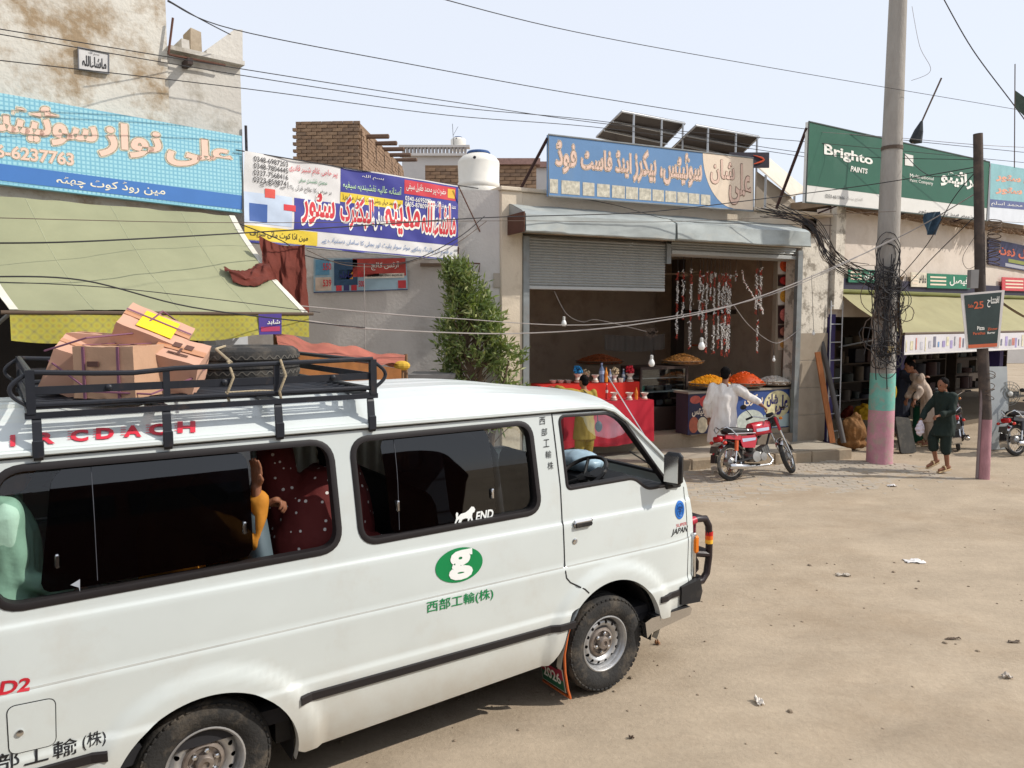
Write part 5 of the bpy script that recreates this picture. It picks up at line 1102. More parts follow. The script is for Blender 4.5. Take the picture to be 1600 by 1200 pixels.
# wheels
def wheel_parts(th, cx, y_out, steer=0.0):
    Mx = Matrix.Translation((cx, y_out, .325)) @ Matrix.Rotation(R(90) , 4, 'X')       # lathe z -> -y (towards the viewer)
    prof = [(.185, -.165), (.24, -.185), (.29, -.180), (.315, -.165), (.325, -.15), (.325, -.112), (.316, -.110), (.316, -.102), (.326, -.100), (.326, -.075), (.316, -.073), (.316, -.065), (.325, -.063), (.325, -.025), (.317, -.010), (.296, .006), (.262, .012), (.225, .008), (.205, -.004), (.188, -.012)]
    tm = MB().lathe(prof, 64, Mx, caps=False)
    for k in range(52):
        a = 2 * math.pi * k / 52
        for zz in (-.004, -.166): tm.join(MB().cbox((.3055, 0, zz), (.012, .028, .026), None, .003), Mx @ Matrix.Rotation(a, 4, 'Z'))
    wt = th.part('wheel', tm, M_TYRE, smooth=True, ang=35)
    rim = MB().lathe([(.190, -.150), (.178, -.14), (.170, -.07), (.172, -.02), (.183, -.006), (.191, -.008), (.186, -.016), (.176, -.024), (.166, -.05), (.160, -.068)], 48, Mx, caps=False)
    th.part('rim', rim, M_STEEL, wt, True)
    NH = 14
    def sdh(a, r):
        k = round(a / (2 * math.pi / NH)); da = a - k * 2 * math.pi / NH
        return math.hypot(da * r, (r - .139) * .9) - .0115
    A_ = [2 * math.pi * k / 168 for k in range(169)]; RR = [.10 + .065 * k / 12 for k in range(13)]
    def fdisc(a, r): return Mx @ Vector((r * math.cos(a), r * math.sin(a), -.062 + .022 * math.sin((r - .10) / .065 * math.pi) - .012 * smoothstep(.14, .165, r)))
    th.part('disc', clip_grid(A_, RR, sdh, fdisc), M_STEEL, wt, True)
    th.part('back_plate', MB().lathe([(.02, -.09), (.17, -.09), (.17, -.10), (.02, -.10)], 32, Mx), M_BLACK, wt)
    hub = MB().lathe([(.102, -.062), (.094, -.045), (.080, -.040), (.072, -.052), (.045, -.055), (.042, -.02), (.036, -.012), (.018, -.010), (.016, -.02), (.0, -.02)], 30, Mx, caps=False)
    th.part('hub', hub, mat('hub_steel', (150, 140, 132), rough=.5, metal=.6, var=.3, scale=20, dirt=(96, 74, 58), damt=.35, dscale=25), wt, True)
    for k in range(6):
        a = 2 * math.pi * (k + .3) / 6
        th.part('wheel_nut', MB().lathe([(.014, -.055), (.014, -.030), (.008, -.024), (.0, -.024)], 6, Mx @ Matrix.Translation((.061 * math.cos(a), .061 * math.sin(a), 0))), M_CHROME, wt)
    return wt
wheel_parts(van, 0.0, .03); wheel_parts(van, -2.555, .045)
for cx in (0.0, -2.555):
    o = MB().lathe([(.19, -.09), (.30, -.09), (.325, -.07), (.325, .07), (.30, .09), (.19, .09)], 40, Matrix.Translation((cx, VW - .12, .325)) @ Matrix.Rotation(R(90), 4, 'X')); van.part('wheel', o, M_TYRE, smooth=True)
for ax_ in (0, -2.555): van.part('axle', MB().tube([(ax_, .2, .33), (ax_, VW - .2, .33)], .05, 8), M_BLACK)
# mud flap with the year painted on
FP = [(-.255, .63), (-.325, .48), (-.352, .34), (-.345, .22), (-.322, .10), (-.30, .035)]
fl = MB().prism(FP + [(x + .007, z) for x, z in FP[::-1]], .03, .33)
mf = van.part('mud_flap', fl, mat('flap_rubber', (38, 36, 36), rough=.9, dirt=(120, 105, 88), damt=.3))
M_ORG = mat('flap_orange', (196, 98, 44), rough=.6, var=.15, dirt=(120, 90, 60), damt=.25)
bo = MB().tube([(x - .004, .03, z) for x, z in FP] + [(-.304, .18, .033), (-.304, .33, .036)], .009, 6); van.part('flap_trim', bo, M_ORG, mf, True)
q = [Vector((-.318, .315, .06)), Vector((-.318, .06, .06)), Vector((-.352, .06, .225)), Vector((-.352, .315, .225))]
van.part('flap_border', slab(q, .004), mat('flap_white', (200, 190, 180), rough=.6), mf)
van.part('flap_red', slab(sub_quad(q, .03, .5, .97, .96, .002), .002), mat('flap_red', (150, 40, 62), rough=.6), mf)
van.part('flap_green', slab(sub_quad(q, .03, .04, .97, .5, .002), .002), mat('flap_green', (28, 92, 62), rough=.6), mf)
van.part('flap_lettering', text_on('2026', sub_quad(q, .12, .28, .88, .76, .005), .02), mat('letter_white', (232, 230, 222), rough=.5), mf)
# front end: bumper, step, lamps, bull bar, mirror
bm = MB()
for k in range(13):
    pass
bm.grid(14, 6, lambda u, v: ((.845 + .055 * (1 - abs(2 * u - 1) ** 4)) + .028 * math.sin(v * math.pi), -.012 + (VW + .024) * u, .455 + .165 * v))
bm.prism([(.66, .47), (.85, .455), (.875, .53), (.85, .622), (.66, .60)], -.02, .03)
van.part('front_bumper', bm, M_BLACK, smooth=True)
st = MB().prism([(.30, .425), (.36, .445), (.74, .445), (.76, .425), (.74, .385), (.36, .34), (.32, .31)], -.03, .20); van.part('step', st, M_CHROME)
van.part('step_tread', MB().box((.40, -.028, .4455), (.73, .05, .451)), M_BLACK)
for yy, sg in ((.02, 1), (VW - .02, -1)):
    lp = van.part('turn_signal', MB().cbox((.850, yy + sg * .055, .868), (.05, .12, .13), None, .012), mat('amber_lens', (226, 122, 28), rough=.2, var=.1), smooth=True)
    van.part('headlamp', MB().cbox((.868, yy + sg * .21, .80), (.06, .26, .16), None, .015), mat('lamp_glass', (200, 204, 205), rough=.15), smooth=True)
    van.part('lamp_surround', MB().cbox((.838, yy + sg * .04, .79), (.035, .07, .33), None, .008), M_CHROME, smooth=True)
bb = MB()
for yy in (.10, VW - .10):
    bb.tube([(.85, yy, 1.02), (.93, yy, 1.03), (1.02, yy, 1.02), (1.06, yy, .96), (1.07, yy, .85), (1.07, yy, .72), (1.05, yy, .60), (1.00, yy, .55), (.90, yy, .545)], .027, 10)
    bb.tube([(.86, yy + .02, .77), (.95, yy + .02, .76), (1.06, yy, .74)], .024, 8)
    bb.tube([(.93, yy + .02, .75), (.965, yy + .02, .70), (.965, yy + .02, .64), (.90, yy + .02, .59)], .014, 6)
for zz, xx in ((1.02, 1.0), (.76, 1.05), (.56, 1.0)): bb.tube([(xx, .10, zz), (xx + .03, VW / 2, zz), (xx, VW - .10, zz)], .024, 8)
bbar = van.part('bull_bar', bb, mat('bar_paint', (40, 30, 32), rough=.35, var=.15), smooth=True)
tw = MB(); 
for k in range(16): tw.ball((.93, .12, .79 + k * .0145), .012, 8, 5)
van.part('twisted_rod', tw, mat('rod_paint', (112, 34, 60), rough=.5), bbar, True)
for (z0, z1, c, nm) in ((.885, .915, (200, 36, 34), 'bar_red'), (.855, .885, (232, 110, 30), 'bar_orange'), (.825, .855, (240, 186, 60), 'bar_yellow')):
    van.part('colour_band', MB().tube([(1.068, .10, z0), (1.068, .10, z1)], .0295, 12), mat(nm, c, rough=.4), bbar, True)
for e_ in ([(.86, .10, 1.02), (.91, .10, 1.027)], [(.865, .12, .77), (.91, .12, .766)]): van.part('bar_end', MB().tube(e_, .029, 10), mat('bar_tip_red', (176, 42, 60), rough=.4), bbar, True)
mx_, mz_ = VF.p(1053, 732, -.055)
mr_ = MB(); mr_.cbox((mx_, -.055, mz_), (.07, .135, .225), Matrix.Rotation(R(14), 4, 'Z'), .025); mir = van.part('wing_mirror', mr_, mat('mirror_shell', (34, 34, 36), rough=.35, var=.1), smooth=True)
van.part('mirror_glass', MB().cbox((mx_ - .036, -.062, mz_), (.004, .108, .185), Matrix.Rotation(R(14), 4, 'Z')), M_CHROME, mir)
van.part('mirror_arm', MB().tube([(mx_, -.05, mz_ - .08), (.62, .03, 1.345)], .022, 8).cbox((.62, van_w(.6, 1.34) - .005, 1.335), (.15, .03, .05), None, .01), M_BLACK, mir, True)
fm = MB().lathe([(.0, 0), (.10, .0), (.115, .02), (.10, .05), (.0, .06)], 20, Matrix.Translation((.66, VW + .10, 1.50)) @ Matrix.Rotation(R(70), 4, 'Y')  @ Matrix.Diagonal((1.25, .8, 1, 1)), caps=False)
van.part('wing_mirror', fm, MATS['mirror_shell'], smooth=True)
van.part('aerial', MB().tube([(.42, .07, 1.63), (.10, .16, 2.12)], .004, 5), M_CHROME)
van.part('wiper', MB().tube([wscreen(.15, .0), wscreen(.3, .28)], .006, 5), M_BLACK)
# steering wheel and seats
sw = MB(); Ms = Matrix.Translation((.13, .46, 1.40)) @ Matrix.Rotation(R(58 - 90), 4, 'Y')
sw.tube([Ms @ Vector((.19 * math.cos(a), .19 * math.sin(a), 0)) for a in [2 * math.pi * k / 32 for k in range(32)]], .015, 8, closed=True)
swo = van.part('steering_wheel', sw, mat('wheel_grip', (44, 40, 38), rough=.5), smooth=True)
sp = MB()
for a in (0, 120, 240): sp.tube([Ms @ Vector((0, 0, -.03)), Ms @ Vector((.185 * math.cos(R(a + 30)), .185 * math.sin(R(a + 30)), 0))], .012, 6)
sp.lathe([(.0, -.05), (.05, -.045), (.05, -.02), (.0, -.015)], 16, Ms, caps=False).tube([Ms @ Vector((0, 0, -.03)), (.30, .46, 1.15)], .022, 8)
van.part('spoke', sp, M_BLACK, swo, True)
def seat_mb(x, y0, y1, h=1.50):
    m = MB(); w_ = y1 - y0
    m.cbox((x + .22, (y0 + y1) / 2, .86), (.48, w_, .14), None, .045)
    m.cbox((x - .02, (y0 + y1) / 2, (.9 + h) / 2), (.13, w_, h - .9), Matrix.Rotation(R(-8), 4, 'Y'), .05)
    m.box((x, y0 + .05, .5), (x + .4, y1 - .05, .8)); return m
M_SEATG = mat('seat_vinyl', (84, 98, 104), rough=.55, var=.12, bump=.1)
M_SEATD = mat('seat_dark', (36, 34, 38), rough=.7, var=.15)
for (x, y0, y1, h, m_) in ((-.34, .14, .70, 1.62, M_SEATD), (-.34, .80, 1.52, 1.62, M_SEATD), (-1.22, .13, 1.25, 1.50, M_SEATD), (-2.20, .14, .60, 1.56, M_SEATG), (-2.20, .64, 1.55, 1.5, M_SEATD), (-3.30, .14, 1.5, 1.5, M_SEATD)):
    van.part('seat', seat_mb(x, y0, y1, h), m_, smooth=True, ang=60)
# markings
def van_quad(pts, lift):
    out = []
    for (x, y) in pts:
        off = .0
        for _ in range(8):
            s_, z_ = VF.p(x, y, off); off = van_w(s_, z_) - lift
        out.append(Vector((s_, off, z_)))
    return [out[3], out[2], out[1], out[0]]
def wrapv(mb, lift=.003):
    for v in mb.v: v.y = van_w(v.x, v.z) - lift
    return mb
M_GREEN = mat('sticker_green', (20, 134, 76), rough=.35, var=.05); M_STW = mat('sticker_white', (238, 240, 236), rough=.35, var=.03); M_STK = mat('sticker_black', (36, 36, 38), rough=.4, var=.1)
def disc_on(cx, cz, rx, rz, lift, n=40): return MB().add([(cx + rx * math.cos(2 * math.pi * k / n), van_w(cx, cz) - lift, cz + rz * math.sin(2 * math.pi * k / n)) for k in range(n)], [tuple(range(n))])
def disc_wrap(cx, cz, rx, rz, lift, n=40, m=5):
    mb = MB(); mb.grid(n, m, lambda u, v: (lambda x, z: (x, van_w(x, z) - lift, z))(cx + rx * v * math.cos(2 * math.pi * u), cz + rz * v * math.sin(2 * math.pi * u))); return mb
em = van.part('oval_emblem', disc_wrap(-1.142, 1.083, .158, .100, .0022), M_GREEN)
van.part('emblem_letter', wrapv(text_on('g', [Vector((-1.215, .0012, .996)), Vector((-1.055, .0012, .996)), Vector((-1.055, .0055, 1.168)), Vector((-1.215, .0055, 1.168))], .045), .005), M_STW, em)
van.part('lettering', wrapv(text_on('西部工輸(株)', van_quad([(667, 940), (771, 918), (771, 937), (667, 961)], .003), .008)), M_GREEN)
tx = '西部工輸株'; 
for k, ch in enumerate(tx):
    y = 652 + k * 17.5; x = 843 + k * 3.2
    van.part('lettering', wrapv(text_on(ch, van_quad([(x, y), (x + 9, y - 1), (x + 9, y + 11), (x, y + 12)], .003), .0)), M_STK)
for k, ch in enumerate('西部工輸'):
    van.part('lettering', wrapv(text_on(ch, van_quad([(-52 + k * 45, 1190 - k * 10), (-14 + k * 45, 1181 - k * 10), (-14 + k * 45, 1207 - k * 10), (-52 + k * 45, 1217 - k * 10)], .003), .008)), M_STK)
van.part('lettering', wrapv(text_on('(株)', van_quad([(129, 1147), (166, 1139), (166, 1166), (129, 1174)], .003), .006)), M_STK)
van.part('lettering', wrapv(text_on('D2', van_quad([(-2, 1065), (47, 1058), (47, 1079), (-2, 1087)], .003), .03, .15)), mat('red_letter', (190, 40, 52), rough=.4))
van.part('lettering', wrapv(text_on('SUPER', van_quad([(1057, 819), (1073, 815), (1073, 820), (1057, 824)], .003), .0)), MATS['red_letter'])
van.part('lettering', wrapv(text_on('JAPAN', van_quad([(1050, 827), (1075, 821), (1074, 833), (1049, 839)], .003), .01, .2)), M_STK)
rb = van.part('round_sticker', disc_wrap(.682, 1.147, .054, .066, .003), mat('sticker_blue', (28, 106, 190), rough=.35))
van.part('sticker_ring', ring_mb([(.682 + .036 * math.cos(2 * math.pi * k / 24), 1.147 + .045 * math.sin(2 * math.pi * k / 24)) for k in range(24)], .004, .0035, -.002), mat('sticker_navy', (16, 50, 104), rough=.4), rb)
van.part('sticker_letter', wrapv(text_on('学', [Vector((.656, van_w(.68, 1.12) - .0055, 1.118)), Vector((.708, van_w(.68, 1.12) - .0035, 1.118)), Vector((.708, van_w(.68, 1.17) - .0035, 1.176)), Vector((.656, van_w(.68, 1.17) - .0055, 1.176))], .01), .006), MATS['sticker_navy'], rb)
M_REDL = mat('roof_letter_red', (206, 48, 66), rough=.4, var=.08)
for k, (ch, x) in enumerate(zip('IRCDACH', (20, 72, 124, 164, 207, 246, 291))):
    y = 690 - (x - 20) * .079; wd_ = 4 if ch == 'I' else 14
    qd = van_quad([(x - wd_, y - 9), (x + wd_, y - 10), (x + wd_, y + 9), (x - wd_, y + 10)], .0)
    qd = [Vector(p) for p in qd]
    # the letters sit on the steep shoulder of the roof
    qd2 = []
    for (xx, yy) in ((x - wd_, y + 9), (x + wd_, y + 8), (x + wd_, y - 10), (x - wd_, y - 9)):
        best = None
        for j in range(200):
            v_ = j / 199 * .30; s0 = -2.8
            for _ in range(4):
                rp = Vector(roof_pt((s0 + 3.78) / 3.88, v_)); s0 = VF.p(xx, yy, rp.y)[0]
            zz = VF.p(xx, yy, rp.y)[1]; e = abs(zz - rp.z)
            if best is None or e < best[0]: best = (e, Vector((s0, rp.y - .006, rp.z + .004)))
        qd2.append(best[1])
    lt = text_on(ch, qd2, .05); 
    van.part('roof_lettering', lt, M_REDL)
    sp_ = MB(); a, b, c_, d_ = qd2
    for h in (.2, .42, .64, .86):
        p0 = a.lerp(d_, h); p1 = b.lerp(c_, h); e = (p1 - p0) * .16; t_ = (d_ - a) * .05
        sp_.add([p0 - e, p0 + e * .8, p0 + e * .8 + t_, p0 - e + t_], [(0, 1, 2, 3)])
    van.part('letter_streak', sp_, M_REDL)
van.part('window_sticker', text_on('END', van_quad([(744, 800), (771, 795), (771, 809), (743, 814)], -.014), .03, .1), M_STW)
lion = [(0, 1), (1, 3), (.6, 5), (1.2, 5.8), (2.2, 5), (2, 3.6), (4, 4.6), (7, 4.8), (9, 5.6), (10.6, 6.8), (12.2, 6.4), (13.2, 5.2), (12.8, 4.2), (11.6, 3.8), (11.4, 2.6), (12.2, .8), (12.8, .2), (11.4, 0), (10.4, 2), (9.6, 1), (9.9, 0), (8.8, .1), (8.6, 2), (7, 2.3), (5.2, 2.1), (4.2, .8), (3.2, .6), (2.6, .1), (1.9, .2), (2.8, 1.6), (3, 2.6), (1.8, 2), (.6, .6)]
LQ = van_quad([(711, 797), (743, 790), (741, 815), (710, 822)], -.014)
van.part('lion_sticker', MB().add([sub_quad(LQ, x / 13.2, z / 6.8, 1, 1)[0] for x, z in lion], [tuple(range(len(lion)))]), M_STW)
van.part('window_sticker', MB().add([*van_quad([(110, 914), (125, 905), (125, 925), (123, 918)], -.014)], [(0, 1, 2, 3)]), mat('sticker_grey', (168, 172, 178), rough=.4))

# ---------------------------------------------------------------- roof rack, cartons, spare tyre
M_RACK = mat('rack_paint', (36, 38, 44), rough=.45, var=.2, scale=8, dirt=(110, 84, 62), damt=.15, dscale=14)
rack = T('roof_rack', 'black steel luggage rack clamped on the roof of the white van', 'roof rack', VF, (-2.4, .845, 2.0))
RX0, RX1, RY0, RY1, RZ = -3.20, -1.625, .105, VW - .105, 2.105
for yy in (RY0, RY1):
    rack.part('top_rail', MB().tube([(RX0, yy, 2.275), (-2.95, yy, 2.262), (-2.80, yy, 2.258), (-2.62, yy, 2.272), (RX1, yy, 2.288)], .0125, 8), M_RACK, smooth=True)
    rack.part('flat_rail', MB().cbox(((RX0 + RX1) / 2, yy, 2.195), (RX1 - RX0, .006, .035)), M_RACK)
    rack.part('lower_rail', MB().tube([(RX0 - .02, yy, 2.132), (RX1 + .02, yy, 2.132)], .0125, 8), M_RACK, smooth=True)
    rack.part('base_rail', MB().cbox(((RX0 + RX1) / 2, yy, 2.088), (RX1 - RX0 + .05, .022, .026)), M_RACK)
    for xx in (-2.66, -2.145): rack.part('upright', MB().cbox((xx, yy, 2.205), (.03, .012, .15)), M_RACK)
    for xx in (RX0, RX1): rack.part('upright', MB().cbox((xx, yy, 2.19), (.035, .03, .19)), M_RACK)
    for xx in (-2.90, -2.40, -1.85): rack.part('bolt', MB().ball((xx, yy - .008 if yy < .8 else yy + .008, 2.197), (.015, .010, .015), 8, 6), M_RACK, smooth=True)
    for xx in (-3.183, -2.666, -2.143, -1.642):
        sg = 1 if yy < .8 else -1; gy = (van_w(xx, 1.93) - .02) if sg > 0 else VW - van_w(xx, 1.93) + .02
        rack.part('leg', MB().prism([(yy - .0 * sg, 2.08), (yy + .006 * sg, 2.08), (gy + .012 * sg, 1.90), (gy, 1.895), (gy - .012 * sg, 1.91), (yy - .012 * sg, 2.06)], xx - .018, xx + .018, 'x'), M_RACK)
        rack.part('clamp', MB().cbox((xx, gy - .004 * sg, 1.945), (.044, .016, .075), None, .004), M_RACK)
for xx in (RX0, RX1):
    rack.part('end_rail', MB().tube([(xx, RY0, 2.275), (xx, RY1, 2.275)], .0125, 8).cbox((xx, VW / 2, 2.195), (.006, RY1 - RY0, .035)).tube([(xx, RY0, 2.125), (xx, RY1, 2.125)], .0125, 8), M_RACK, smooth=True)
    rack.part('cross_bar', MB().cbox((xx, VW / 2, 2.088), (.03, RY1 - RY0, .024)), M_RACK)
for xx in (-2.666, -2.143): rack.part('cross_bar', MB().cbox((xx, VW / 2, 2.088), (.03, RY1 - RY0, .022)), M_RACK)
for k in range(15):
    yy = RY0 + (RY1 - RY0) * (k + 1) / 16; rack.part('slat', MB().tube([(RX0, yy, 2.112), (RX1, yy, 2.112)], .0085, 6), M_RACK, smooth=True)
for xx, sg in ((RX0, -1), (RX1, 1)):
    for yy in (RY0, RY1): rack.part('corner_hoop', MB().tube([(xx + sg * .075 * math.sin(math.pi * k / 10), yy, 2.275 - .15 * k / 10) for k in range(11)], .010, 8), M_RACK, smooth=True)
M_CARD = mat('cardboard', (188, 150, 122), rough=.85, var=.07, scale=6, spec=.2, bump=.08, bscale=60)
M_CARD2 = mat('cardboard_pale', (194, 152, 130), rough=.85, var=.07, scale=6, spec=.2)
M_PRINT = mat('carton_print', (92, 62, 52), rough=.8); M_ROPE = mat('purple_strap', (122, 78, 98), rough=.7); M_JUTE = mat('jute_rope', (176, 160, 132), rough=.95, bump=.5, bscale=120)
def carton(name, label, c, size, rz, rx=0, ry=0, m_=M_CARD, extra=None):
    t = T(name, label, 'carton', VF, (c[0], c[1], c[2] - size[2] / 2), group='cartons roped on the roof rack')
    Mx = Matrix.Translation(Vector(c)) @ Matrix.Rotation(R(rz), 4, 'Z') @ Matrix.Rotation(R(rx), 4, 'X') @ Matrix.Rotation(R(ry), 4, 'Y')
    h = [k / 2 for k in size]; b = MB(); n = 6
    sb = MB()
    for ax_ in range(3):
        for sg in (-1, 1):
            def fc(u, v, ax_=ax_, sg=sg):
                q_ = [0, 0, 0]; q_[ax_] = sg * h[ax_]; q_[(ax_ + 1) % 3] = (2 * u - 1) * h[(ax_ + 1) % 3]; q_[(ax_ + 2) % 3] = (2 * v - 1) * h[(ax_ + 2) % 3]; return tuple(q_)
            sb.grid(10, 10, fc)
    t.part('box', jitter(jitter(sb, .005, 9, rz), .0025, 30, rz).moved(Mx), m_, smooth=True, ang=35)
    tp = MB().box((-h[0], -.025, h[2] + .003), (h[0], .025, h[2] + .0055)); t.part('tape', tp.moved(Mx), mat('packing_tape', (186, 132, 96), rough=.35))
    for nm, mb_, mm in (extra or (lambda h: []))(h): t.part(nm, mb_.moved(Mx), mm)
    return t
def ex_front(h):
    out = []
    for x in (-.10, .07): out.append(('strap', MB().box((x, -h[1] - .009, -h[2]), (x + .012, -h[1] - .001, h[2])).box((x, -h[1], h[2] + .007), (x + .012, h[1], h[2] + .0105)), M_ROPE))
    out.append(('print', MB().box((-.075, -h[1] - .009, .03), (-.02, -h[1] - .001, .055)), M_PRINT))
    out.append(('print', MB().box((.02, -.03, h[2] + .007), (.05, .01, h[2] + .0095)).box((.06, -.05, h[2] + .007), (.10, -.02, h[2] + .0095)), M_PRINT))
    return out
def ex_yellow(h):
    return [('yellow_label', MB().box((-h[0] * .5, -h[1] * .75, h[2] + .007), (h[0] * .55, h[1] * .7, h[2] + .0095)), mat('yellow_label', (240, 204, 20), rough=.5)),
            ('strap', MB().box((-h[0], .02, h[2] + .0105), (h[0], .035, h[2] + .013)), M_ROPE)]
def ex_cup(h):
    return [('print', MB().box((-.05, .0, h[2] + .007), (-.01, .05, h[2] + .0095)).box((.01, .0, h[2] + .007), (.05, .05, h[2] + .0095)).box((-.006, -.06, h[2] + .007), (.006, 0, h[2] + .0095)).box((-.05, -.072, h[2] + .007), (.05, -.06, h[2] + .0095)), M_PRINT)]
carton('carton', 'large tan carton at the front of the roof load, strapped upright', (-2.80, .50, 2.245), (.30, .30, .25), -37, 0, 0, M_CARD, ex_front)
carton('carton', 'pink-tan carton tilted on its edge at the left of the roof load', (-2.96, .72, 2.25), (.26, .28, .22), -15, 14, 24, M_CARD2)
carton('carton', 'carton with the bright yellow label, topmost on the roof load', (-2.62, .74, 2.385), (.34, .30, .20), -24, 20, 26, M_CARD2, ex_yellow)
carton('carton', 'tilted carton printed with a glass symbol, beside the spare tyre', (-2.52, .56, 2.255), (.24, .24, .20), -30, 22, 18, M_CARD2, ex_cup)
carton('carton', 'pale carton lying at the back of the roof load, behind the strapped one', (-2.80, .86, 2.275), (.34, .28, .29), -30, 0, 4, M_CARD2)
rp = MB()
rp.tube([(-3.10, .62, 2.30), (-2.95, .36, 2.16), (-2.70, .28, 2.14), (-2.48, .42, 2.2), (-2.36, .60, 2.25)], .005, 5)
rp.tube([(-3.12, .55, 2.35), (-2.95, .45, 2.412), (-2.72, .60, 2.43), (-2.55, .78, 2.545), (-2.4, 1.0, 2.46)], .005, 5)
one('purple_strap', 'thin purple strap tied round the cartons on the roof rack', 'strap', rp, M_ROPE, VF, (-2.8, .4, 2.12), smooth=True)
ts = T('spare_tyre', 'worn black spare tyre lying on the roof rack beside the cartons', 'tyre', VF, (-2.06, 1.06, 2.12))
tp = [(.19, -.085), (.25, -.105), (.30, -.10), (.328, -.08), (.335, -.06), (.335, -.032), (.326, -.030), (.326, -.022), (.335, -.02), (.335, .02), (.326, .022), (.326, .03), (.335, .032), (.335, .06), (.328, .08), (.30, .10), (.25, .105), (.19, .085), (.185, 0), (.19, -.085)]
Mt = Matrix.Translation((-2.06, 1.06, 2.235))
ts.part('tyre', MB().lathe(tp, 56, Mt, caps=False), M_TYRE, smooth=True, ang=35)
ts.part('tread_groove', MB().tube([Mt @ Vector((.335 * math.cos(a), .335 * math.sin(a), .045 + .010 * math.sin(a * 40))) for a in [2 * math.pi * k / 240 for k in range(240)]], .004, 4, closed=True).tube([Mt @ Vector((.335 * math.cos(a), .335 * math.sin(a), -.045 + .010 * math.sin(a * 40))) for a in [2 * math.pi * k / 240 for k in range(240)]], .004, 4, closed=True), mat('tread_dust', (92, 88, 82), rough=.9))
ts.part('rim', MB().lathe([(.19, -.07), (.17, -.05), (.16, .0), (.06, .01), (.06, .02), (.17, .03), (.19, .07)], 32, Mt, caps=False), M_STEEL, smooth=True)
jr = MB()
for (x, y) in ((-2.38, .12), (-2.13, .10)):
    jr.tube([(x, y - .012, 2.30), (x + .02, y - .03, 2.22), (x - .01, y - .02, 2.14), (x + .01, y + .02, 2.09)], .007, 6)
jr.tube([(-2.36, .12, 2.29), (-2.32, .6, 2.34), (-2.2, .9, 2.345)], .007, 6).tube([(-2.35, .3, 2.125), (-2.2, .26, 2.13), (-2.05, .2, 2.125)], .008, 6)
one('jute_rope', 'pale rope knotted to the rack beside the spare tyre', 'rope', jr, M_JUTE, VF, (-2.2, .15, 2.1), smooth=True)
# the bus the picture is taken from: only its reflection shows, in the van's windows
US = Fr(0, -.22, 56); bus = T('bus', 'dark maroon bus beside the camera, seen only as a reflection in the van windows', 'bus', US, (-2.5, -1, 0))
M_BUS = mat('bus_maroon', (64, 30, 30), rough=.4, var=.1, dirt=(120, 104, 88), damt=.2)
bus.part('body', MB().prism(round_poly([(-8.5, .45), (4.6, .45), (4.75, 1.2), (4.5, 2.6), (4.2, 2.8), (-8.4, 2.8)], .2), -2.4, .0), M_BUS)
for k in range(10): bus.part('window', MB().box((-8.1 + k * 1.15, 0, 1.5), (-7.08 + k * 1.15, .012, 2.4)), M_DARKIN)
for x in (-6.4, -.2): bus.part('wheel', MB().lathe([(0, -.12), (.3, -.14), (.48, -.12), (.5, 0), (.48, .12), (0, .12)], 28, Matrix.Translation((x, -.13, .5)) @ Matrix.Rotation(R(90), 4, 'X'), caps=False), M_TYRE, smooth=True)
# ================================================================ goods in the sweet shop
def ci(px, py, off): s_, z = cs(px, py, off); return Vector((s_, off, z))
# counter with sweets
cOff = .16
cl = ci(1075, 690, cOff); cr = ci(1234, 668, cOff); 
ctn = T('sweet_counter', 'printed sweet-shop counter with three heaped trays', 'counter', CF, ((cl.x + cr.x) / 2, cOff + .3, zF))
zc0, zc1 = ci(1230, 667, cOff).z, ci(1230, 606, cOff).z
xl_, xr_ = ci(1076, 640, cOff).x, ci(1233, 640, cOff).x
ctn.part('carcass', MB().box((xl_, cOff + .01, zc0), (xr_, cOff + .36, zc1 - .02)), mat('counter_body', (66, 56, 66), rough=.6)); ctn.part('top', MB().box((xl_ - .03, cOff - .02, zc1 - .02), (xr_ + .03, cOff + .40, zc1 + .015)), mat('counter_top', (150, 140, 126), rough=.5))
for x in (xl_ + .08, (xl_ + xr_) / 2, xr_ - .15): ctn.part('foot', MB().box((x, cOff + .02, zF - .02), (x + .14, cOff + .3, zc0)), M_KERB)
CQ = [Vector((xl_, cOff, zc0)), Vector((xr_, cOff, zc0)), Vector((xr_, cOff, zc1 - .025)), Vector((xl_, cOff, zc1 - .025))]
pn = ctn.part('printed_front', slab(CQ, .01), mat('counter_blue', (58, 82, 140), rough=.45, var=.1, scale=2))
ctn.part('print_block', qmesh(sub_quad(CQ, 0, 0, .36, 1, .002)), mat('counter_navy', (40, 36, 62), rough=.5, var=.2), pn)
def ell(Q, u, v, ru, rv, lift, n=28): return MB().add([sub_quad(Q, u + ru * math.cos(a), v + rv * math.sin(a), 2, 2, 0)[0] + (Q[1] - Q[0]).cross(Q[3] - Q[0]).normalized() * lift for a in [2 * math.pi * k / n for k in range(n)]], [tuple(range(n))])
for (u, v, ru, rv, c) in ((.87, .62, .14, .36, (214, 204, 160)), (.06, .86, .05, .10, (176, 80, 66)), (.17, .80, .07, .16, (190, 62, 58)), (.05, .24, .045, .2, (170, 90, 66)), (.13, .22, .05, .2, (206, 190, 160)), (.25, .22, .055, .22, (110, 70, 54)), (.31, .6, .05, .3, (186, 60, 60)), (.60, .22, .14, .30, (190, 196, 186))):
    ctn.part('print_oval', ell(CQ, u, v, ru, rv, .004), mat('co_%d_%d_%d' % c, c, rough=.5, var=.25, scale=14), pn)
ctn.part('print_block', qmesh(sub_quad(CQ, .74, .02, 1, .36, .003)), mat('counter_pale', (178, 196, 196), rough=.5, var=.12), pn); ctn.part('print_block', qmesh(sub_quad(CQ, .56, .02, .74, .12, .006)), MATS['counter_pale'], pn)
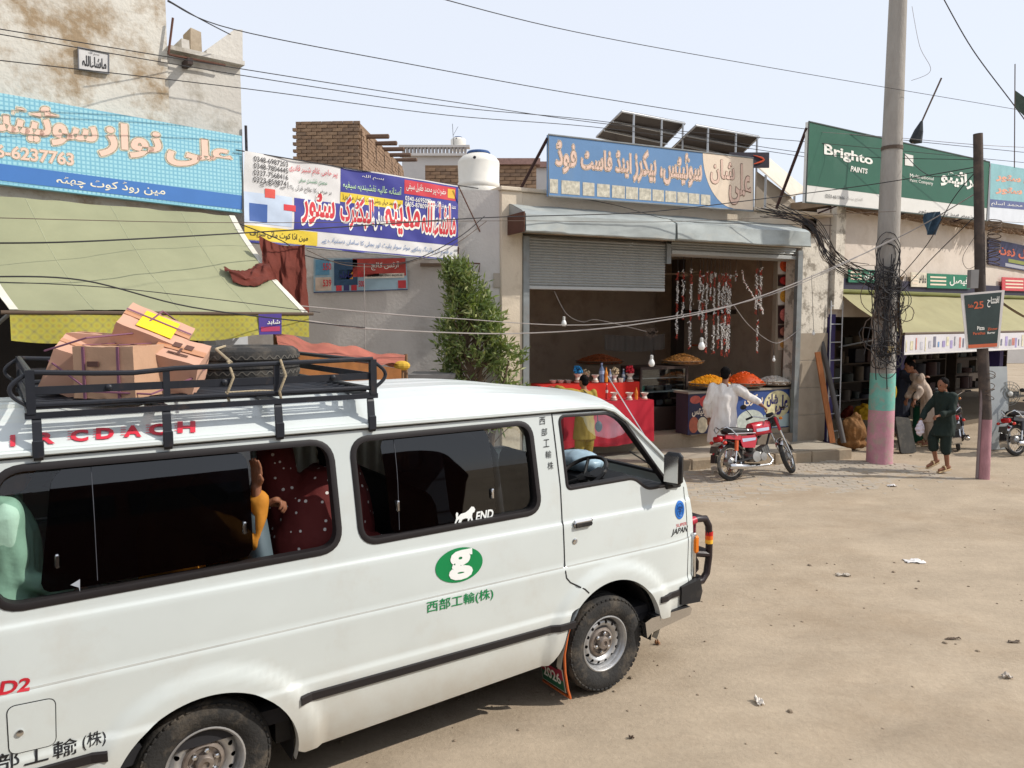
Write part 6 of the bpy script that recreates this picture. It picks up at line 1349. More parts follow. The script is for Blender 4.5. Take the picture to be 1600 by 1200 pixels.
ctn.part('lettering', text_on('شان', sub_quad(CQ, .76, .56, .875, .90, .008), .045), mat('counter_letter', (42, 38, 100), rough=.5), pn); ctn.part('lettering', text_on('علی', sub_quad(CQ, .85, .34, .985, .86, .008), .045), MATS['counter_letter'], pn)
ctn.part('lettering', text_on('سوئیٹس', sub_quad(CQ, .03, .44, .20, .68, .008), .03), M_SCREAM, pn); ctn.part('lettering', text_on('بیکری', sub_quad(CQ, .53, .62, .72, .92, .008), .03), M_SCREAM, pn)
def heap(name, label, px0, px1, pyb, pyt, col, col2, off, piece, tray=(150, 130, 112), cat='sweets tray'):
    a, b = ci(px0, pyb, off), ci(px1, pyb, off); c = (a + b) / 2; r_ = (b.x - a.x) / 2; h = ci((px0 + px1) / 2, pyt, off).z - a.z
    t = T(name, label, cat, CF, c); M0 = Matrix.Translation((c.x, c.y, c.z))
    t.part('tray', MB().lathe([(.0, -.035), (r_ * .85, -.035), (r_ * 1.02, .03), (r_ * 1.05, .035), (r_ * 1.03, .04), (r_ * .84, -.022), (0, -.022)], 30, M0, caps=False), mat('tray_%d' % tray[0], tray, rough=.4, metal=.3), smooth=True)
    hm = MB().lathe([(r_ * .98, 0), (r_ * .8, h * .38), (r_ * .5, h * .78), (r_ * .2, h * .96), (0, h)], 24, M0, caps=False); t.part('heap', jitter(hm, .02, 9), col2, smooth=True)
    pc = MB()
    for k in range(620):
        q = math.sqrt(rnd.random()); an = rnd.uniform(0, 6.283); rr = r_ * .97 * q; zz = h * max(0, (1 - q ** 1.6)) + rnd.uniform(-.005, .012)
        p = Vector((c.x + rr * math.cos(an), c.y + rr * math.sin(an), c.z + zz)); d = Vector((rnd.uniform(-1, 1), rnd.uniform(-1, 1), rnd.uniform(-.6, .6))).normalized() * piece
        pc.tube([p - d, p + Vector((0, 0, piece * .5)), p + d], [piece * .35, piece * .5, piece * .3], 4)
    t.part('pieces', pc, col, kind='stuff', smooth=True)
zt_off = cOff + .22
def fm_(n_, c): return mat(n_, c, rough=.5, var=.25, scale=18)
heap('sweets_tray', 'tray heaped with yellow sweets at the left of the counter', 1083, 1135, 601, 586, fm_('sweet_yellow', (232, 158, 20)), fm_('sweet_yellow_dark', (196, 128, 14)), zt_off, .022)
heap('sweets_tray', 'tray heaped with deep orange sweets in the middle of the counter', 1137, 1187, 600, 581, fm_('sweet_orange', (222, 88, 14)), fm_('sweet_orange_dark', (186, 66, 10)), zt_off, .022)
heap('sweets_tray', 'tray of white sweets at the right end of the counter', 1188, 1229, 598, 588, fm_('sweet_white', (222, 216, 204)), fm_('sweet_white_dark', (180, 172, 160)), zt_off, .028)
heap('snack_tray', 'round tray heaped with brown fried snacks on the glass case', 1040, 1092, 566, 553, fm_('snack_brown', (170, 118, 56)), fm_('snack_brown_dark', (130, 86, 40)), 1.1, .020)
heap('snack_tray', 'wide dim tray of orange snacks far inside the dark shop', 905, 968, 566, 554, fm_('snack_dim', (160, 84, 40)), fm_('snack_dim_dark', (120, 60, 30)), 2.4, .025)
# glass display case left of the counter
gx0, gx1 = ci(1000, 650, .85).x, ci(1074, 650, .85).x; gzt = ci(1060, 572, .85).z
gc = T('glass_display_case', 'dark glass-fronted display case between the red table and the counter', 'display case', CF, ((gx0 + gx1) / 2, 1.1, zF))
M_WOODD = mat('dark_wood', (58, 44, 38), rough=.6, var=.2); gc.part('base', MB().box((gx0, .87, zF), (gx1, 1.5, zF + .45)), M_WOODD); gc.part('top', MB().box((gx0, .85, gzt - .05), (gx1, 1.5, gzt)), M_WOODD)
for x in (gx0, gx1 - .04): gc.part('upright', MB().box((x, .85, zF + .45), (x + .04, .89, gzt - .05)), M_WOODD); 
gc.part('back', MB().box((gx0, 1.46, zF + .45), (gx1, 1.5, gzt - .05)), M_WOODD); gc.part('pane', MB().box((gx0 + .04, .865, zF + .45), (gx1 - .04, .871, gzt - .05)), glass_mat('case_glass', (.8, .84, .84), refl=1.1))
for z in (zF + .72, zF + .98): gc.part('shelf', MB().box((gx0 + .02, .9, z), (gx1 - .02, 1.44, z + .015)), M_ALU)
for k in range(9): x = gx0 + .12 + (gx1 - gx0 - .24) * (k % 5) / 4; z = zF + (.46 if k < 5 else .735); gc.part('sweet_box', MB().cbox((x, 1.1, z + .06), (.15, .2, .10)), (M_STUFF + [mat('teal_box', (40, 120, 100))])[k % 6])
# red table, two tiers
rOff = .40
def rq(px, py, o=rOff): return ci(px, py, o)
M_RED1 = mat('red_cloth_orange', (196, 36, 22), rough=.8, var=.08, scale=4, bump=.1, bscale=70); M_RED2 = mat('red_cloth_crimson', (176, 24, 44), rough=.8, var=.08, scale=3, bump=.1, bscale=70)
rt = T('display_table', 'low front table draped in crimson cloth before the sweet shop', 'table', CF, (rq(960, 690, .1).x, .1, KZ))
x0, x1 = rq(880, 660, .1).x, rq(1021, 660, .1).x; zt2 = rq(1000, 626, .1).z; zb2 = rq(985, 693, .1).z
def drape(x0, x1, y0, y1, zt, zb, amp=.015, seed=0):
    m_ = MB(); m_.grid(40, 10, lambda u, v: (x0 + (x1 - x0) * u, y0 - amp * (1 + math.sin(u * 46 + seed) + .6 * noise.noise(Vector((u * 9, 0, seed)))) * v, zt - (zt - zb - .02 * math.sin(u * 9)) * v))
    m_.grid(40, 8, lambda u, v: (x0 + (x1 - x0) * u, y0 + (y1 - y0) * v, zt + .003))
    for x, sg in ((x0, -1), (x1, 1)): m_.grid(10, 8, lambda u, v: (x + sg * amp * (1 + math.sin(u * 14)) * v, y0 + (y1 - y0) * u, zt - (zt - zb) * v))
    return m_
rt.part('cloth', drape(x0, x1, .1, .62, zt2, zb2), M_RED2, smooth=True, ang=60)
for x in (x0 + .05, x1 - .05):
    for y in (.15, .57): rt.part('leg', MB().box((x - .02, y - .02, KZ), (x + .02, y + .02, zt2)), M_WOODD)
rt2 = T('display_table', 'taller back table draped in orange-red cloth holding bottles', 'table', CF, (rq(940, 600, .66).x, .8, KZ))
xa, xb = rq(845, 620, .66).x, rq(999, 620, .66).x; zt3 = rq(960, 598, .66).z
rt2.part('cloth', drape(xa, xb, .66, 1.15, zt3, .5, .012, 3), M_RED1, smooth=True, ang=60)
for x in (xa + .05, xb - .05): rt2.part('leg', MB().box((x - .02, .72, KZ), (x + .02, .76, zt3)), M_WOODD)
M_POT = mat('glazed_pot', (216, 208, 194), rough=.3, var=.06)
VASE = [(.0, 0), (.050, 0), (.052, .012), (.036, .04), (.028, .06), (.034, .075), (.056, .10), (.058, .11), (.052, .11), (.03, .08), (0, .07)]
def place(px, py, off): return ci(px, py, off)
vn = 0
def vase(label, px, py, off, sc=1.0, top=None):
    p = place(px, py, off); t = T('white_pot', label, 'pot', CF, p, group='white pots on the red tables'); M0 = Matrix.Translation(p) @ Matrix.Scale(sc, 4)
    t.part('bowl', MB().lathe(VASE, 18, M0, caps=False), M_POT, smooth=True); t.part('painted_band', MB().lathe([(.0515, .012), (.0525, .012), (.043, .03), (.042, .03)], 18, M0, caps=False), mat('pot_band', (170, 120, 100), rough=.4), smooth=True)
    if top:
        bq = MB()
        for k in range(26): d = Vector((rnd.gauss(0, 1), rnd.gauss(0, 1), rnd.gauss(0, 1))).normalized() * rnd.uniform(.035, .06) * sc; bq.ball(p + Vector((0, 0, .155 * sc)) + d, .018 * sc, 6, 4)
        t.part('bouquet', bq, top, kind='stuff', smooth=True)
M_BLUEF = mat('blue_flowers', (40, 140, 200), rough=.5, var=.6, scale=40); M_REDF = mat('red_flowers', (196, 30, 52), rough=.5, var=.6, scale=40); M_CRF = mat('cream_flowers', (206, 186, 150), rough=.5, var=.4, scale=40)
vase('white pot topped with a blue paper bouquet on the back red table', 903, 597, .80, 1.35, M_BLUEF); vase('white pot with a cream top beside the tall water bottle', 930, 597, .76, 1.2, None); vase('white pot with a cream bouquet between the small bottles', 960, 597, .76, 1.2, M_CRF); vase('white pot topped with a red bouquet at the right end', 984, 596, .76, 1.35, M_REDF)
vase('white pot standing behind the child on the back table', 916, 597, .9, 1.1, M_CRF)
vase('empty white pot on the crimson cloth, leftmost of three', 959, 625, .28, 1.2); vase('empty white pot on the crimson cloth, middle of three', 983, 625, .28, 1.2); vase('empty white pot on the crimson cloth, right corner', 1007, 625, .28, 1.2)
def bottle(label, px, py, off, h, r_, col, cap=(60, 90, 170), cl=False):
    p = place(px, py, off); t = T('bottle', label, 'bottle', CF, p, group='bottles on the red tables'); M0 = Matrix.Translation(p)
    t.part('glass', MB().lathe([(0, 0), (r_, 0), (r_, h * .3), (r_ * .92, h * .36), (r_, h * .42), (r_, h * .62), (r_ * .38, h * .86), (r_ * .36, h * .93), (0, h * .93)], 16, M0, caps=False), mat('bt_%d_%d_%d' % col, col, rough=.12, var=.1, spec=.7, trans=.35 if cl else 0), smooth=True)
    t.part('cap', MB().lathe([(r_ * .42, h * .92), (r_ * .42, h), (0, h)], 12, M0, caps=False), mat('cap_%d' % cap[0], cap, rough=.4), smooth=True); t.part('wrapper', MB().lathe([(r_ * 1.02, h * .42), (r_ * 1.02, h * .60)], 16, M0, caps=False), mat('bottle_wrap_%d' % cap[0], cap, rough=.4), smooth=True)
bottle('tall clear water bottle on the back red table', 940, 597, .74, .34, .048, (120, 140, 176), (160, 176, 206), True); bottle('orange drink bottle beside the tall water bottle', 947, 597, .70, .26, .030, (226, 140, 36), (206, 120, 40)); bottle('small clear bottle left of the cream bouquet', 953, 597, .72, .23, .028, (130, 146, 180), (190, 196, 206), True); bottle('small clear bottle left of the red bouquet', 974, 597, .80, .24, .032, (130, 150, 180), (200, 204, 210), True); bottle('orange bottle on the crimson cloth right of the middle pot', 994, 625, .28, .22, .030, (222, 128, 36), (206, 60, 40)); bottle('red-and-white bottle on the crimson cloth behind the van roof', 948, 624, .28, .27, .022, (176, 40, 44), (220, 210, 200))
for k, (px, lab) in enumerate(((864, 'white bowl nearest the left end of the back table'), (876, 'white bowl second from the left on the back table'), (888, 'white bowl next to the blue bouquet'))): p = place(px, 599, .95); one('bowl', lab, 'bowl', MB().lathe([(.03, 0), (.04, .005), (.07, .06), (.066, .06), (.035, .012), (0, .01)], 18, Matrix.Translation(p), caps=False), M_POT, CF, p, smooth=True, group='white bowls on the back table')
wbx = place(970, 598, .7); one('paper_cup', 'white paper cup by the red bouquet on the back table', 'cup', MB().lathe([(0, 0), (.035, 0), (.05, .085), (.046, .085), (.03, .006)], 16, Matrix.Translation(wbx), caps=False), M_POT, CF, wbx, smooth=True)
# shelves with jars on the right inner wall, frames
shf = T('jar_shelf', 'wall shelf of lidded jars at the back right of the sweet shop', 'shelf', CF, (ci(1160, 530, 3.3).x, 3.3, 1.6))
M_JAR = mat('jar_glass', (150, 122, 92), rough=.2, var=.2); M_LID = mat('jar_lid', (196, 60, 44), rough=.4)
for r_, (py, n_, x0_, x1_) in enumerate(((497, 4, 1140, 1162), (509, 7, 1135, 1180), (520, 5, 1140, 1172))):
    z = ci(1150, py, 3.3).z
    if r_ < 3: shf.part('board', MB().box((ci(x0_ - 6, py, 3.3).x, 3.2, z - .02), (ci(x1_ + 8, py, 3.3).x, 3.42, z)), M_WOODD)
    for k in range(n_):
        x = ci(x0_ + (x1_ - x0_) * k / max(1, n_ - 1), py, 3.3).x; j = shf.part('jar', MB().lathe([(0, 0), (.055, 0), (.06, .02), (.06, .11), (.045, .13), (0, .13)], 12, Matrix.Translation((x, 3.3, z)), caps=False), M_JAR, smooth=True); shf.part('lid', MB().lathe([(.047, .125), (.047, .155), (0, .155)], 12, Matrix.Translation((x, 3.3, z)), caps=False), M_LID if r_ == 0 else mat('jar_lid_pale', (200, 180, 150)), j)
z = ci(1150, 537, 3.3).z; shf.part('board', MB().box((ci(1080, 537, 3.3).x, 3.18, z - .03), (ci(1180, 537, 3.3).x, 3.42, z)), mat('orange_shelf', (170, 80, 44), rough=.5))
for px, c in ((1146, (52, 86, 150)), (1168, (60, 100, 180))): shf.part('tin', MB().cbox((ci(px, 533, 3.3).x, 3.3, z + .07), (.16, .12, .13)), mat('tin_%d' % c[0], c, rough=.4))
for k, (x0_, y0_, x1_, y1_, lab) in enumerate(((1190, 420, 1204, 443, 'dark picture frame high on the inner right wall'), (1178, 436, 1194, 470, 'larger dark picture frame left of the first'), (1162, 515, 1198, 563, 'pale cabinet door on the inner right wall'))):
    Q = fquad(CF, [(x0_, y0_), (x1_, y0_ + 1), (x1_, y1_), (x0_, y1_)], 3.36); t = T('picture_frame' if k < 2 else 'cabinet_door', lab, 'frame' if k < 2 else 'cabinet', CF, Q[0]); pn_ = t.part('panel', slab(Q, .02), mat('frame_panel_%d' % k, ((140, 120, 104), (110, 92, 80), (160, 146, 128))[k], rough=.6)); t.part('moulding', frame_of(Q, .02), M_WOODD if k < 2 else mat('cab_mould', (130, 118, 102)), pn_)
# ceiling fan
cf_ = ci(1068, 428, 2.6); fanc = T('ceiling_fan', 'dim ceiling fan hanging inside the sweet shop', 'fan', CF, cf_); fanc.part('rod', MB().tube([cf_, (cf_.x, 2.6, zTop - .56)], .012, 6), M_WOODD); fanc.part('motor', MB().lathe([(0, -.06), (.09, -.05), (.10, 0), (.06, .04), (0, .05)], 16, Matrix.Translation(cf_), caps=False), mat('fan_cream', (170, 150, 130), rough=.5), smooth=True)
for k in range(3): fanc.part('blade', MB().cbox(cf_ + Vector((.36 * math.cos(k * 2.09 + .2), .36 * math.sin(k * 2.09 + .2), 0)), (.6, .13, .012), Matrix.Rotation(k * 2.09 + .2, 4, 'Z') @ Matrix.Rotation(R(10), 4, 'X')), MATS['fan_cream'])
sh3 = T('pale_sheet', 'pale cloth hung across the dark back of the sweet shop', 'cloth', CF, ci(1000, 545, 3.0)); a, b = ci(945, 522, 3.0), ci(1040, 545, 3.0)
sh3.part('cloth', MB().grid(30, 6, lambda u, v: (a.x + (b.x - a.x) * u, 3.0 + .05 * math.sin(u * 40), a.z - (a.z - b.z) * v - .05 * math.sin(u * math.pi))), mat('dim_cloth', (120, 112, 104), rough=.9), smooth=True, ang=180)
# garlands
M_GW = mat('garland_white', (232, 228, 222), rough=.6, var=.3, scale=30); M_GR = mat('garland_red', (196, 70, 52), rough=.6, var=.3, scale=30)
gl = [(1059, 424, 530), (1080, 420, 546), (1094, 422, 500), (1105, 424, 552), (1117, 426, 553), (1130, 428, 556), (1138, 428, 558), (1141, 430, 552), (1183, 420, 492), (1190, 418, 486), (1184, 500, 552)]
gl += [(1068, 422, 500), (1099, 430, 520), (1111, 424, 470), (1124, 430, 545), (1134, 426, 540), (1150, 424, 440), (1188, 422, 470)]
gln = ['leftmost', 'second from the left', 'third from the left', 'fourth from the left', 'fifth from the left', 'sixth from the left', 'seventh from the left', 'eighth from the left', 'ninth from the left', 'thick one rightmost', 'lowest short one at the right', 'thin strand right of the leftmost', 'thin strand right of the third', 'short strand left of the fifth', 'thin strand left of the sixth', 'thin strand right of the sixth', 'shortest strand in the middle gap', 'thin strand beside the thick right one']
for k, (px, y0, y1) in enumerate(gl):
    top = ci(px, y0, .25); bot = ci(px, y1, .25); t = T('flower_garland', 'red and white paper garland in the shop opening, ' + gln[k], 'garland', CF, bot, group='garlands hung in the sweet shop opening')
    t.part('string', MB().tube([(top.x, .25, zCan0), top, bot], .003, 4), M_KL); w_, r2 = MB(), MB(); n_ = int((top.z - bot.z) / .008); ph = rnd.random()
    for j in range(n_):
        f = j / n_; z = top.z - (top.z - bot.z) * f; red = .18 < ((f * 2.2 + ph * .3) % 1.0) < .46
        q = Vector((top.x + rnd.gauss(0, .012), .25 + rnd.gauss(0, .012), z)); d = Vector((rnd.gauss(0, 1), rnd.gauss(0, 1), rnd.gauss(0, .5))).normalized() * (.018 if not red else .014)
        (r2 if red else w_).add([q - d * .9, q + Vector((0, 0, .009)), q + d, q - Vector((0, 0, .009))], [(0, 1, 2, 3)])
        if rnd.random() < .5: (r2 if red else w_).ball(q, .008, 5, 3)
    t.part('white_flowers', w_, M_GW, kind='stuff'); t.part('red_flowers', r2, M_GR, kind='stuff')
gg = [ci(px, py, .25) for px, py in ((1160, 424), (1164, 442), (1172, 455), (1181, 470), (1190, 480), (1193, 491))]; t = T('flower_garland', 'slanting red and white garland pulled towards the wire', 'garland', CF, gg[-1], group='garlands hung in the sweet shop opening'); fl = MB()
for a, b in zip(gg, gg[1:]):
    for j in range(16): q = a.lerp(b, j / 16) + Vector((rnd.gauss(0, .012), 0, rnd.gauss(0, .008))); fl.ball(q, .011, 5, 3)
t.part('flowers', fl, M_GW, kind='stuff'); t.part('string', MB().tube(gg, .004, 4), M_GR)
# ================================================================ the bushy tree
tp0 = atY(757, 640, 11.3); tx, ty = tp0.x, 11.3
tree = T('bushy_tree', 'slender bushy green tree before the grey wall, left of the sweet shop', 'tree', W0, (tx, ty, 0))
M_BARK = mat('bark', (98, 82, 66), rough=.95, var=.25, scale=8, bump=.5, bscale=30)
tr = random.Random(3)
def tz(py): return atY(750, py, ty).z
def txp(px): return (px - 800) / 1200 * ty
trunk = MB(); trunk.tube([(tx, ty, 0), (tx + .02, ty, .6), (tx - .03, ty, 1.3), (tx - .10, ty, 2.0), (tx - .22, ty, 2.7), (tx - .28, ty, tz(425))], [.06, .055, .045, .035, .022, .008], 8)
trunk.tube([(tx + .05, ty + .05, 0), (tx + .12, ty, .8), (tx + .25, ty - .03, 1.4), (tx + .36, ty - .05, 1.9)], [.045, .04, .028, .01], 7)
tips = []; clus = []
prof = [(420, 718, 14), (450, 724, 26), (480, 728, 32), (510, 736, 42), (540, 742, 50), (565, 752, 60), (590, 755, 64), (620, 755, 60), (660, 756, 50)]
def env(py):
    for (a, ca, ra), (b, cb, rb2) in zip(prof, prof[1:]):
        if py <= b: t = (py - a) / (b - a); return ca + (cb - ca) * t, ra + (rb2 - ra) * t
    return prof[-1][1:]
for k in range(290):
    py = 420 + 240 * tr.random() ** .85; c, r_ = env(py); f = tr.uniform(-1, 1); f = math.copysign(abs(f) ** .75, f)
    x = txp(c + r_ * f); y = ty + tr.uniform(-1, 1) * r_ / 1200 * ty * .85 * math.sqrt(max(0, 1 - f * f * .8)); z = tz(py)
    if k % 4 == 0 or not clus: clus.append(Vector((x, y, z)))
    else: q_ = clus[tr.randrange(max(0, len(clus) - 2), len(clus))]; x, y, z = q_.x + tr.gauss(0, .075), q_.y + tr.gauss(0, .075), q_.z + tr.gauss(0, .085)
    b0 = Vector((tx - .28 * smoothstep0(.4, 3, z), ty, max(.3, z - tr.uniform(.3, .6)))); p = Vector((x, y, z)); tips.append((p, (p - b0).normalized()))
    if k % 2 == 0: trunk.tube([b0, b0.lerp(p, .5) + Vector((0, 0, .04)), p], [.014, .009, .003], 5)
tree.part('trunk', trunk, M_BARK, smooth=True)
lv = [MB(), MB(), MB()]
for (p, d) in tips:
    for k in range(27):
        q = p + Vector((tr.gauss(0, .055), tr.gauss(0, .055), tr.gauss(0, .065))) ; dirv = (d * .6 + Vector((tr.gauss(0, 1), tr.gauss(0, 1), tr.gauss(.35, .8)))).normalized()
        l = tr.uniform(.07, .15); w_ = l * .14; sdv = dirv.cross(Vector((tr.gauss(0, 1), tr.gauss(0, 1), tr.gauss(0, 1)))).normalized() * w_; nn = dirv.cross(sdv).normalized()
        m_ = lv[0 if tr.random() < .5 else 1 if tr.random() < .7 else 2]
        m_.add([q, q + dirv * l * .45 + sdv, q + dirv * l - nn * l * .12, q + dirv * l * .45 - sdv, ], [(0, 1, 2), (0, 2, 3)])
for i, c in enumerate(((96, 114, 64), (130, 144, 86), (160, 164, 110))):
    m_ = mat('leaf_%d' % i, c, rough=.5, var=.3, scale=3, spec=.4); nt, N, L, b = nodes_of(m_)
    tl = N.new('ShaderNodeBsdfTranslucent'); tl.inputs[0].default_value = (*lin((130, 150, 50)), 1); mx = N.new('ShaderNodeMixShader'); mx.inputs[0].default_value = .25; o_ = N['Material Output']; L.new(b.outputs[0], mx.inputs[1]); L.new(tl.outputs[0], mx.inputs[2]); L.new(mx.outputs[0], o_.inputs[0])
    tree.part('crown', lv[i], m_, kind='stuff')
# ================================================================ poles and wires
def sag(a, b, s_, n=14):
    a, b = Vector(a), Vector(b); return [a.lerp(b, k / n) - Vector((0, 0, 4 * s_ * (k / n) * (1 - k / n))) for k in range(n + 1)]
M_CABLE = mat('cable_black', (42, 40, 42), rough=.7, var=.2); M_CABLEG = mat('cable_grey', (150, 144, 140), rough=.7, var=.15); M_CABLEB = mat('cable_brown', (92, 78, 68), rough=.8, var=.2)
P1 = gnd(1374, 721); pole = T('concrete_pole', 'thick concrete power pole with teal and pink painted base and tangled cables', 'pole', W0, P1)
M_POLE = mat('pole_concrete', (158, 153, 146), rough=.92, var=.14, scale=3, bump=.4, bscale=30, dirt=(112, 100, 90), damt=.3, dscale=2, stretch=(1, 1, .3))
def pz(py, p): return atY(1400, py, p.y).z
zT1, zT2 = pz(640, P1), pz(583, P1); M0 = Matrix.Translation(P1)
def pr(z): return .215 - .0095 * z
pole.part('shaft', MB().lathe([(pr(zT2), zT2), (pr(4), 4), (pr(7), 7), (pr(10), 10), (0, 10)], 28, M0, caps=False), M_POLE, smooth=True)
pole.part('pink_band', MB().lathe([(pr(0) + .004, -.15), (pr(zT1) + .004, zT1)], 28, M0, caps=False), mat('pole_pink', (190, 136, 148), rough=.85, var=.2, scale=4, dirt=(170, 148, 140), damt=.6, dscale=5, dedge=(.48, .6), bump=.3, bscale=30), smooth=True)
pole.part('teal_band', MB().lathe([(pr(zT1) + .005, zT1), (pr(zT2) + .005, zT2), (pr(zT2), zT2 + .004)], 28, M0, caps=False), mat('pole_teal', (112, 174, 160), rough=.85, var=.16, scale=4, dirt=(150, 158, 146), damt=.55, dscale=6, dedge=(.5, .6), bump=.3, bscale=30), smooth=True)
for z in (pz(450, P1), pz(495, P1), pz(232, P1)): pole.part('steel_band', MB().lathe([(pr(z) + .012, -.03), (pr(z) + .012, .03)], 20, M0 @ Matrix.Translation((0, 0, z)), caps=False), M_CABLEB)
pole.part('junction_box', MB().cbox(P1 + Vector((-.02, -.24, pz(545, P1))), (.10, .08, .10)), mat('box_cream', (170, 150, 110)))
pole.part('sack_wrap', jitter(MB().grid(10, 14, lambda u, v: P1 + Vector((.20 + .05 * math.sin(v * 7), -.16 + .18 * u, 1.9 + 1.35 * v))), .05, 6), mat('old_sacking', (140, 118, 96), rough=.95, var=.3, scale=5), smooth=True)
tg = MB(); cr = random.Random(5)
def loop(c, r_, n_, jit, rad, axis):
    pts = []
    for k in range(n_ + 1): a = 2 * math.pi * k / n_; pts.append(c + axis[0] * (r_ * math.cos(a) * (1 + jit * cr.uniform(-1, 1))) + axis[1] * (r_ * math.sin(a) * (1 + jit * cr.uniform(-1, 1))))
    return pts
def pzp(px, py, dy=-.25): return atY(px, py, P1.y + dy)
big = MB()
for k in range(18):
    c = pzp(1390 + cr.gauss(0, 8), 458 + cr.gauss(0, 12), cr.uniform(-.36, -.16)); r_ = cr.uniform(.12, .27); big.tube(loop(c, r_, 22, .05, 0, (Vector((1, cr.uniform(-.2, .2), 0)), Vector((cr.uniform(-.1, .1), cr.uniform(-.15, .15), 1.0)))), cr.uniform(.004, .009), 5)
for k in range(16):
    c = pzp(1378 + cr.gauss(0, 14), 548 + cr.gauss(0, 14), cr.uniform(-.34, -.16)); r_ = cr.uniform(.07, .22); big.tube(loop(c, r_, 18, .08, 0, (Vector((1, cr.uniform(-.4, .4), cr.uniform(-.3, .3))), Vector((cr.uniform(-.3, .3), cr.uniform(-.3, .3), .9)))), cr.uniform(.005, .009), 5)
for k in range(14):
    a, b = pzp(1385 + cr.gauss(0, 12), 420 + cr.gauss(0, 20), -.24), pzp(1382 + cr.gauss(0, 16), 540 + cr.gauss(0, 20), -.28); big.tube(sag(a, b, cr.uniform(-.1, .1)), .009, 5)
for k in range(4):
    c = pzp(1390 + cr.gauss(0, 6), 385 + cr.gauss(0, 18), -.2); big.tube(loop(c, cr.uniform(.12, .24), 18, .05, 0, (Vector((1, 0, 0)), Vector((0, .1, 1.5)))), .007, 5)
pole.part('cable_tangle', big, M_CABLE, kind='stuff', smooth=True); bro = MB()
for k in range(16):
    c = pzp(1384 + cr.gauss(0, 12), 500 + cr.gauss(0, 42), -.24); bro.tube(loop(c, cr.uniform(.08, .24), 16, .1, 0, (Vector((1, cr.uniform(-.3, .3), 0)), Vector((0, 0, 1.3)))), cr.uniform(.004, .012), 5)
pole.part('brown_cables', bro, M_CABLEB, kind='stuff', smooth=True)
# black weathered pole with the small poster
P2 = gnd(1536, 747); zt_ = atY(1528, 209, P2.y).z; pole2 = T('steel_pole', 'thin dark pole with a pink painted foot at the right', 'pole', W0, P2)
tpx = atY(1528, 209, P2.y).x; z2 = pz(655, P2)
pole2.part('shaft', MB().tube([P2 + Vector((0, 0, z2)), P2.lerp(Vector((tpx, P2.y, 0)), .5) * 1 + Vector((0, 0, zt_ * .5)), Vector((tpx, P2.y, zt_))], [.082, .078, .066], 16), mat('pole_tar', (70, 62, 58), rough=.85, var=.25, scale=4, dirt=(124, 104, 88), damt=.3, dscale=4), smooth=True)
pole2.part('pink_foot', MB().tube([P2 + Vector((0, 0, -.1)), P2 + Vector((-.005, 0, z2))], [.094, .086], 16), mat('foot_pink', (172, 126, 132), rough=.85, var=.2, scale=5, dirt=(96, 72, 74), damt=.5, dscale=7, stretch=(1, 1, .3)), smooth=True)
pole2.part('conduit', MB().tube([P2 + Vector((-.11, -.02, 0)), P2 + Vector((-.10, -.02, 1.9)), P2 + Vector((-.08, -.02, 2.6))], .022, 8), mat('conduit_grey', (124, 110, 110), rough=.7), smooth=True)
tl_ = MB()
for py in (585, 588, 604, 612, 620): z = pz(py, P2); tl_.tube([P2 + Vector((.10 * math.cos(a) - .01, .10 * math.sin(a), z + .05 * math.sin(a + py))) for a in [2 * math.pi * k / 16 for k in range(16)]], .006, 4, closed=True)
for k in range(12): z = pz(345 + k * 6, P2); tl_.tube([P2 + Vector((.088 * math.cos(a) - .02, .088 * math.sin(a), z + .03 * math.sin(a + k))) for a in [2 * math.pi * j / 14 for j in range(14)]], .008, 4, closed=True)
pole2.part('wire_ties', tl_, M_CABLEB, kind='stuff'); pole2.part('meter_box', MB().cbox(atY(1520, 436, P2.y - .12), (.12, .10, .28)), mat('meter_grey', (132, 130, 128), rough=.6))
ps = T('hanging_poster', 'dark green sale poster reading 25 tied to the thin pole', 'poster', W0, atY(1540, 540, P2.y - .14)); PQ2 = [atY(x, y, P2.y - .13 + d) for x, y, d in ((1510, 546, 0), (1561, 543, .05), (1570, 453, .05), (1501, 459, 0))]
sh_ = ps.part('sheet', slab(PQ2, .006), mat('poster_white', (206, 200, 196), rough=.5, var=.06)); ps.part('dark_field', qmesh(sub_quad(PQ2, .07, .05, .93, .965, .003)), mat('poster_dark', (48, 62, 60), rough=.4, var=.25, scale=4), sh_); ps.part('orange_strip', qmesh(sub_quad(PQ2, .06, .02, .93, .08, .006)), mat('poster_orange', (196, 96, 60), rough=.5), sh_)
for body, bx, m_ in (('25', (.28, .71, .51, .84), MATS['poster_orange']), ('افتتاح', (.60, .72, .88, .90), M_WHL), ('Sale', (.14, .74, .27, .80), MATS['poster_orange']), ('Pizza', (.34, .33, .54, .40), M_WHL), ('Parathas', (.22, .25, .56, .30), MATS['poster_orange']), ('Zinger', (.62, .30, .90, .36), MATS['poster_orange']), ('Burger', (.62, .24, .84, .29), M_WHL)):
    ps.part('lettering', text_on(body, sub_quad(PQ2, *bx, .008), .02), m_, sh_)
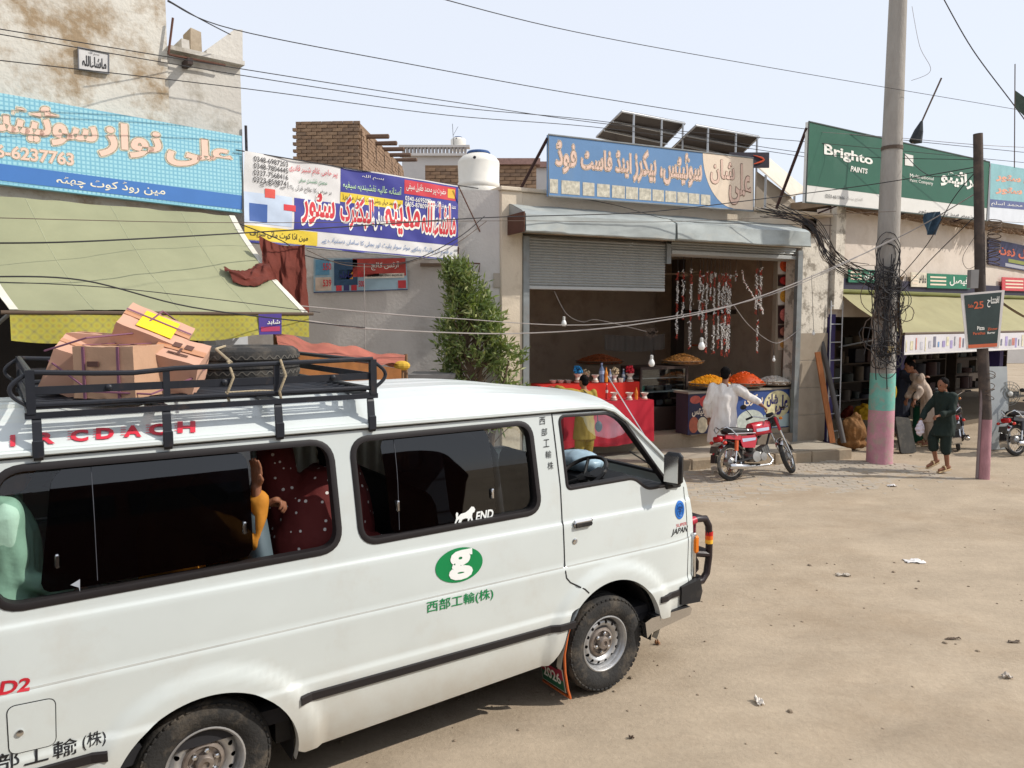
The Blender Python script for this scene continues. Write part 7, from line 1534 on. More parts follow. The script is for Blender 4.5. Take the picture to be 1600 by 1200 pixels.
# overhead lines
def wire(label, pts, r_=.010, m_=None, s_=0.0, name='overhead_wire'):
    """pts: (px, py, distance ahead)"""
    P = [atY(*p) for p in pts]; Q = []; r_ *= .30 + .35 * min(1, sum(p[2] for p in pts) / len(pts) / 13)
    if len(P) == 2: Q = sag(P[0], P[1], s_, 20)
    else:
        for i in range(len(P) - 1):
            p0, p1, p2, p3 = P[max(0, i - 1)], P[i], P[i + 1], P[min(len(P) - 1, i + 2)]
            for k in range(8): t = k / 8; Q.append(.5 * ((2 * p1) + (p2 - p0) * t + (2 * p0 - 5 * p1 + 4 * p2 - p3) * t * t + (3 * p1 - p0 - 3 * p2 + p3) * t ** 3))
        Q.append(P[-1])
    one(name, label, 'wire', MB().tube(Q, r_, 5), m_ or M_CABLE, o=Q[0], group='overhead wires', smooth=True)
wire('topmost wire crossing the sky from above the banner to the right edge', [(660, -10, 7), (900, 50, 9), (1200, 105, 11.5), (1600, 173, 15)], .008)
wire('wire leaving the left building corner towards the solar panels', [(262, 2, 8.4), (366, 46, 9.2), (640, 100, 10.5), (930, 152, 12.2), (1270, 203, 14.2), (1600, 238, 16.5)], .010)
wire('high wire across the left building wall', [(-20, 42, 7.5), (380, 108, 9.2), (700, 158, 11), (960, 195, 12.6), (1265, 222, 14), (1600, 254, 16)], .009)
wire('second wire across the left building wall above the plaque', [(-20, 50, 7.5), (380, 118, 9.2), (700, 166, 11), (960, 192, 12.6), (1270, 240, 14.2), (1540, 250, 12.4)], .009)
wire('lower wire across the left building wall under the plaque', [(-20, 92, 7.5), (380, 138, 9.2), (700, 180, 11), (960, 202, 12.6), (1265, 246, 14)], .009)
wire('guy line slanting from the building corner', [(262, 0, 8.6), (310, 28, 9), (360, 54, 9.5)], .012)
wire('thick line slanting down the sky at the top right', [(1472, -6, 12), (1520, 78, 12.3), (1584, 164, 12.8), (1640, 240, 13)], .014)
wire('thin loose line hanging right of the concrete pole', [(1425, 10, 13.2), (1437, 72, 13), (1454, 110, 13), (1424, 126, 13.2)], .006, M_CABLEG)
wire('pale service cable running from the awning corner to the concrete pole', [(480, 501, 8.2), (600, 515, 9.5), (810, 521, 11), (1000, 506, 11.6), (1180, 466, 12.2), (1400, 373, 13), (1535, 296, 12.0)], .016, M_CABLEG)
wire('second pale service cable just above it', [(470, 478, 8.2), (700, 497, 10), (950, 506, 11.5), (1200, 462, 12.3), (1398, 372, 13.1)], .011, M_CABLEG)
wire('black cable crossing the shop canopy to the concrete pole', [(-20, 380, 6.5), (160, 376, 7), (480, 358, 9), (760, 340, 11), (1000, 332, 12.2), (1180, 312, 12.8), (1370, 287, 13.1), (1530, 260, 12.0)], .013)
wire('thin wire across the awning and canopies', [(-20, 340, 6.5), (380, 348, 8.8), (800, 345, 11.2), (1060, 346, 12.3), (1400, 330, 13.2)], .007, M_CABLEB)
wire('sagging black cable over the lower awning', [(-20, 432, 5.6), (130, 438, 6), (300, 480, 6.6), (480, 503, 7.6), (570, 512, 8.6)], .013)
wire('thin line beside the sagging cable over the awning', [(-20, 440, 5.7), (200, 452, 6.3), (500, 488, 8)], .008)
wire('looped drop cable under the electric banner', [(375, 350, 9.3), (440, 376, 9.6), (480, 400, 9.8), (560, 412, 10.4), (640, 408, 10.9), (715, 372, 11.3), (757, 338, 11.6)], .012)
wire('second looped cable under the electric banner', [(478, 390, 9.7), (540, 414, 10.2), (620, 414, 10.8), (700, 388, 11.2), (760, 346, 11.6)], .009, M_CABLEB)
wire('vertical cord hanging under the banner to the cart', [(569, 412, 10.4), (570, 500, 10.4), (571, 552, 10.4)], .010, M_CABLEG)
wire('wire drooping along the shop sign to the canopy', [(862, 302, 12.2), (960, 320, 12.6), (1060, 345, 12.9), (1200, 350, 13.3), (1300, 352, 13.6)], .008)
wire('pair of lines to the thin pole top, upper', [(1265, 205, 14.2), (1400, 215, 13.4), (1525, 226, 12), (1640, 232, 14)], .007, M_CABLEG)
wire('black cable from the thin pole down to the tangle', [(1532, 330, 12), (1460, 400, 12.6), (1410, 455, 13.1)], .012)
wire('brown cable from the thin pole sweeping to the tangle', [(1530, 262, 12), (1490, 310, 12.3), (1450, 380, 12.8), (1400, 440, 13.1)], .012)
wire('thin cable crossing between both poles', [(1412, 240, 13.2), (1455, 275, 12.8), (1530, 268, 12)], .010)
wire('loop of cable hanging left of the thin pole', [(1530, 360, 11.95), (1505, 400, 12), (1512, 420, 12), (1532, 410, 11.95)], .006)
wire('bulb flex loop under the shutter', [(866, 455, 12.3), (885, 490, 12.3), (910, 503, 12.3), (935, 500, 12.3), (1010, 518, 12.4)], .006, M_CABLEG)
wire('bulb flex loop left of the right pillar', [(1146, 476, 12.6), (1170, 508, 12.8), (1205, 534, 13), (1225, 532, 13.2), (1252, 512, 13.6)], .008, M_CABLEG)
for k in range(22):
    a0 = (1215 + cr.uniform(-35, 10), 322 + cr.uniform(-6, 18), 13.6); a1 = (1268 + cr.gauss(0, 4), 352 + cr.gauss(0, 6), 13.5); a2 = (1305 + cr.gauss(0, 9), 408 + cr.gauss(0, 8), 13.5); a3 = (1372 + cr.gauss(0, 10), 440 + cr.gauss(0, 12), 13.25)
    wire('one of the bundled cables drooping from the canopy corner to the concrete pole', [a0, a1, a2, a3], cr.uniform(.006, .013), M_CABLE if k % 3 else M_CABLEB)
kn = MB(); c0 = atY(1018, 520, 12.35)
for k in range(14): kn.tube([c0 + Vector((cr.gauss(0, .05), 0, cr.gauss(0, .04))) for _ in range(5)], .006, 4)
one('wire_knot', 'ragged knot of taped wires hanging before the dark shop', 'wire', kn, M_CABLEB, o=c0)
# bulbs
M_BULB = mat('bulb_glass', (226, 226, 222), rough=.25, var=.03); M_CAPB = mat('bulb_base', (196, 196, 192), rough=.4)
def bulb(label, px, py, Y, h, top):
    b0 = atY(px, py, Y); t = T('light_bulb', label, 'bulb', W0, b0, group='bare bulbs on wires'); r_ = h * .27; M0 = Matrix.Translation(b0)
    t.part('globe', MB().lathe([(0, 0), (r_ * .6, h * .03), (r_ * .95, h * .18), (r_, h * .3), (r_ * .8, h * .48), (r_ * .5, h * .62)], 16, M0, caps=False), M_BULB, smooth=True); t.part('base', MB().lathe([(r_ * .5, h * .6), (r_ * .52, h * .95), (r_ * .2, h), (0, h)], 12, M0, caps=False), M_CAPB, smooth=True)
    t.part('flex', MB().tube([b0 + Vector((0, 0, h)), atY(*top, Y)], .004, 4), M_CABLE)
bulb('bare bulb hanging below the half shutter', 881, 510, 12.3, .16, (880, 478)); bulb('bare bulb hanging from the wire knot', 1018, 573, 12.35, .19, (1019, 526)); bulb('largest bare bulb among the garlands', 1096, 547, 12.2, .20, (1096, 500)); bulb('small bulb near the right jamb', 1209, 565, 13.0, .10, (1206, 535)); bulb('small bulb against the peeling pillar', 1271, 524, 13.7, .10, (1268, 430))
# flags and scraps
fg = T('black_flag', 'furled dark flag on a slanting stick behind the green billboard', 'flag', W0, atY(1426, 222, 14.4)); a, b = atY(1425, 224, 14.4), atY(1471, 122, 14.4); fg.part('stick', MB().tube([a, b], .016, 6), M_CABLEB); fg.part('cloth', jitter(MB().tube([atY(1440, 190, 14.38), atY(1435, 205, 14.38), atY(1430, 222, 14.38)], [.02, .08, .10], 8), .03, 6), mat('flag_black', (52, 56, 60), rough=.9, var=.3))
fg2 = T('green_flag', 'dark green flag cut off by the right edge of the sky', 'flag', W0, atY(1588, 260, 12.6)); fg2.part('stick', MB().tube([atY(1586, 100, 12.6), atY(1585, 262, 12.6)], .008, 5), M_CABLEB); q = [atY(1586, 168, 12.6), atY(1610, 190, 12.6), atY(1612, 160, 12.6), atY(1585, 140, 12.6)]; fg2.part('cloth', wav(q, 10, 8), mat('flag_green', (60, 74, 66), rough=.9, var=.4, scale=6), smooth=True)
rg = MB().grid(12, 12, lambda u, v: atY(1444, 333, 13.0).lerp(atY(1470, 330, 13.0), u).lerp(atY(1446, 366, 13.0).lerp(atY(1464, 368, 13.0), u), v) + Vector((0, .05 * math.sin(u * 9 + v * 5), 0))); one('blue_rag', 'dark blue rag caught on the wires under the green billboard', 'rag', rg, mat('rag_blue', (56, 76, 92), rough=.9, var=.5, scale=7), o=atY(1455, 350, 13.0), smooth=True, ang=180)
# ================================================================ motorcycles
def motorcycle(label, fr, lean, steer, paint, paint2, M_SEAT, detail=True):
    t = T('motorcycle', label, 'motorcycle', fr, (.6, 0, 0), group='parked motorcycles')
    ML = Matrix.Rotation(R(-lean), 4, 'X'); WR = .285; WB = 1.20
    hd = Vector((.93, 0, .86)); ax = Vector((-.44, 0, .9)).normalized()
    MS = ML @ Matrix.Translation(hd) @ Matrix.Rotation(R(steer), 4, ax) @ Matrix.Translation(-hd)
    def P(nm, mb, m_, par=None, S=False, ang=45, kind=None): return t.part(nm, mb.moved(MS if S else ML), m_, par, True, ang, kind)
    Mrub = M_TYRE; Mal = mat('bike_alloy', (158, 156, 152), rough=.4, metal=.7, var=.15, dirt=(120, 104, 88), damt=.2, dscale=12); Mk = mat('bike_black', (34, 33, 34), rough=.5, var=.15)
    for cx, S in ((0, False), (WB, True)):
        Mw = Matrix.Translation((cx, 0, WR)) @ Matrix.Rotation(R(90), 4, 'X')
        w = P('wheel', MB().lathe([(.222, -.024), (.25, -.036), (.272, -.032), (.285, -.012), (.285, .012), (.272, .032), (.25, .036), (.222, .024), (.222, -.024)], 40, Mw, caps=False), Mrub, None, S)
        P('rim', MB().lathe([(.224, -.024), (.205, -.016), (.20, 0), (.205, .016), (.224, .024)], 40, Mw, caps=False), M_CHROME, w, S)
        P('hub', MB().lathe([(.02, -.07), (.055, -.065), (.075, -.05), (.075, .04), (.05, .06), (.02, .065)], 20, Mw), Mal, w, S)
        sp = MB()
        for k in range(24): a = 2 * math.pi * k / 24; b = a + (.5 if k % 2 else -.5); sg = 1 if k % 4 < 2 else -1; sp.tube([Mw @ Vector((.06 * math.cos(b), .06 * math.sin(b), .04 * sg)), Mw @ Vector((.205 * math.cos(a), .205 * math.sin(a), 0))], .0025, 3)
        P('spokes', sp, M_CHROME, w, S, 45, 'stuff')
    P('rear_fender', MB().grid(18, 6, lambda u, v: (lambda a, e: (.325 * math.cos(a) - .0, .075 * (2 * v - 1), WR + .325 * math.sin(a) - .03 * e * e))(R(30 + 170 * u), 2 * v - 1)), M_CHROME)
    P('frame', MB().tube([hd, (.62, 0, .62), (.30, 0, .60), (0.0, .0, .64)], .022, 8).tube([hd - Vector((0, 0, .05)), (.74, 0, .38), (.50, 0, .26), (.30, 0, .30)], .018, 8).tube([(.30, .05, .60), (.30, .05, .30)], .016, 6), Mk)
    for s_ in (-1, 1):
        P('swing_arm', MB().tube([(.36, s_ * .09, .32), (0, s_ * .095, WR)], .018, 6), Mk)
        sk = P('shock_absorber', MB().tube([(.07, s_ * .115, .62), (.045, s_ * .115, .46)], .030, 10), paint2 if s_ < 0 else Mk); P('rod', MB().tube([(.045, s_ * .115, .46), (.01, s_ * .115, WR + .01)], .016, 8), M_CHROME, sk)
        P('fork', MB().tube([hd + Vector((.03, s_ * .075, .06)), (1.00, s_ * .078, .70)], .024, 8), paint, None, True); P('fork_leg', MB().tube([(1.00, s_ * .078, .70), (WB, s_ * .075, WR)], .017, 8), M_CHROME, None, True)
    P('front_fender', MB().grid(14, 6, lambda u, v: (lambda a, e: (WB + .322 * math.cos(a), .062 * (2 * v - 1), WR + .322 * math.sin(a) - .03 * e * e))(R(18 + 125 * u), 2 * v - 1)), M_CHROME, None, True)
    tk_ = MB(); n = 14
    def tank_(u, v):
        x = .46 + .42 * u; wv = .115 * (math.sin(math.pi * min(1, .22 + .70 * u)) ** .6) * (1 - .3 * u); hh = .085 + .045 * math.sin(math.pi * (.25 + .55 * u)); a = 2 * math.pi * v
        ca, sa = math.cos(a), math.sin(a); return (x, wv * math.copysign(abs(ca) ** .75, ca), .745 + .02 * u + hh * math.copysign(abs(sa) ** .8, sa) * (1 if sa > 0 else .75))
    tk_.grid(n, 24, tank_); tk_.add([tank_(0, k / 24) for k in range(24)], [tuple(range(24))]); tk_.add([tank_(1, k / 24) for k in range(24)], [tuple(range(24))]); tko = P('fuel_tank', tk_, paint)
    for s_ in (-1, 1): P('tank_stripe', MB().grid(10, 2, lambda u, v: (lambda q: (q[0], q[1] + s_ * .0035, q[2]))(tank_(.12 + .72 * u, (.97 + .05 * v) if s_ > 0 else (.53 - .05 * v)))), mat('stripe_silver', (176, 186, 204), rough=.3), tko)
    P('fuel_cap', MB().lathe([(.03, 0), (.03, .015), (0, .018)], 14, Matrix.Translation((.62, 0, .862)), caps=False), M_CHROME, tko)
    st_ = MB()
    def seat_(u, v):
        x = -.10 + .60 * u; wv = .125 - .035 * u; hh = .05 + .012 * math.sin(u * 6); a = 2 * math.pi * v; ca, sa = math.cos(a), math.sin(a)
        e = max(.15, min(1, min(u, 1 - u) * 9)); return (x, wv * e * math.copysign(abs(ca) ** .6, ca), .745 + .035 * (1 - u) + hh * e * math.copysign(abs(sa) ** .7, sa))
    st_.grid(18, 20, seat_); so_ = P('seat', st_, M_SEAT); P('seat_trim', MB().tube([(-.10, -.12, .735), (.2, -.118, .722), (.48, -.10, .712)], .010, 6), M_CHROME, so_); P('seat_strap', MB().tube([seat_(.72, v / 16) for v in range(0, 9)], .008, 5), M_CHROME, so_)
    for s_ in (-1, 1):
        sp_ = P('side_panel', MB().prism([(.20, .50), (.44, .48), (.50, .62), (.46, .68), (.18, .68), (.16, .60)], s_ * .085, s_ * .108), paint); P('panel_stripe', MB().prism([(.20, .585), (.46, .60), (.48, .64), (.19, .64)], s_ * .1085, s_ * .111), MATS['stripe_silver'], sp_)
        P('tail_cowl', MB().prism([(-.14, .66), (.16, .62), (.18, .69), (-.12, .72)], s_ * .075, s_ * .105), paint)
        P('grab_rail', MB().tube([(.08, s_ * .13, .69), (-.04, s_ * .135, .80), (-.12, s_ * .12, .84), (-.20, s_ * .07, .80), (-.22, 0, .74)], .010, 6), M_CHROME)
        P('turn_signal', MB().ball((-.20, s_ * .15, .60), (.035, .03, .028), 10, 8), mat('signal_red', (190, 50, 36), rough=.25)); P('signal_stem', MB().tube([(-.18, s_ * .04, .61), (-.19, s_ * .13, .60)], .008, 5), Mk)
    P('tail_lamp', MB().cbox((-.20, 0, .655), (.10, .16, .085), None, .02), mat('lamp_red', (168, 24, 28), rough=.2)); P('number_plate', MB().cbox((-.30, 0, .50), (.008, .16, .11), Matrix.Rotation(R(18), 4, 'Y')), mat('plate_dark', (70, 66, 60), rough=.6)); P('mud_flap', MB().cbox((-.33, 0, .36), (.006, .11, .13), Matrix.Rotation(R(10), 4, 'Y')), Mk)
    en = MB().cbox((.50, 0, .33), (.26, .20, .15), None, .035).lathe([(.0, -.12), (.085, -.115), (.09, -.08), (.09, .08), (.085, .115), (0, .12)], 20, Matrix.Translation((.46, 0, .34)) @ Matrix.Rotation(R(90), 4, 'X'), caps=False).lathe([(.0, -.125), (.06, -.12), (.065, .12), (0, .125)], 18, Matrix.Translation((.60, 0, .33)) @ Matrix.Rotation(R(90), 4, 'X'), caps=False)
    e_ = P('engine', en, Mal); cy = MB()
    for k in range(7): cy.cbox((.64 + k * .020, 0, .40 + k * .008), (.008, .15 - .005 * (k % 2), .13), Matrix.Rotation(R(-20), 4, 'Y'))
    P('cylinder', cy.tube([(.62, 0, .39), (.80, 0, .46)], .045, 10), Mal, e_, False, 30)
    P('exhaust', MB().tube([(.76, -.05, .36), (.80, -.10, .26), (.70, -.13, .20), (.45, -.14, .195), (.26, -.145, .20), (.20, -.15, .205), (-.14, -.17, .24), (-.16, -.17, .24)], [.018, .018, .018, .018, .022, .042, .045, .028], 12), M_CHROME)
    P('chain_cover', MB().prism([(-.05, .24), (.40, .27), (.40, .37), (-.02, .36)], .085, .11), Mk); P('foot_peg', MB().tube([(.42, -.20, .22), (.42, .20, .22)], .016, 6), Mk); P('kickstand', MB().tube([(.40, .12, .22), (.34, .26, .03)], .011, 6), Mk); P('carburettor', MB().cbox((.40, -.02, .47), (.12, .10, .10), None, .02), Mk)
    P('headlight', MB().lathe([(.0, -.07), (.055, -.06), (.085, -.01), (.09, .03), (.08, .045), (0, .055)], 20, Matrix.Translation(hd + Vector((.12, 0, .02))) @ Matrix.Rotation(R(90), 4, 'Y'), caps=False), Mk, None, True); P('headlight_lens', MB().lathe([(.078, .046), (.06, .058), (0, .064)], 20, Matrix.Translation(hd + Vector((.12, 0, .02))) @ Matrix.Rotation(R(90), 4, 'Y'), caps=False), M_CHROME, None, True)
    P('speedometer', MB().cbox(hd + Vector((.06, 0, .12)), (.07, .13, .06), Matrix.Rotation(R(-30), 4, 'Y'), .015), Mk, None, True)
    hb = P('handlebar', MB().tube([(.78, -.32, 1.00), (.85, -.22, 1.02), (.92, -.10, .96), (.93, 0, .93), (.92, .10, .96), (.85, .22, 1.02), (.78, .32, 1.00)], .011, 8), M_CHROME, None, True)
    for s_ in (-1, 1): P('grip', MB().tube([(.775, s_ * .33, 1.0), (.83, s_ * .235, 1.018)], .018, 8), Mk, hb, True); P('lever', MB().tube([(.86, s_ * .20, 1.02), (.88, s_ * .26, 1.01), (.84, s_ * .34, .995)], .007, 5), Mal, hb, True); P('indicator', MB().ball(hd + Vector((.06, s_ * .15, .02)), (.03, .03, .026), 10, 8), mat('signal_amber', (206, 120, 40), rough=.25), None, True)
    mirr = P('mirror', MB().ball((.74, .30, 1.20), (.02, .055, .04), 12, 8), Mk, None, True); P('mirror_stem', MB().tube([(.84, .24, 1.02), (.80, .26, 1.10), (.75, .29, 1.18)], .006, 5), Mk, mirr, True)
    return t
rw, fw = gnd(1143, 751), gnd(1225, 741); A_b = math.degrees(math.atan2(fw.x - rw.x, fw.y - rw.y))
M_BRED = mat('bike_red', (176, 26, 44), rough=.25, var=.06, coat=.5); M_BSEAT = mat('bike_seat', (44, 43, 44), rough=.5, var=.15)
motorcycle('red motorcycle on its stand before the sweet shop, held by the man in white', Fr(rw.x, rw.y, A_b), 9, 34, M_BRED, mat('shock_orange', (206, 92, 50), rough=.4), M_BSEAT)
M_BBLK = mat('bike_black_paint', (36, 36, 40), rough=.3, var=.1, coat=.3)
b2 = gnd(1588, 712); motorcycle('black motorcycle cut by the right edge behind the thin pole', Fr(b2.x, b2.y, -112 + 180), 8, 0, M_BBLK, M_BBLK, M_BSEAT); 
b3 = gnd(1498, 704); motorcycle('dark motorcycle parked behind the walking man', Fr(b3.x, b3.y, 30), 9, 20, mat('bike_dark_red', (70, 30, 34), rough=.35), M_BBLK, M_BSEAT)
# ================================================================ people
M_SKIN = mat('skin', (138, 92, 68), rough=.55, var=.08, scale=8, spec=.4); M_HAIR = mat('hair_black', (18, 15, 15), rough=.8, spec=.1, var=.3, scale=40)
def loft(mb, rings, u, f):
    """closed loft of ellipses: (centre, half width along u, half depth along f)"""
    u = Vector(u).normalized(); f = Vector(f).normalized(); n = 20; vs = []
    for c, a, b in rings:
        for k in range(n): t = 2 * math.pi * k / n; vs.append(Vector(c) + u * a * math.cos(t) + f * b * math.sin(t))
    m = len(rings); fs = [(i * n + k, i * n + (k + 1) % n, (i + 1) * n + (k + 1) % n, (i + 1) * n + k) for i in range(m - 1) for k in range(n)]
    return mb.add(vs, fs + [tuple(range(n - 1, -1, -1)), tuple(range((m - 1) * n, m * n))])
def hand(mb, wr, d, nrm, curl, side, sc=1.0, pointing=False):
    """palm, four unequal bent fingers and a thumb from the side of the palm; d = direction of the fingers, nrm = palm side"""
    wr = Vector(wr); d = Vector(d).normalized(); nrm = Vector(nrm); nrm = (nrm - d * nrm.dot(d)).normalized(); s_ = d.cross(nrm) * side
    for k in (-1, 0, 1): capsule(mb, [wr + s_ * .012 * k * sc, wr + d * .085 * sc + s_ * .025 * k * sc], [.016 * sc, .015 * sc], 8)
    for k, l in enumerate((.072, .080, .074, .058)):
        b = wr + d * .088 * sc + s_ * (.034 - .022 * k) * sc; c = curl if not (pointing and k == 0) else .05
        d1 = (d * math.cos(c) + nrm * math.sin(c)); d2 = (d * math.cos(2 * c) + nrm * math.sin(2 * c)); d3 = (d * math.cos(2.8 * c) + nrm * math.sin(2.8 * c))
        p1 = b + d1 * l * .42 * sc; p2 = p1 + d2 * l * .32 * sc; capsule(mb, [b - d * .012, p1, p2, p2 + d3 * l * .24 * sc], [.0098 * sc, .0092 * sc, .0085 * sc, .0075 * sc], 8)
    t0 = wr + d * .025 * sc + s_ * .030 * sc; t1 = t0 + (d * .7 + s_ * .65 + nrm * .25).normalized() * .040 * sc; capsule(mb, [t0, t1, t1 + (d * .9 + nrm * .5).normalized() * .032 * sc], [.0125 * sc, .0105 * sc, .009 * sc], 8)
def head_mb(mb, c, f, up, sc=1.0):
    c = Vector(c); f = Vector(f).normalized(); up = Vector(up); up = (up - f * up.dot(f)).normalized(); r = f.cross(up)
    M_ = Matrix((r, f, up)).transposed()
    mb.ball(c + up * .02 * sc, (.076 * sc, .096 * sc, .10 * sc), 16, 12, M_); mb.ball(c + f * .03 * sc - up * .05 * sc, (.056 * sc, .058 * sc, .066 * sc), 14, 10, M_)
    mb.ball(c + f * .098 * sc - up * .012 * sc, (.014 * sc, .018 * sc, .022 * sc), 8, 6, M_); mb.ball(c + f * .088 * sc - up * .055 * sc, (.024 * sc, .010 * sc, .010 * sc), 8, 6, M_)
    for s_ in (-1, 1): mb.ball(c + r * .077 * s_ * sc - f * .005 * sc, (.010 * sc, .020 * sc, .030 * sc), 8, 6, M_)
    return M_, r, f, up
def hair_mb(c, f, up, sc=1.0):
    c = Vector(c); f = Vector(f).normalized(); up = Vector(up); up = (up - f * up.dot(f)).normalized(); r = f.cross(up); M_ = Matrix((r, f, up)).transposed(); m_ = MB()
    m_.ball(c + up * .045 * sc - f * .018 * sc, (.084 * sc, .094 * sc, .088 * sc), 16, 12, M_); m_.ball(c - f * .055 * sc - up * .01 * sc, (.070 * sc, .052 * sc, .070 * sc), 14, 10, M_)
    return m_
def person(label, o, J, f, fh, cloth, wide=.20, sc=1.0, hair=True, shoes=None, fr=W0, legs=True, hands=True, voxel=.0085, grip=(.5, .5), group=None, hd=(None, None)):
    """J: joints in the frame; f = facing of the chest, fh = facing of the head"""
    t = T('person', label, 'person', fr, o, group=group); b = MB(); V_ = {k: Vector(v) for k, v in J.items()}
    up = (V_['neck'] - V_['chest']); head_mb(b, V_['head'], fh, (V_['head'] - V_['neck']), sc)
    capsule(b, [V_['neck'], V_['head'] - (V_['head'] - V_['neck']).normalized() * .05], [.052 * sc, .050 * sc])
    u = Vector(f).cross(Vector((0, 0, 1))).normalized()
    loft(b, [(V_['pelvis'] - Vector((0, 0, .06)), .14 * sc, .10 * sc), (V_['pelvis'] + Vector((0, 0, .06)), .15 * sc, .10 * sc), (V_['pelvis'].lerp(V_['chest'], .5), .13 * sc, .09 * sc), (V_['chest'], .155 * sc, .10 * sc), (V_['chest'].lerp(V_['neck'], .7), .14 * sc, .075 * sc), (V_['neck'], .06 * sc, .055 * sc)], u, f)
    for i, s_ in enumerate(('R', 'L')):
        if 'sh' + s_ in V_:
            capsule(b, [V_['sh' + s_], V_['el' + s_], V_['wr' + s_]], [.052 * sc, .040 * sc, .027 * sc])
            if hands:
                d = hd[i] or (V_['wr' + s_] - V_['el' + s_]); hand(b, V_['wr' + s_], d, Vector((0, 0, -1)) + Vector(f) * -.2, grip[i], 1 if s_ == 'R' else -1, .95 * sc)
        if legs and 'hip' + s_ in V_:
            capsule(b, [V_['hip' + s_], V_['kn' + s_], V_['an' + s_]], [.078 * sc, .054 * sc, .034 * sc]); fd = V_['toe' + s_] - V_['an' + s_]; capsule(b, [V_['an' + s_] - fd * .2 - Vector((0, 0, .02)), V_['toe' + s_]], [.036 * sc, .028 * sc])
    t.part('body', blob(b, 'body', voxel, 4, t.o), M_SKIN)
    if hair: t.part('hair', blob(hair_mb(V_['head'], fh, V_['head'] - V_['neck'], sc), 'hair', .008, 3, t.o, .006, 60, (1, 1, 1)), M_HAIR)
    if hair:
        r = Vector(fh).normalized().cross(Vector((0, 0, 1)))
        for s_ in (-1, 1): t.part('eye', MB().ball(V_['head'] + Vector(fh).normalized() * .088 * sc + r * .030 * s_ + Vector((0, 0, .008)), .009, 8, 6), mat('eye_dark', (40, 30, 28), rough=.3), None, True)
    for nm, mb, m_, wr in cloth: t.part(nm, blob(mb, nm, .013, 5, t.o, wr, 10, (1, 1, .35), len(nm)), m_)
    for s_ in (shoes or ()):
        a, d = V_['an' + s_], (V_['toe' + s_] - V_['an' + s_]); z0 = min(a.z - .045, V_['toe' + s_].z - .03); c = a.lerp(V_['toe' + s_], .4)
        t.part('sandal', MB().cbox(Vector((c.x, c.y, c.z - .045)), (.25 * sc, .085 * sc, .022), Matrix.Rotation(math.atan2(d.y, d.x), 4, 'Z') @ Matrix.Rotation(-math.atan2(d.z + .025, Vector((d.x, d.y)).length), 4, 'Y'), .008), mat('sandal', (196, 170, 130), rough=.7)); 
        t.part('sandal_strap', MB().tube([c + Vector((-d.y, d.x, 0)).normalized() * .045 * math.cos(a_) + Vector((0, 0, -.02 + .05 * math.sin(a_))) for a_ in [math.pi * k / 8 for k in range(9)]], .012, 6), MATS['sandal'])
    return t
def kurta(V_, f, rings, sl, u=None):
    m_ = MB(); u = u or Vector(f).cross(Vector((0, 0, 1))).normalized(); loft(m_, rings, u, f)
    for pts, rs in sl: capsule(m_, pts, rs)
    return m_
W_K = mat('white_kurta', (222, 216, 210), rough=.85, var=.05, scale=5, bump=.15, bscale=40)
# man in white behind the red motorcycle, his back to the camera
B0 = Vector((3.44, 12.40, 0)); f1 = Vector((.42, .9, 0)).normalized(); u1 = Vector((f1.y, -f1.x, 0))
J1 = dict(head=B0 + f1 * .10 + Vector((0, 0, 1.60)), neck=B0 + f1 * .06 + Vector((0, 0, 1.455)), chest=B0 + f1 * .03 + Vector((0, 0, 1.26)), pelvis=B0 + Vector((0, 0, .86)), shR=B0 + u1 * .185 + f1 * .03 + Vector((0, 0, 1.40)), elR=(3.84, 12.27, 1.255), wrR=(4.00, 12.19, 1.125), shL=B0 - u1 * .185 + f1 * .03 + Vector((0, 0, 1.40)), elL=B0 - u1 * .27 - f1 * .03 + Vector((0, 0, 1.13)), wrL=B0 - u1 * .25 + f1 * .06 + Vector((0, 0, .90)),
          hipR=B0 + u1 * .09 + Vector((0, 0, .84)), knR=B0 + u1 * .10 + f1 * .03 + Vector((0, 0, .46)), anR=B0 + u1 * .11 + Vector((0, 0, .09)), toeR=B0 + u1 * .12 + f1 * .15 + Vector((0, 0, .035)), hipL=B0 - u1 * .09 + Vector((0, 0, .84)), knL=B0 - u1 * .10 + f1 * .04 + Vector((0, 0, .46)), anL=B0 - u1 * .11 + f1 * .02 + Vector((0, 0, .09)), toeL=B0 - u1 * .13 + f1 * .17 + Vector((0, 0, .035)))
V1 = {k: Vector(v) for k, v in J1.items()}
k1 = kurta(V1, f1, [(B0 + Vector((0, 0, .50)), .25, .19), (B0 + Vector((0, 0, .86)), .215, .16), (B0 + Vector((0, 0, 1.08)), .20, .145), (V1['chest'], .205, .14), (V1['chest'].lerp(V1['neck'], .65), .185, .10), (V1['neck'] + Vector((0, 0, .01)), .07, .065)], [([V1['shR'], V1['elR'], V1['elR'].lerp(V1['wrR'], .55)], [.082, .068, .058]), ([V1['shL'], V1['elL'], V1['elL'].lerp(V1['wrL'], .8)], [.082, .070, .062])])
s1 = MB()
for s_ in 'RL': capsule(s1, [V1['hip' + s_], V1['kn' + s_], V1['an' + s_] + Vector((0, 0, .04))], [.12, .10, .065])
person('man in a white kurta seen from behind, gripping the red motorcycle', B0, J1, f1, f1 + Vector((0, 0, -.2)), [('kurta', k1, W_K, .024), ('shalwar', s1, W_K, .012)], shoes='RL', grip=(.75, .35))
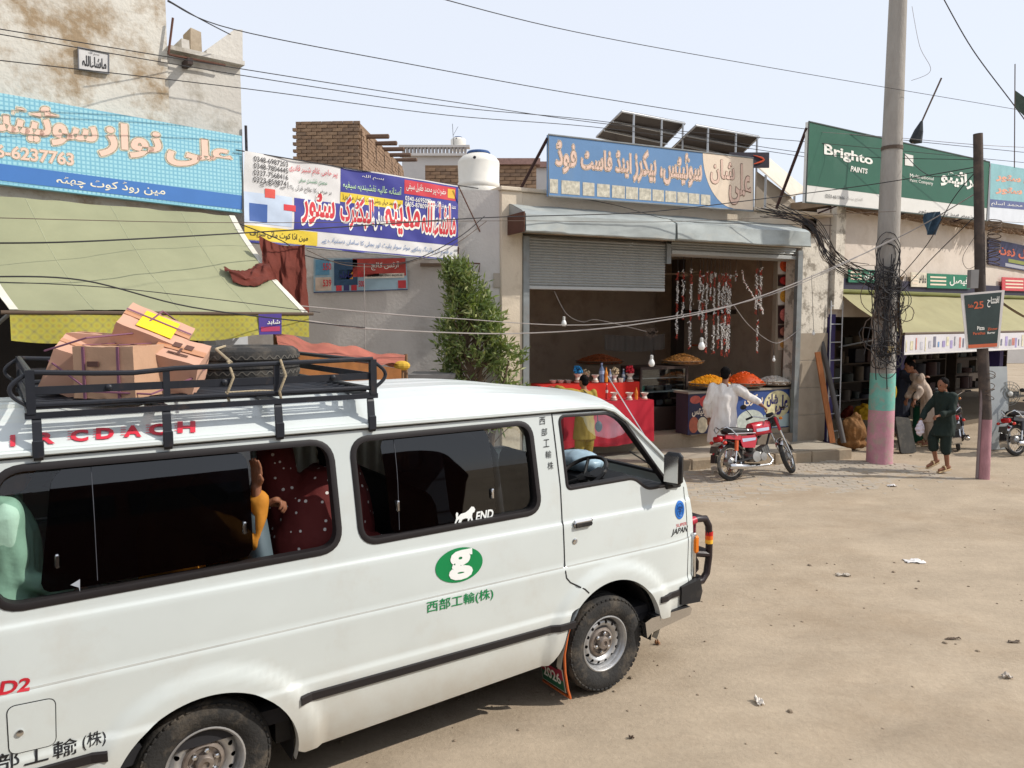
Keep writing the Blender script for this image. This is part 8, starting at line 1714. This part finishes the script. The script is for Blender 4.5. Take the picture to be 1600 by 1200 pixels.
# youth in dark green walking left
G_K = mat('green_kurta', (24, 38, 33), rough=.85, var=.12, scale=5, bump=.15, bscale=40)
f2 = Vector((-1, -.12, 0)).normalized(); D0 = Vector((7.10, 12.52, 0))
J2 = dict(head=(7.03, 12.49, 1.435), neck=(7.07, 12.51, 1.32), chest=(7.09, 12.52, 1.14), pelvis=(7.11, 12.53, .80), shR=(7.06, 12.67, 1.25), elR=(6.92, 12.72, 1.02), wrR=(6.77, 12.62, .85), shL=(7.13, 12.36, 1.25), elL=(7.08, 12.27, 1.02), wrL=(6.87, 12.25, .965),
          hipR=(7.09, 12.60, .78), knR=(6.97, 12.60, .46), anR=(7.04, 12.60, .17), toeR=(6.90, 12.59, .075), hipL=(7.12, 12.45, .78), knL=(7.10, 12.44, .44), anL=(7.14, 12.44, .10), toeL=(7.00, 12.42, .04))
V2 = {k: Vector(v) for k, v in J2.items()}
k2 = kurta(V2, f2, [(Vector((7.09, 12.52, .60)), .175, .175), (V2['pelvis'], .175, .15), (V2['pelvis'].lerp(V2['chest'], .5), .165, .135), (V2['chest'], .18, .13), (V2['chest'].lerp(V2['neck'], .65), .165, .095), (V2['neck'] + Vector((0, 0, .01)), .065, .06)], [([V2['shR'], V2['elR'], V2['elR'].lerp(V2['wrR'], .8)], [.072, .060, .050]), ([V2['shL'], V2['elL'], V2['elL'].lerp(V2['wrL'], .8)], [.072, .062, .050])])
s2_ = MB()
for s_ in 'RL': capsule(s2_, [V2['hip' + s_], V2['kn' + s_] + Vector((0, 0, .06)), V2['kn' + s_].lerp(V2['an' + s_], .25)], [.10, .088, .08])
person('youth in a dark green kurta walking left past the thin pole', D0, J2, f2, Vector((-1, -.35, -.1)), [('kurta', k2, G_K, .02), ('trousers', s2_, G_K, .014)], sc=.93, shoes='RL', grip=(.8, .7))
bg = MB(); bg.ball((6.73, 12.56, .70), (.075, .05, .12), 14, 10).ball((6.74, 12.57, .80), (.03, .025, .06), 8, 6); e = bpy.data.objects.new('carrier_bag', blob(bg, 'carrier_bag', .012, 3, Vector((6.73, 12.56, .58)), .02, 20, (1, 1, 1))); COL.objects.link(e); e.location = (6.73, 12.56, .58); e.data.materials.append(mat('bag_white', (206, 196, 204), rough=.4, var=.1)); tagprops(e, 'white plastic bag hanging from the walking youth\'s hand', 'bag')
# men in the hardware shop doorway
def simple_man(label, o, lean, km, arms, hgt=1.0, f=Vector((-1, .1, 0))):
    o = Vector(o); f = f.normalized(); u = Vector((f.y, -f.x, 0)); Lf = lambda z, k=1.0: o + f * lean * max(0, z - .8) * k + Vector((0, 0, z * hgt))
    J = dict(head=Lf(1.56) + f * .05, neck=Lf(1.43), chest=Lf(1.22), pelvis=Lf(.85), shR=Lf(1.36) + u * .18, shL=Lf(1.36) - u * .18, elR=Vector(arms[0][0]), wrR=Vector(arms[0][1]), elL=Vector(arms[1][0]), wrL=Vector(arms[1][1]))
    for s_, k in (('R', 1), ('L', -1)): J.update({'hip' + s_: Lf(.82) + u * .09 * k, 'kn' + s_: Lf(.45) + u * .10 * k + f * .03, 'an' + s_: Lf(.09) + u * .10 * k, 'toe' + s_: Lf(.04) + u * .11 * k + f * .15})
    V_ = J; kk = kurta(V_, f, [(Lf(.48), .22, .18), (Lf(.85), .19, .15), (Lf(1.05), .18, .14), (Lf(1.22), .19, .135), (Lf(1.36), .175, .10), (Lf(1.44), .07, .065)], [([V_['sh' + s_], V_['el' + s_], V_['el' + s_].lerp(V_['wr' + s_], .7)], [.08, .066, .056]) for s_ in 'RL'])
    sh = MB()
    for s_ in 'RL': capsule(sh, [V_['hip' + s_], V_['kn' + s_], V_['an' + s_] + Vector((0, 0, .04))], [.11, .09, .06])
    person(label, o, J, f, f + Vector((0, 0, -.3)), [('kurta', kk, km, .022), ('shalwar', sh, km, .012)], shoes='RL', grip=(.6, .6), voxel=.010)
simple_man('man in a pale beige kurta bending over the green drum', (8.30, 15.15, 0), .48, mat('beige_kurta', (176, 158, 142), rough=.85, var=.08, bump=.15, bscale=40), (((7.98, 14.95, 1.10), (7.86, 14.92, .92)), ((7.98, 15.3, 1.1), (7.86, 15.2, .92))))
simple_man('man in dark clothes standing in the doorway beside the purple frame', (8.02, 15.75, .05), .12, mat('navy_kurta', (34, 38, 52), rough=.85, var=.1, bump=.15, bscale=40), (((8.15, 15.5, 1.22), (8.22, 15.3, 1.34)), ((7.9, 15.9, 1.05), (7.95, 15.7, .9))), f=Vector((.7, -.7, 0)))
# youth in olive at the red table
O0 = Vector((1.16, 12.2, KZ)); f5 = Vector((-.35, .93, 0)).normalized(); u5 = Vector((f5.y, -f5.x, 0)); Z = lambda z: Vector((0, 0, z))
J5 = dict(head=O0 + f5 * .05 + Z(1.345), neck=O0 + f5 * .02 + Z(1.225), chest=O0 + Z(1.05), pelvis=O0 + Z(.72), shR=O0 + u5 * .15 + Z(1.17), elR=O0 + u5 * .21 + Z(.95), wrR=O0 + u5 * .20 + f5 * .12 + Z(.78), shL=O0 - u5 * .15 + Z(1.18), elL=(.86, 12.15, KZ + 1.20), wrL=(.69, 12.18, KZ + 1.25))
for s_, k in (('R', 1), ('L', -1)): J5.update({'hip' + s_: O0 + u5 * .07 * k + Z(.70), 'kn' + s_: O0 + u5 * .08 * k + Z(.38), 'an' + s_: O0 + u5 * .08 * k + Z(.08), 'toe' + s_: O0 + u5 * .09 * k + f5 * .14 + Z(.035)})
V5 = {k: Vector(v) for k, v in J5.items()}; OL = mat('olive_kurta', (156, 132, 56), rough=.85, var=.1, bump=.15, bscale=40)
k5 = kurta(V5, f5, [(O0 + Z(.42), .19, .15), (O0 + Z(.72), .16, .13), (O0 + Z(.9), .145, .115), (V5['chest'], .155, .115), (O0 + Z(1.16), .14, .08), (V5['neck'], .055, .05)], [([V5['shR'], V5['elR'], V5['elR'].lerp(V5['wrR'], .8)], [.062, .05, .044]), ([V5['shL'], V5['elL'], V5['elL'].lerp(V5['wrL'], .85)], [.062, .055, .050])]); s5 = MB()
for s_ in 'RL': capsule(s5, [V5['hip' + s_], V5['kn' + s_], V5['an' + s_] + Z(.05)], [.095, .085, .055])
person('youth in an olive-yellow suit reaching left at the red display table', O0, J5, f5, f5 + Vector((-.3, 0, 0)), [('kurta', k5, OL, .014), ('shalwar', s5, OL, .012)], sc=.85, shoes='RL', grip=(.5, .3))
hb_ = MB().ball(O0 + u5 * .24 - f5 * .03 + Z(.62), (.06, .05, .09), 12, 8); one('shoulder_bag', 'small black bag at the hip of the youth in olive', 'bag', hb_.tube([O0 + u5 * .24 + Z(.68), O0 + u5 * .17 - f5 * .10 + Z(1.0), O0 - u5 * .05 - f5 * .06 + Z(1.22)], .008, 5), M_KL, o=O0 + u5 * .24 + Z(.53), smooth=True)
# passengers in the van (van frame)
def seated(label, x, y, km, kn, sh_z=1.60, head=True, arms=None, f=Vector((1, 0, 0)), lean=0.0, hand_pose=None, shawl=None):
    o = Vector((x, y, .93)); J = dict(pelvis=o + Z(.10), chest=Vector((x + lean, y, sh_z - .16)), neck=Vector((x + lean, y, sh_z + .05)), head=Vector((x + lean + .03, y, sh_z + .17)), shR=Vector((x + lean, y - .18, sh_z)), shL=Vector((x + lean, y + .18, sh_z)))
    J['elR'], J['wrR'] = [Vector(v) for v in (arms or ((x + .05, y - .22, 1.3), (x + .3, y - .15, 1.18)))]; J['elL'] = Vector((x + .08, y + .22, 1.3)); J['wrL'] = Vector((x + .3, y + .15, 1.18))
    for s_, k in (('R', -1), ('L', 1)): J.update({'hip' + s_: o + Vector((.04, .10 * k, .08)), 'kn' + s_: o + Vector((.44, .11 * k, .12)), 'an' + s_: o + Vector((.44, .11 * k, -.34)), 'toe' + s_: o + Vector((.58, .11 * k, -.39))})
    V_ = J; kk = kurta(V_, f, [(o + Z(.02), .22, .17), (o + Z(.18), .21, .16), (V_['chest'], .22, .145), (V_['chest'].lerp(V_['neck'], .6), .20, .11), (V_['neck'], .07, .07)], [([V_['sh' + s_], V_['el' + s_], V_['el' + s_].lerp(V_['wr' + s_], .75)], [.085, .060, .048]) for s_ in 'RL'], u=Vector((0, 1, 0)))
    for s_ in 'RL': capsule(kk, [V_['hip' + s_], V_['kn' + s_], V_['kn' + s_].lerp(V_['an' + s_], .6)], [.13, .11, .09])
    cl_ = [('clothing', kk, km, .026)]
    if shawl: cl_.append(('shawl', shawl, km, .012))
    return person(label, o - Z(.43), J, f, f, cl_, fr=VF, grip=hand_pose or (.5, .5), hair=head, voxel=.0048)
seated('passenger in a mint green shirt at the rear window of the van', -3.33, .345, mat('mint_shirt', (158, 192, 172), rough=.8, var=.06, bump=.2, bscale=25), 'a', 1.66, True, ((-3.30, .17, 1.38), (-3.05, .22, 1.25)))
seated('passenger in mustard raising one hand at the open van window', -2.62, .40, mat('mustard_cloth', (186, 122, 34), rough=.8, var=.08, bump=.2, bscale=25), 'b', 1.58, True, ((-2.25, .19, 1.36), (-2.245, .165, 1.65)), hand_pose=(.18, .6))
ex = MB(); hand(ex, (-2.20, .28, 1.515), (.8, -.35, .35), (0, -.3, -1), .9, 1, 1.15); capsule(ex, [(-2.34, .42, 1.47), (-2.20, .28, 1.515)], [.035, .027]); e = bpy.data.objects.new('resting_hand', blob(ex, 'resting_hand', .005, 3, Vector((-2.62, .40, .50)))); COL.objects.link(e); e.parent = [o for o in bpy.data.objects if o.get('label', '').startswith('passenger in mustard')][0]; e.data.materials.append(M_SKIN)
def dots_mat():
    m = mat('maroon_dotted', (98, 32, 30), rough=.8, var=.15, bump=.15, bscale=25); nt, N, L, b = nodes_of(m); tc = N.new('ShaderNodeTexCoord'); vo = N.new('ShaderNodeTexVoronoi'); vo.inputs['Scale'].default_value = 19; vo.inputs['Randomness'].default_value = .6; L.new(tc.outputs['Object'], vo.inputs['Vector'])
    lt = N.new('ShaderNodeMath'); lt.operation = 'LESS_THAN'; lt.inputs[1].default_value = .17; L.new(vo.outputs['Distance'], lt.inputs[0]); base = b.inputs['Base Color'].links[0].from_socket; mx = N.new('ShaderNodeMix'); mx.data_type = 'RGBA'; mx.inputs[7].default_value = (.75, .72, .68, 1); L.new(lt.outputs[0], mx.inputs[0]); L.new(base, mx.inputs[6]); L.new(mx.outputs[2], b.inputs['Base Color']); return m
shw = MB(); loft(shw, [(Vector((-1.80, .44, 1.02)), .30, .26), (Vector((-1.80, .44, 1.3)), .30, .27), (Vector((-1.78, .44, 1.52)), .25, .21), (Vector((-1.74, .44, 1.66)), .15, .13)], (1, 0, 0), (0, 1, 0)); capsule(shw, [(-1.98, .5, 1.35), (-2.05, .5, 1.75)], [.12, .10])
seated('woman in a dotted maroon shawl between the two side windows of the van', -1.74, .44, dots_mat(), 'c', 1.56, True, None, shawl=shw)
crt = MB().grid(40, 8, lambda u, v: (-1.75 + .95 * u, VW - .13 + .018 * math.sin(u * 60), 1.86 - .62 * v)); one('van_curtain', 'pale curtain over the far side window of the van', 'curtain', crt, mat('curtain_cream', (206, 200, 184), rough=.9, var=.06), VF, (-1.3, VW - .13, 1.24), smooth=True, ang=180)
bl_ = MB(); bl_.ball((.50, .95, 1.38), (.15, .24, .09), 14, 10).ball((.40, 1.2, 1.37), (.10, .14, .09), 12, 8); e = bpy.data.objects.new('plastic_bundle', blob(bl_, 'plastic_bundle', .014, 3, Vector((.5, .95, 1.33)), .014, 9, (1, 1, 1))); COL.objects.link(e); e.matrix_world = VF.M @ Matrix.Translation((.5, .95, 1.33)); e.data.materials.append(mat('bundle_blue', (168, 190, 204), rough=.35, var=.12)); tagprops(e, 'pale blue plastic bundle lying on the van dashboard', 'bundle')
bpy.data.scenes.remove(TMP)
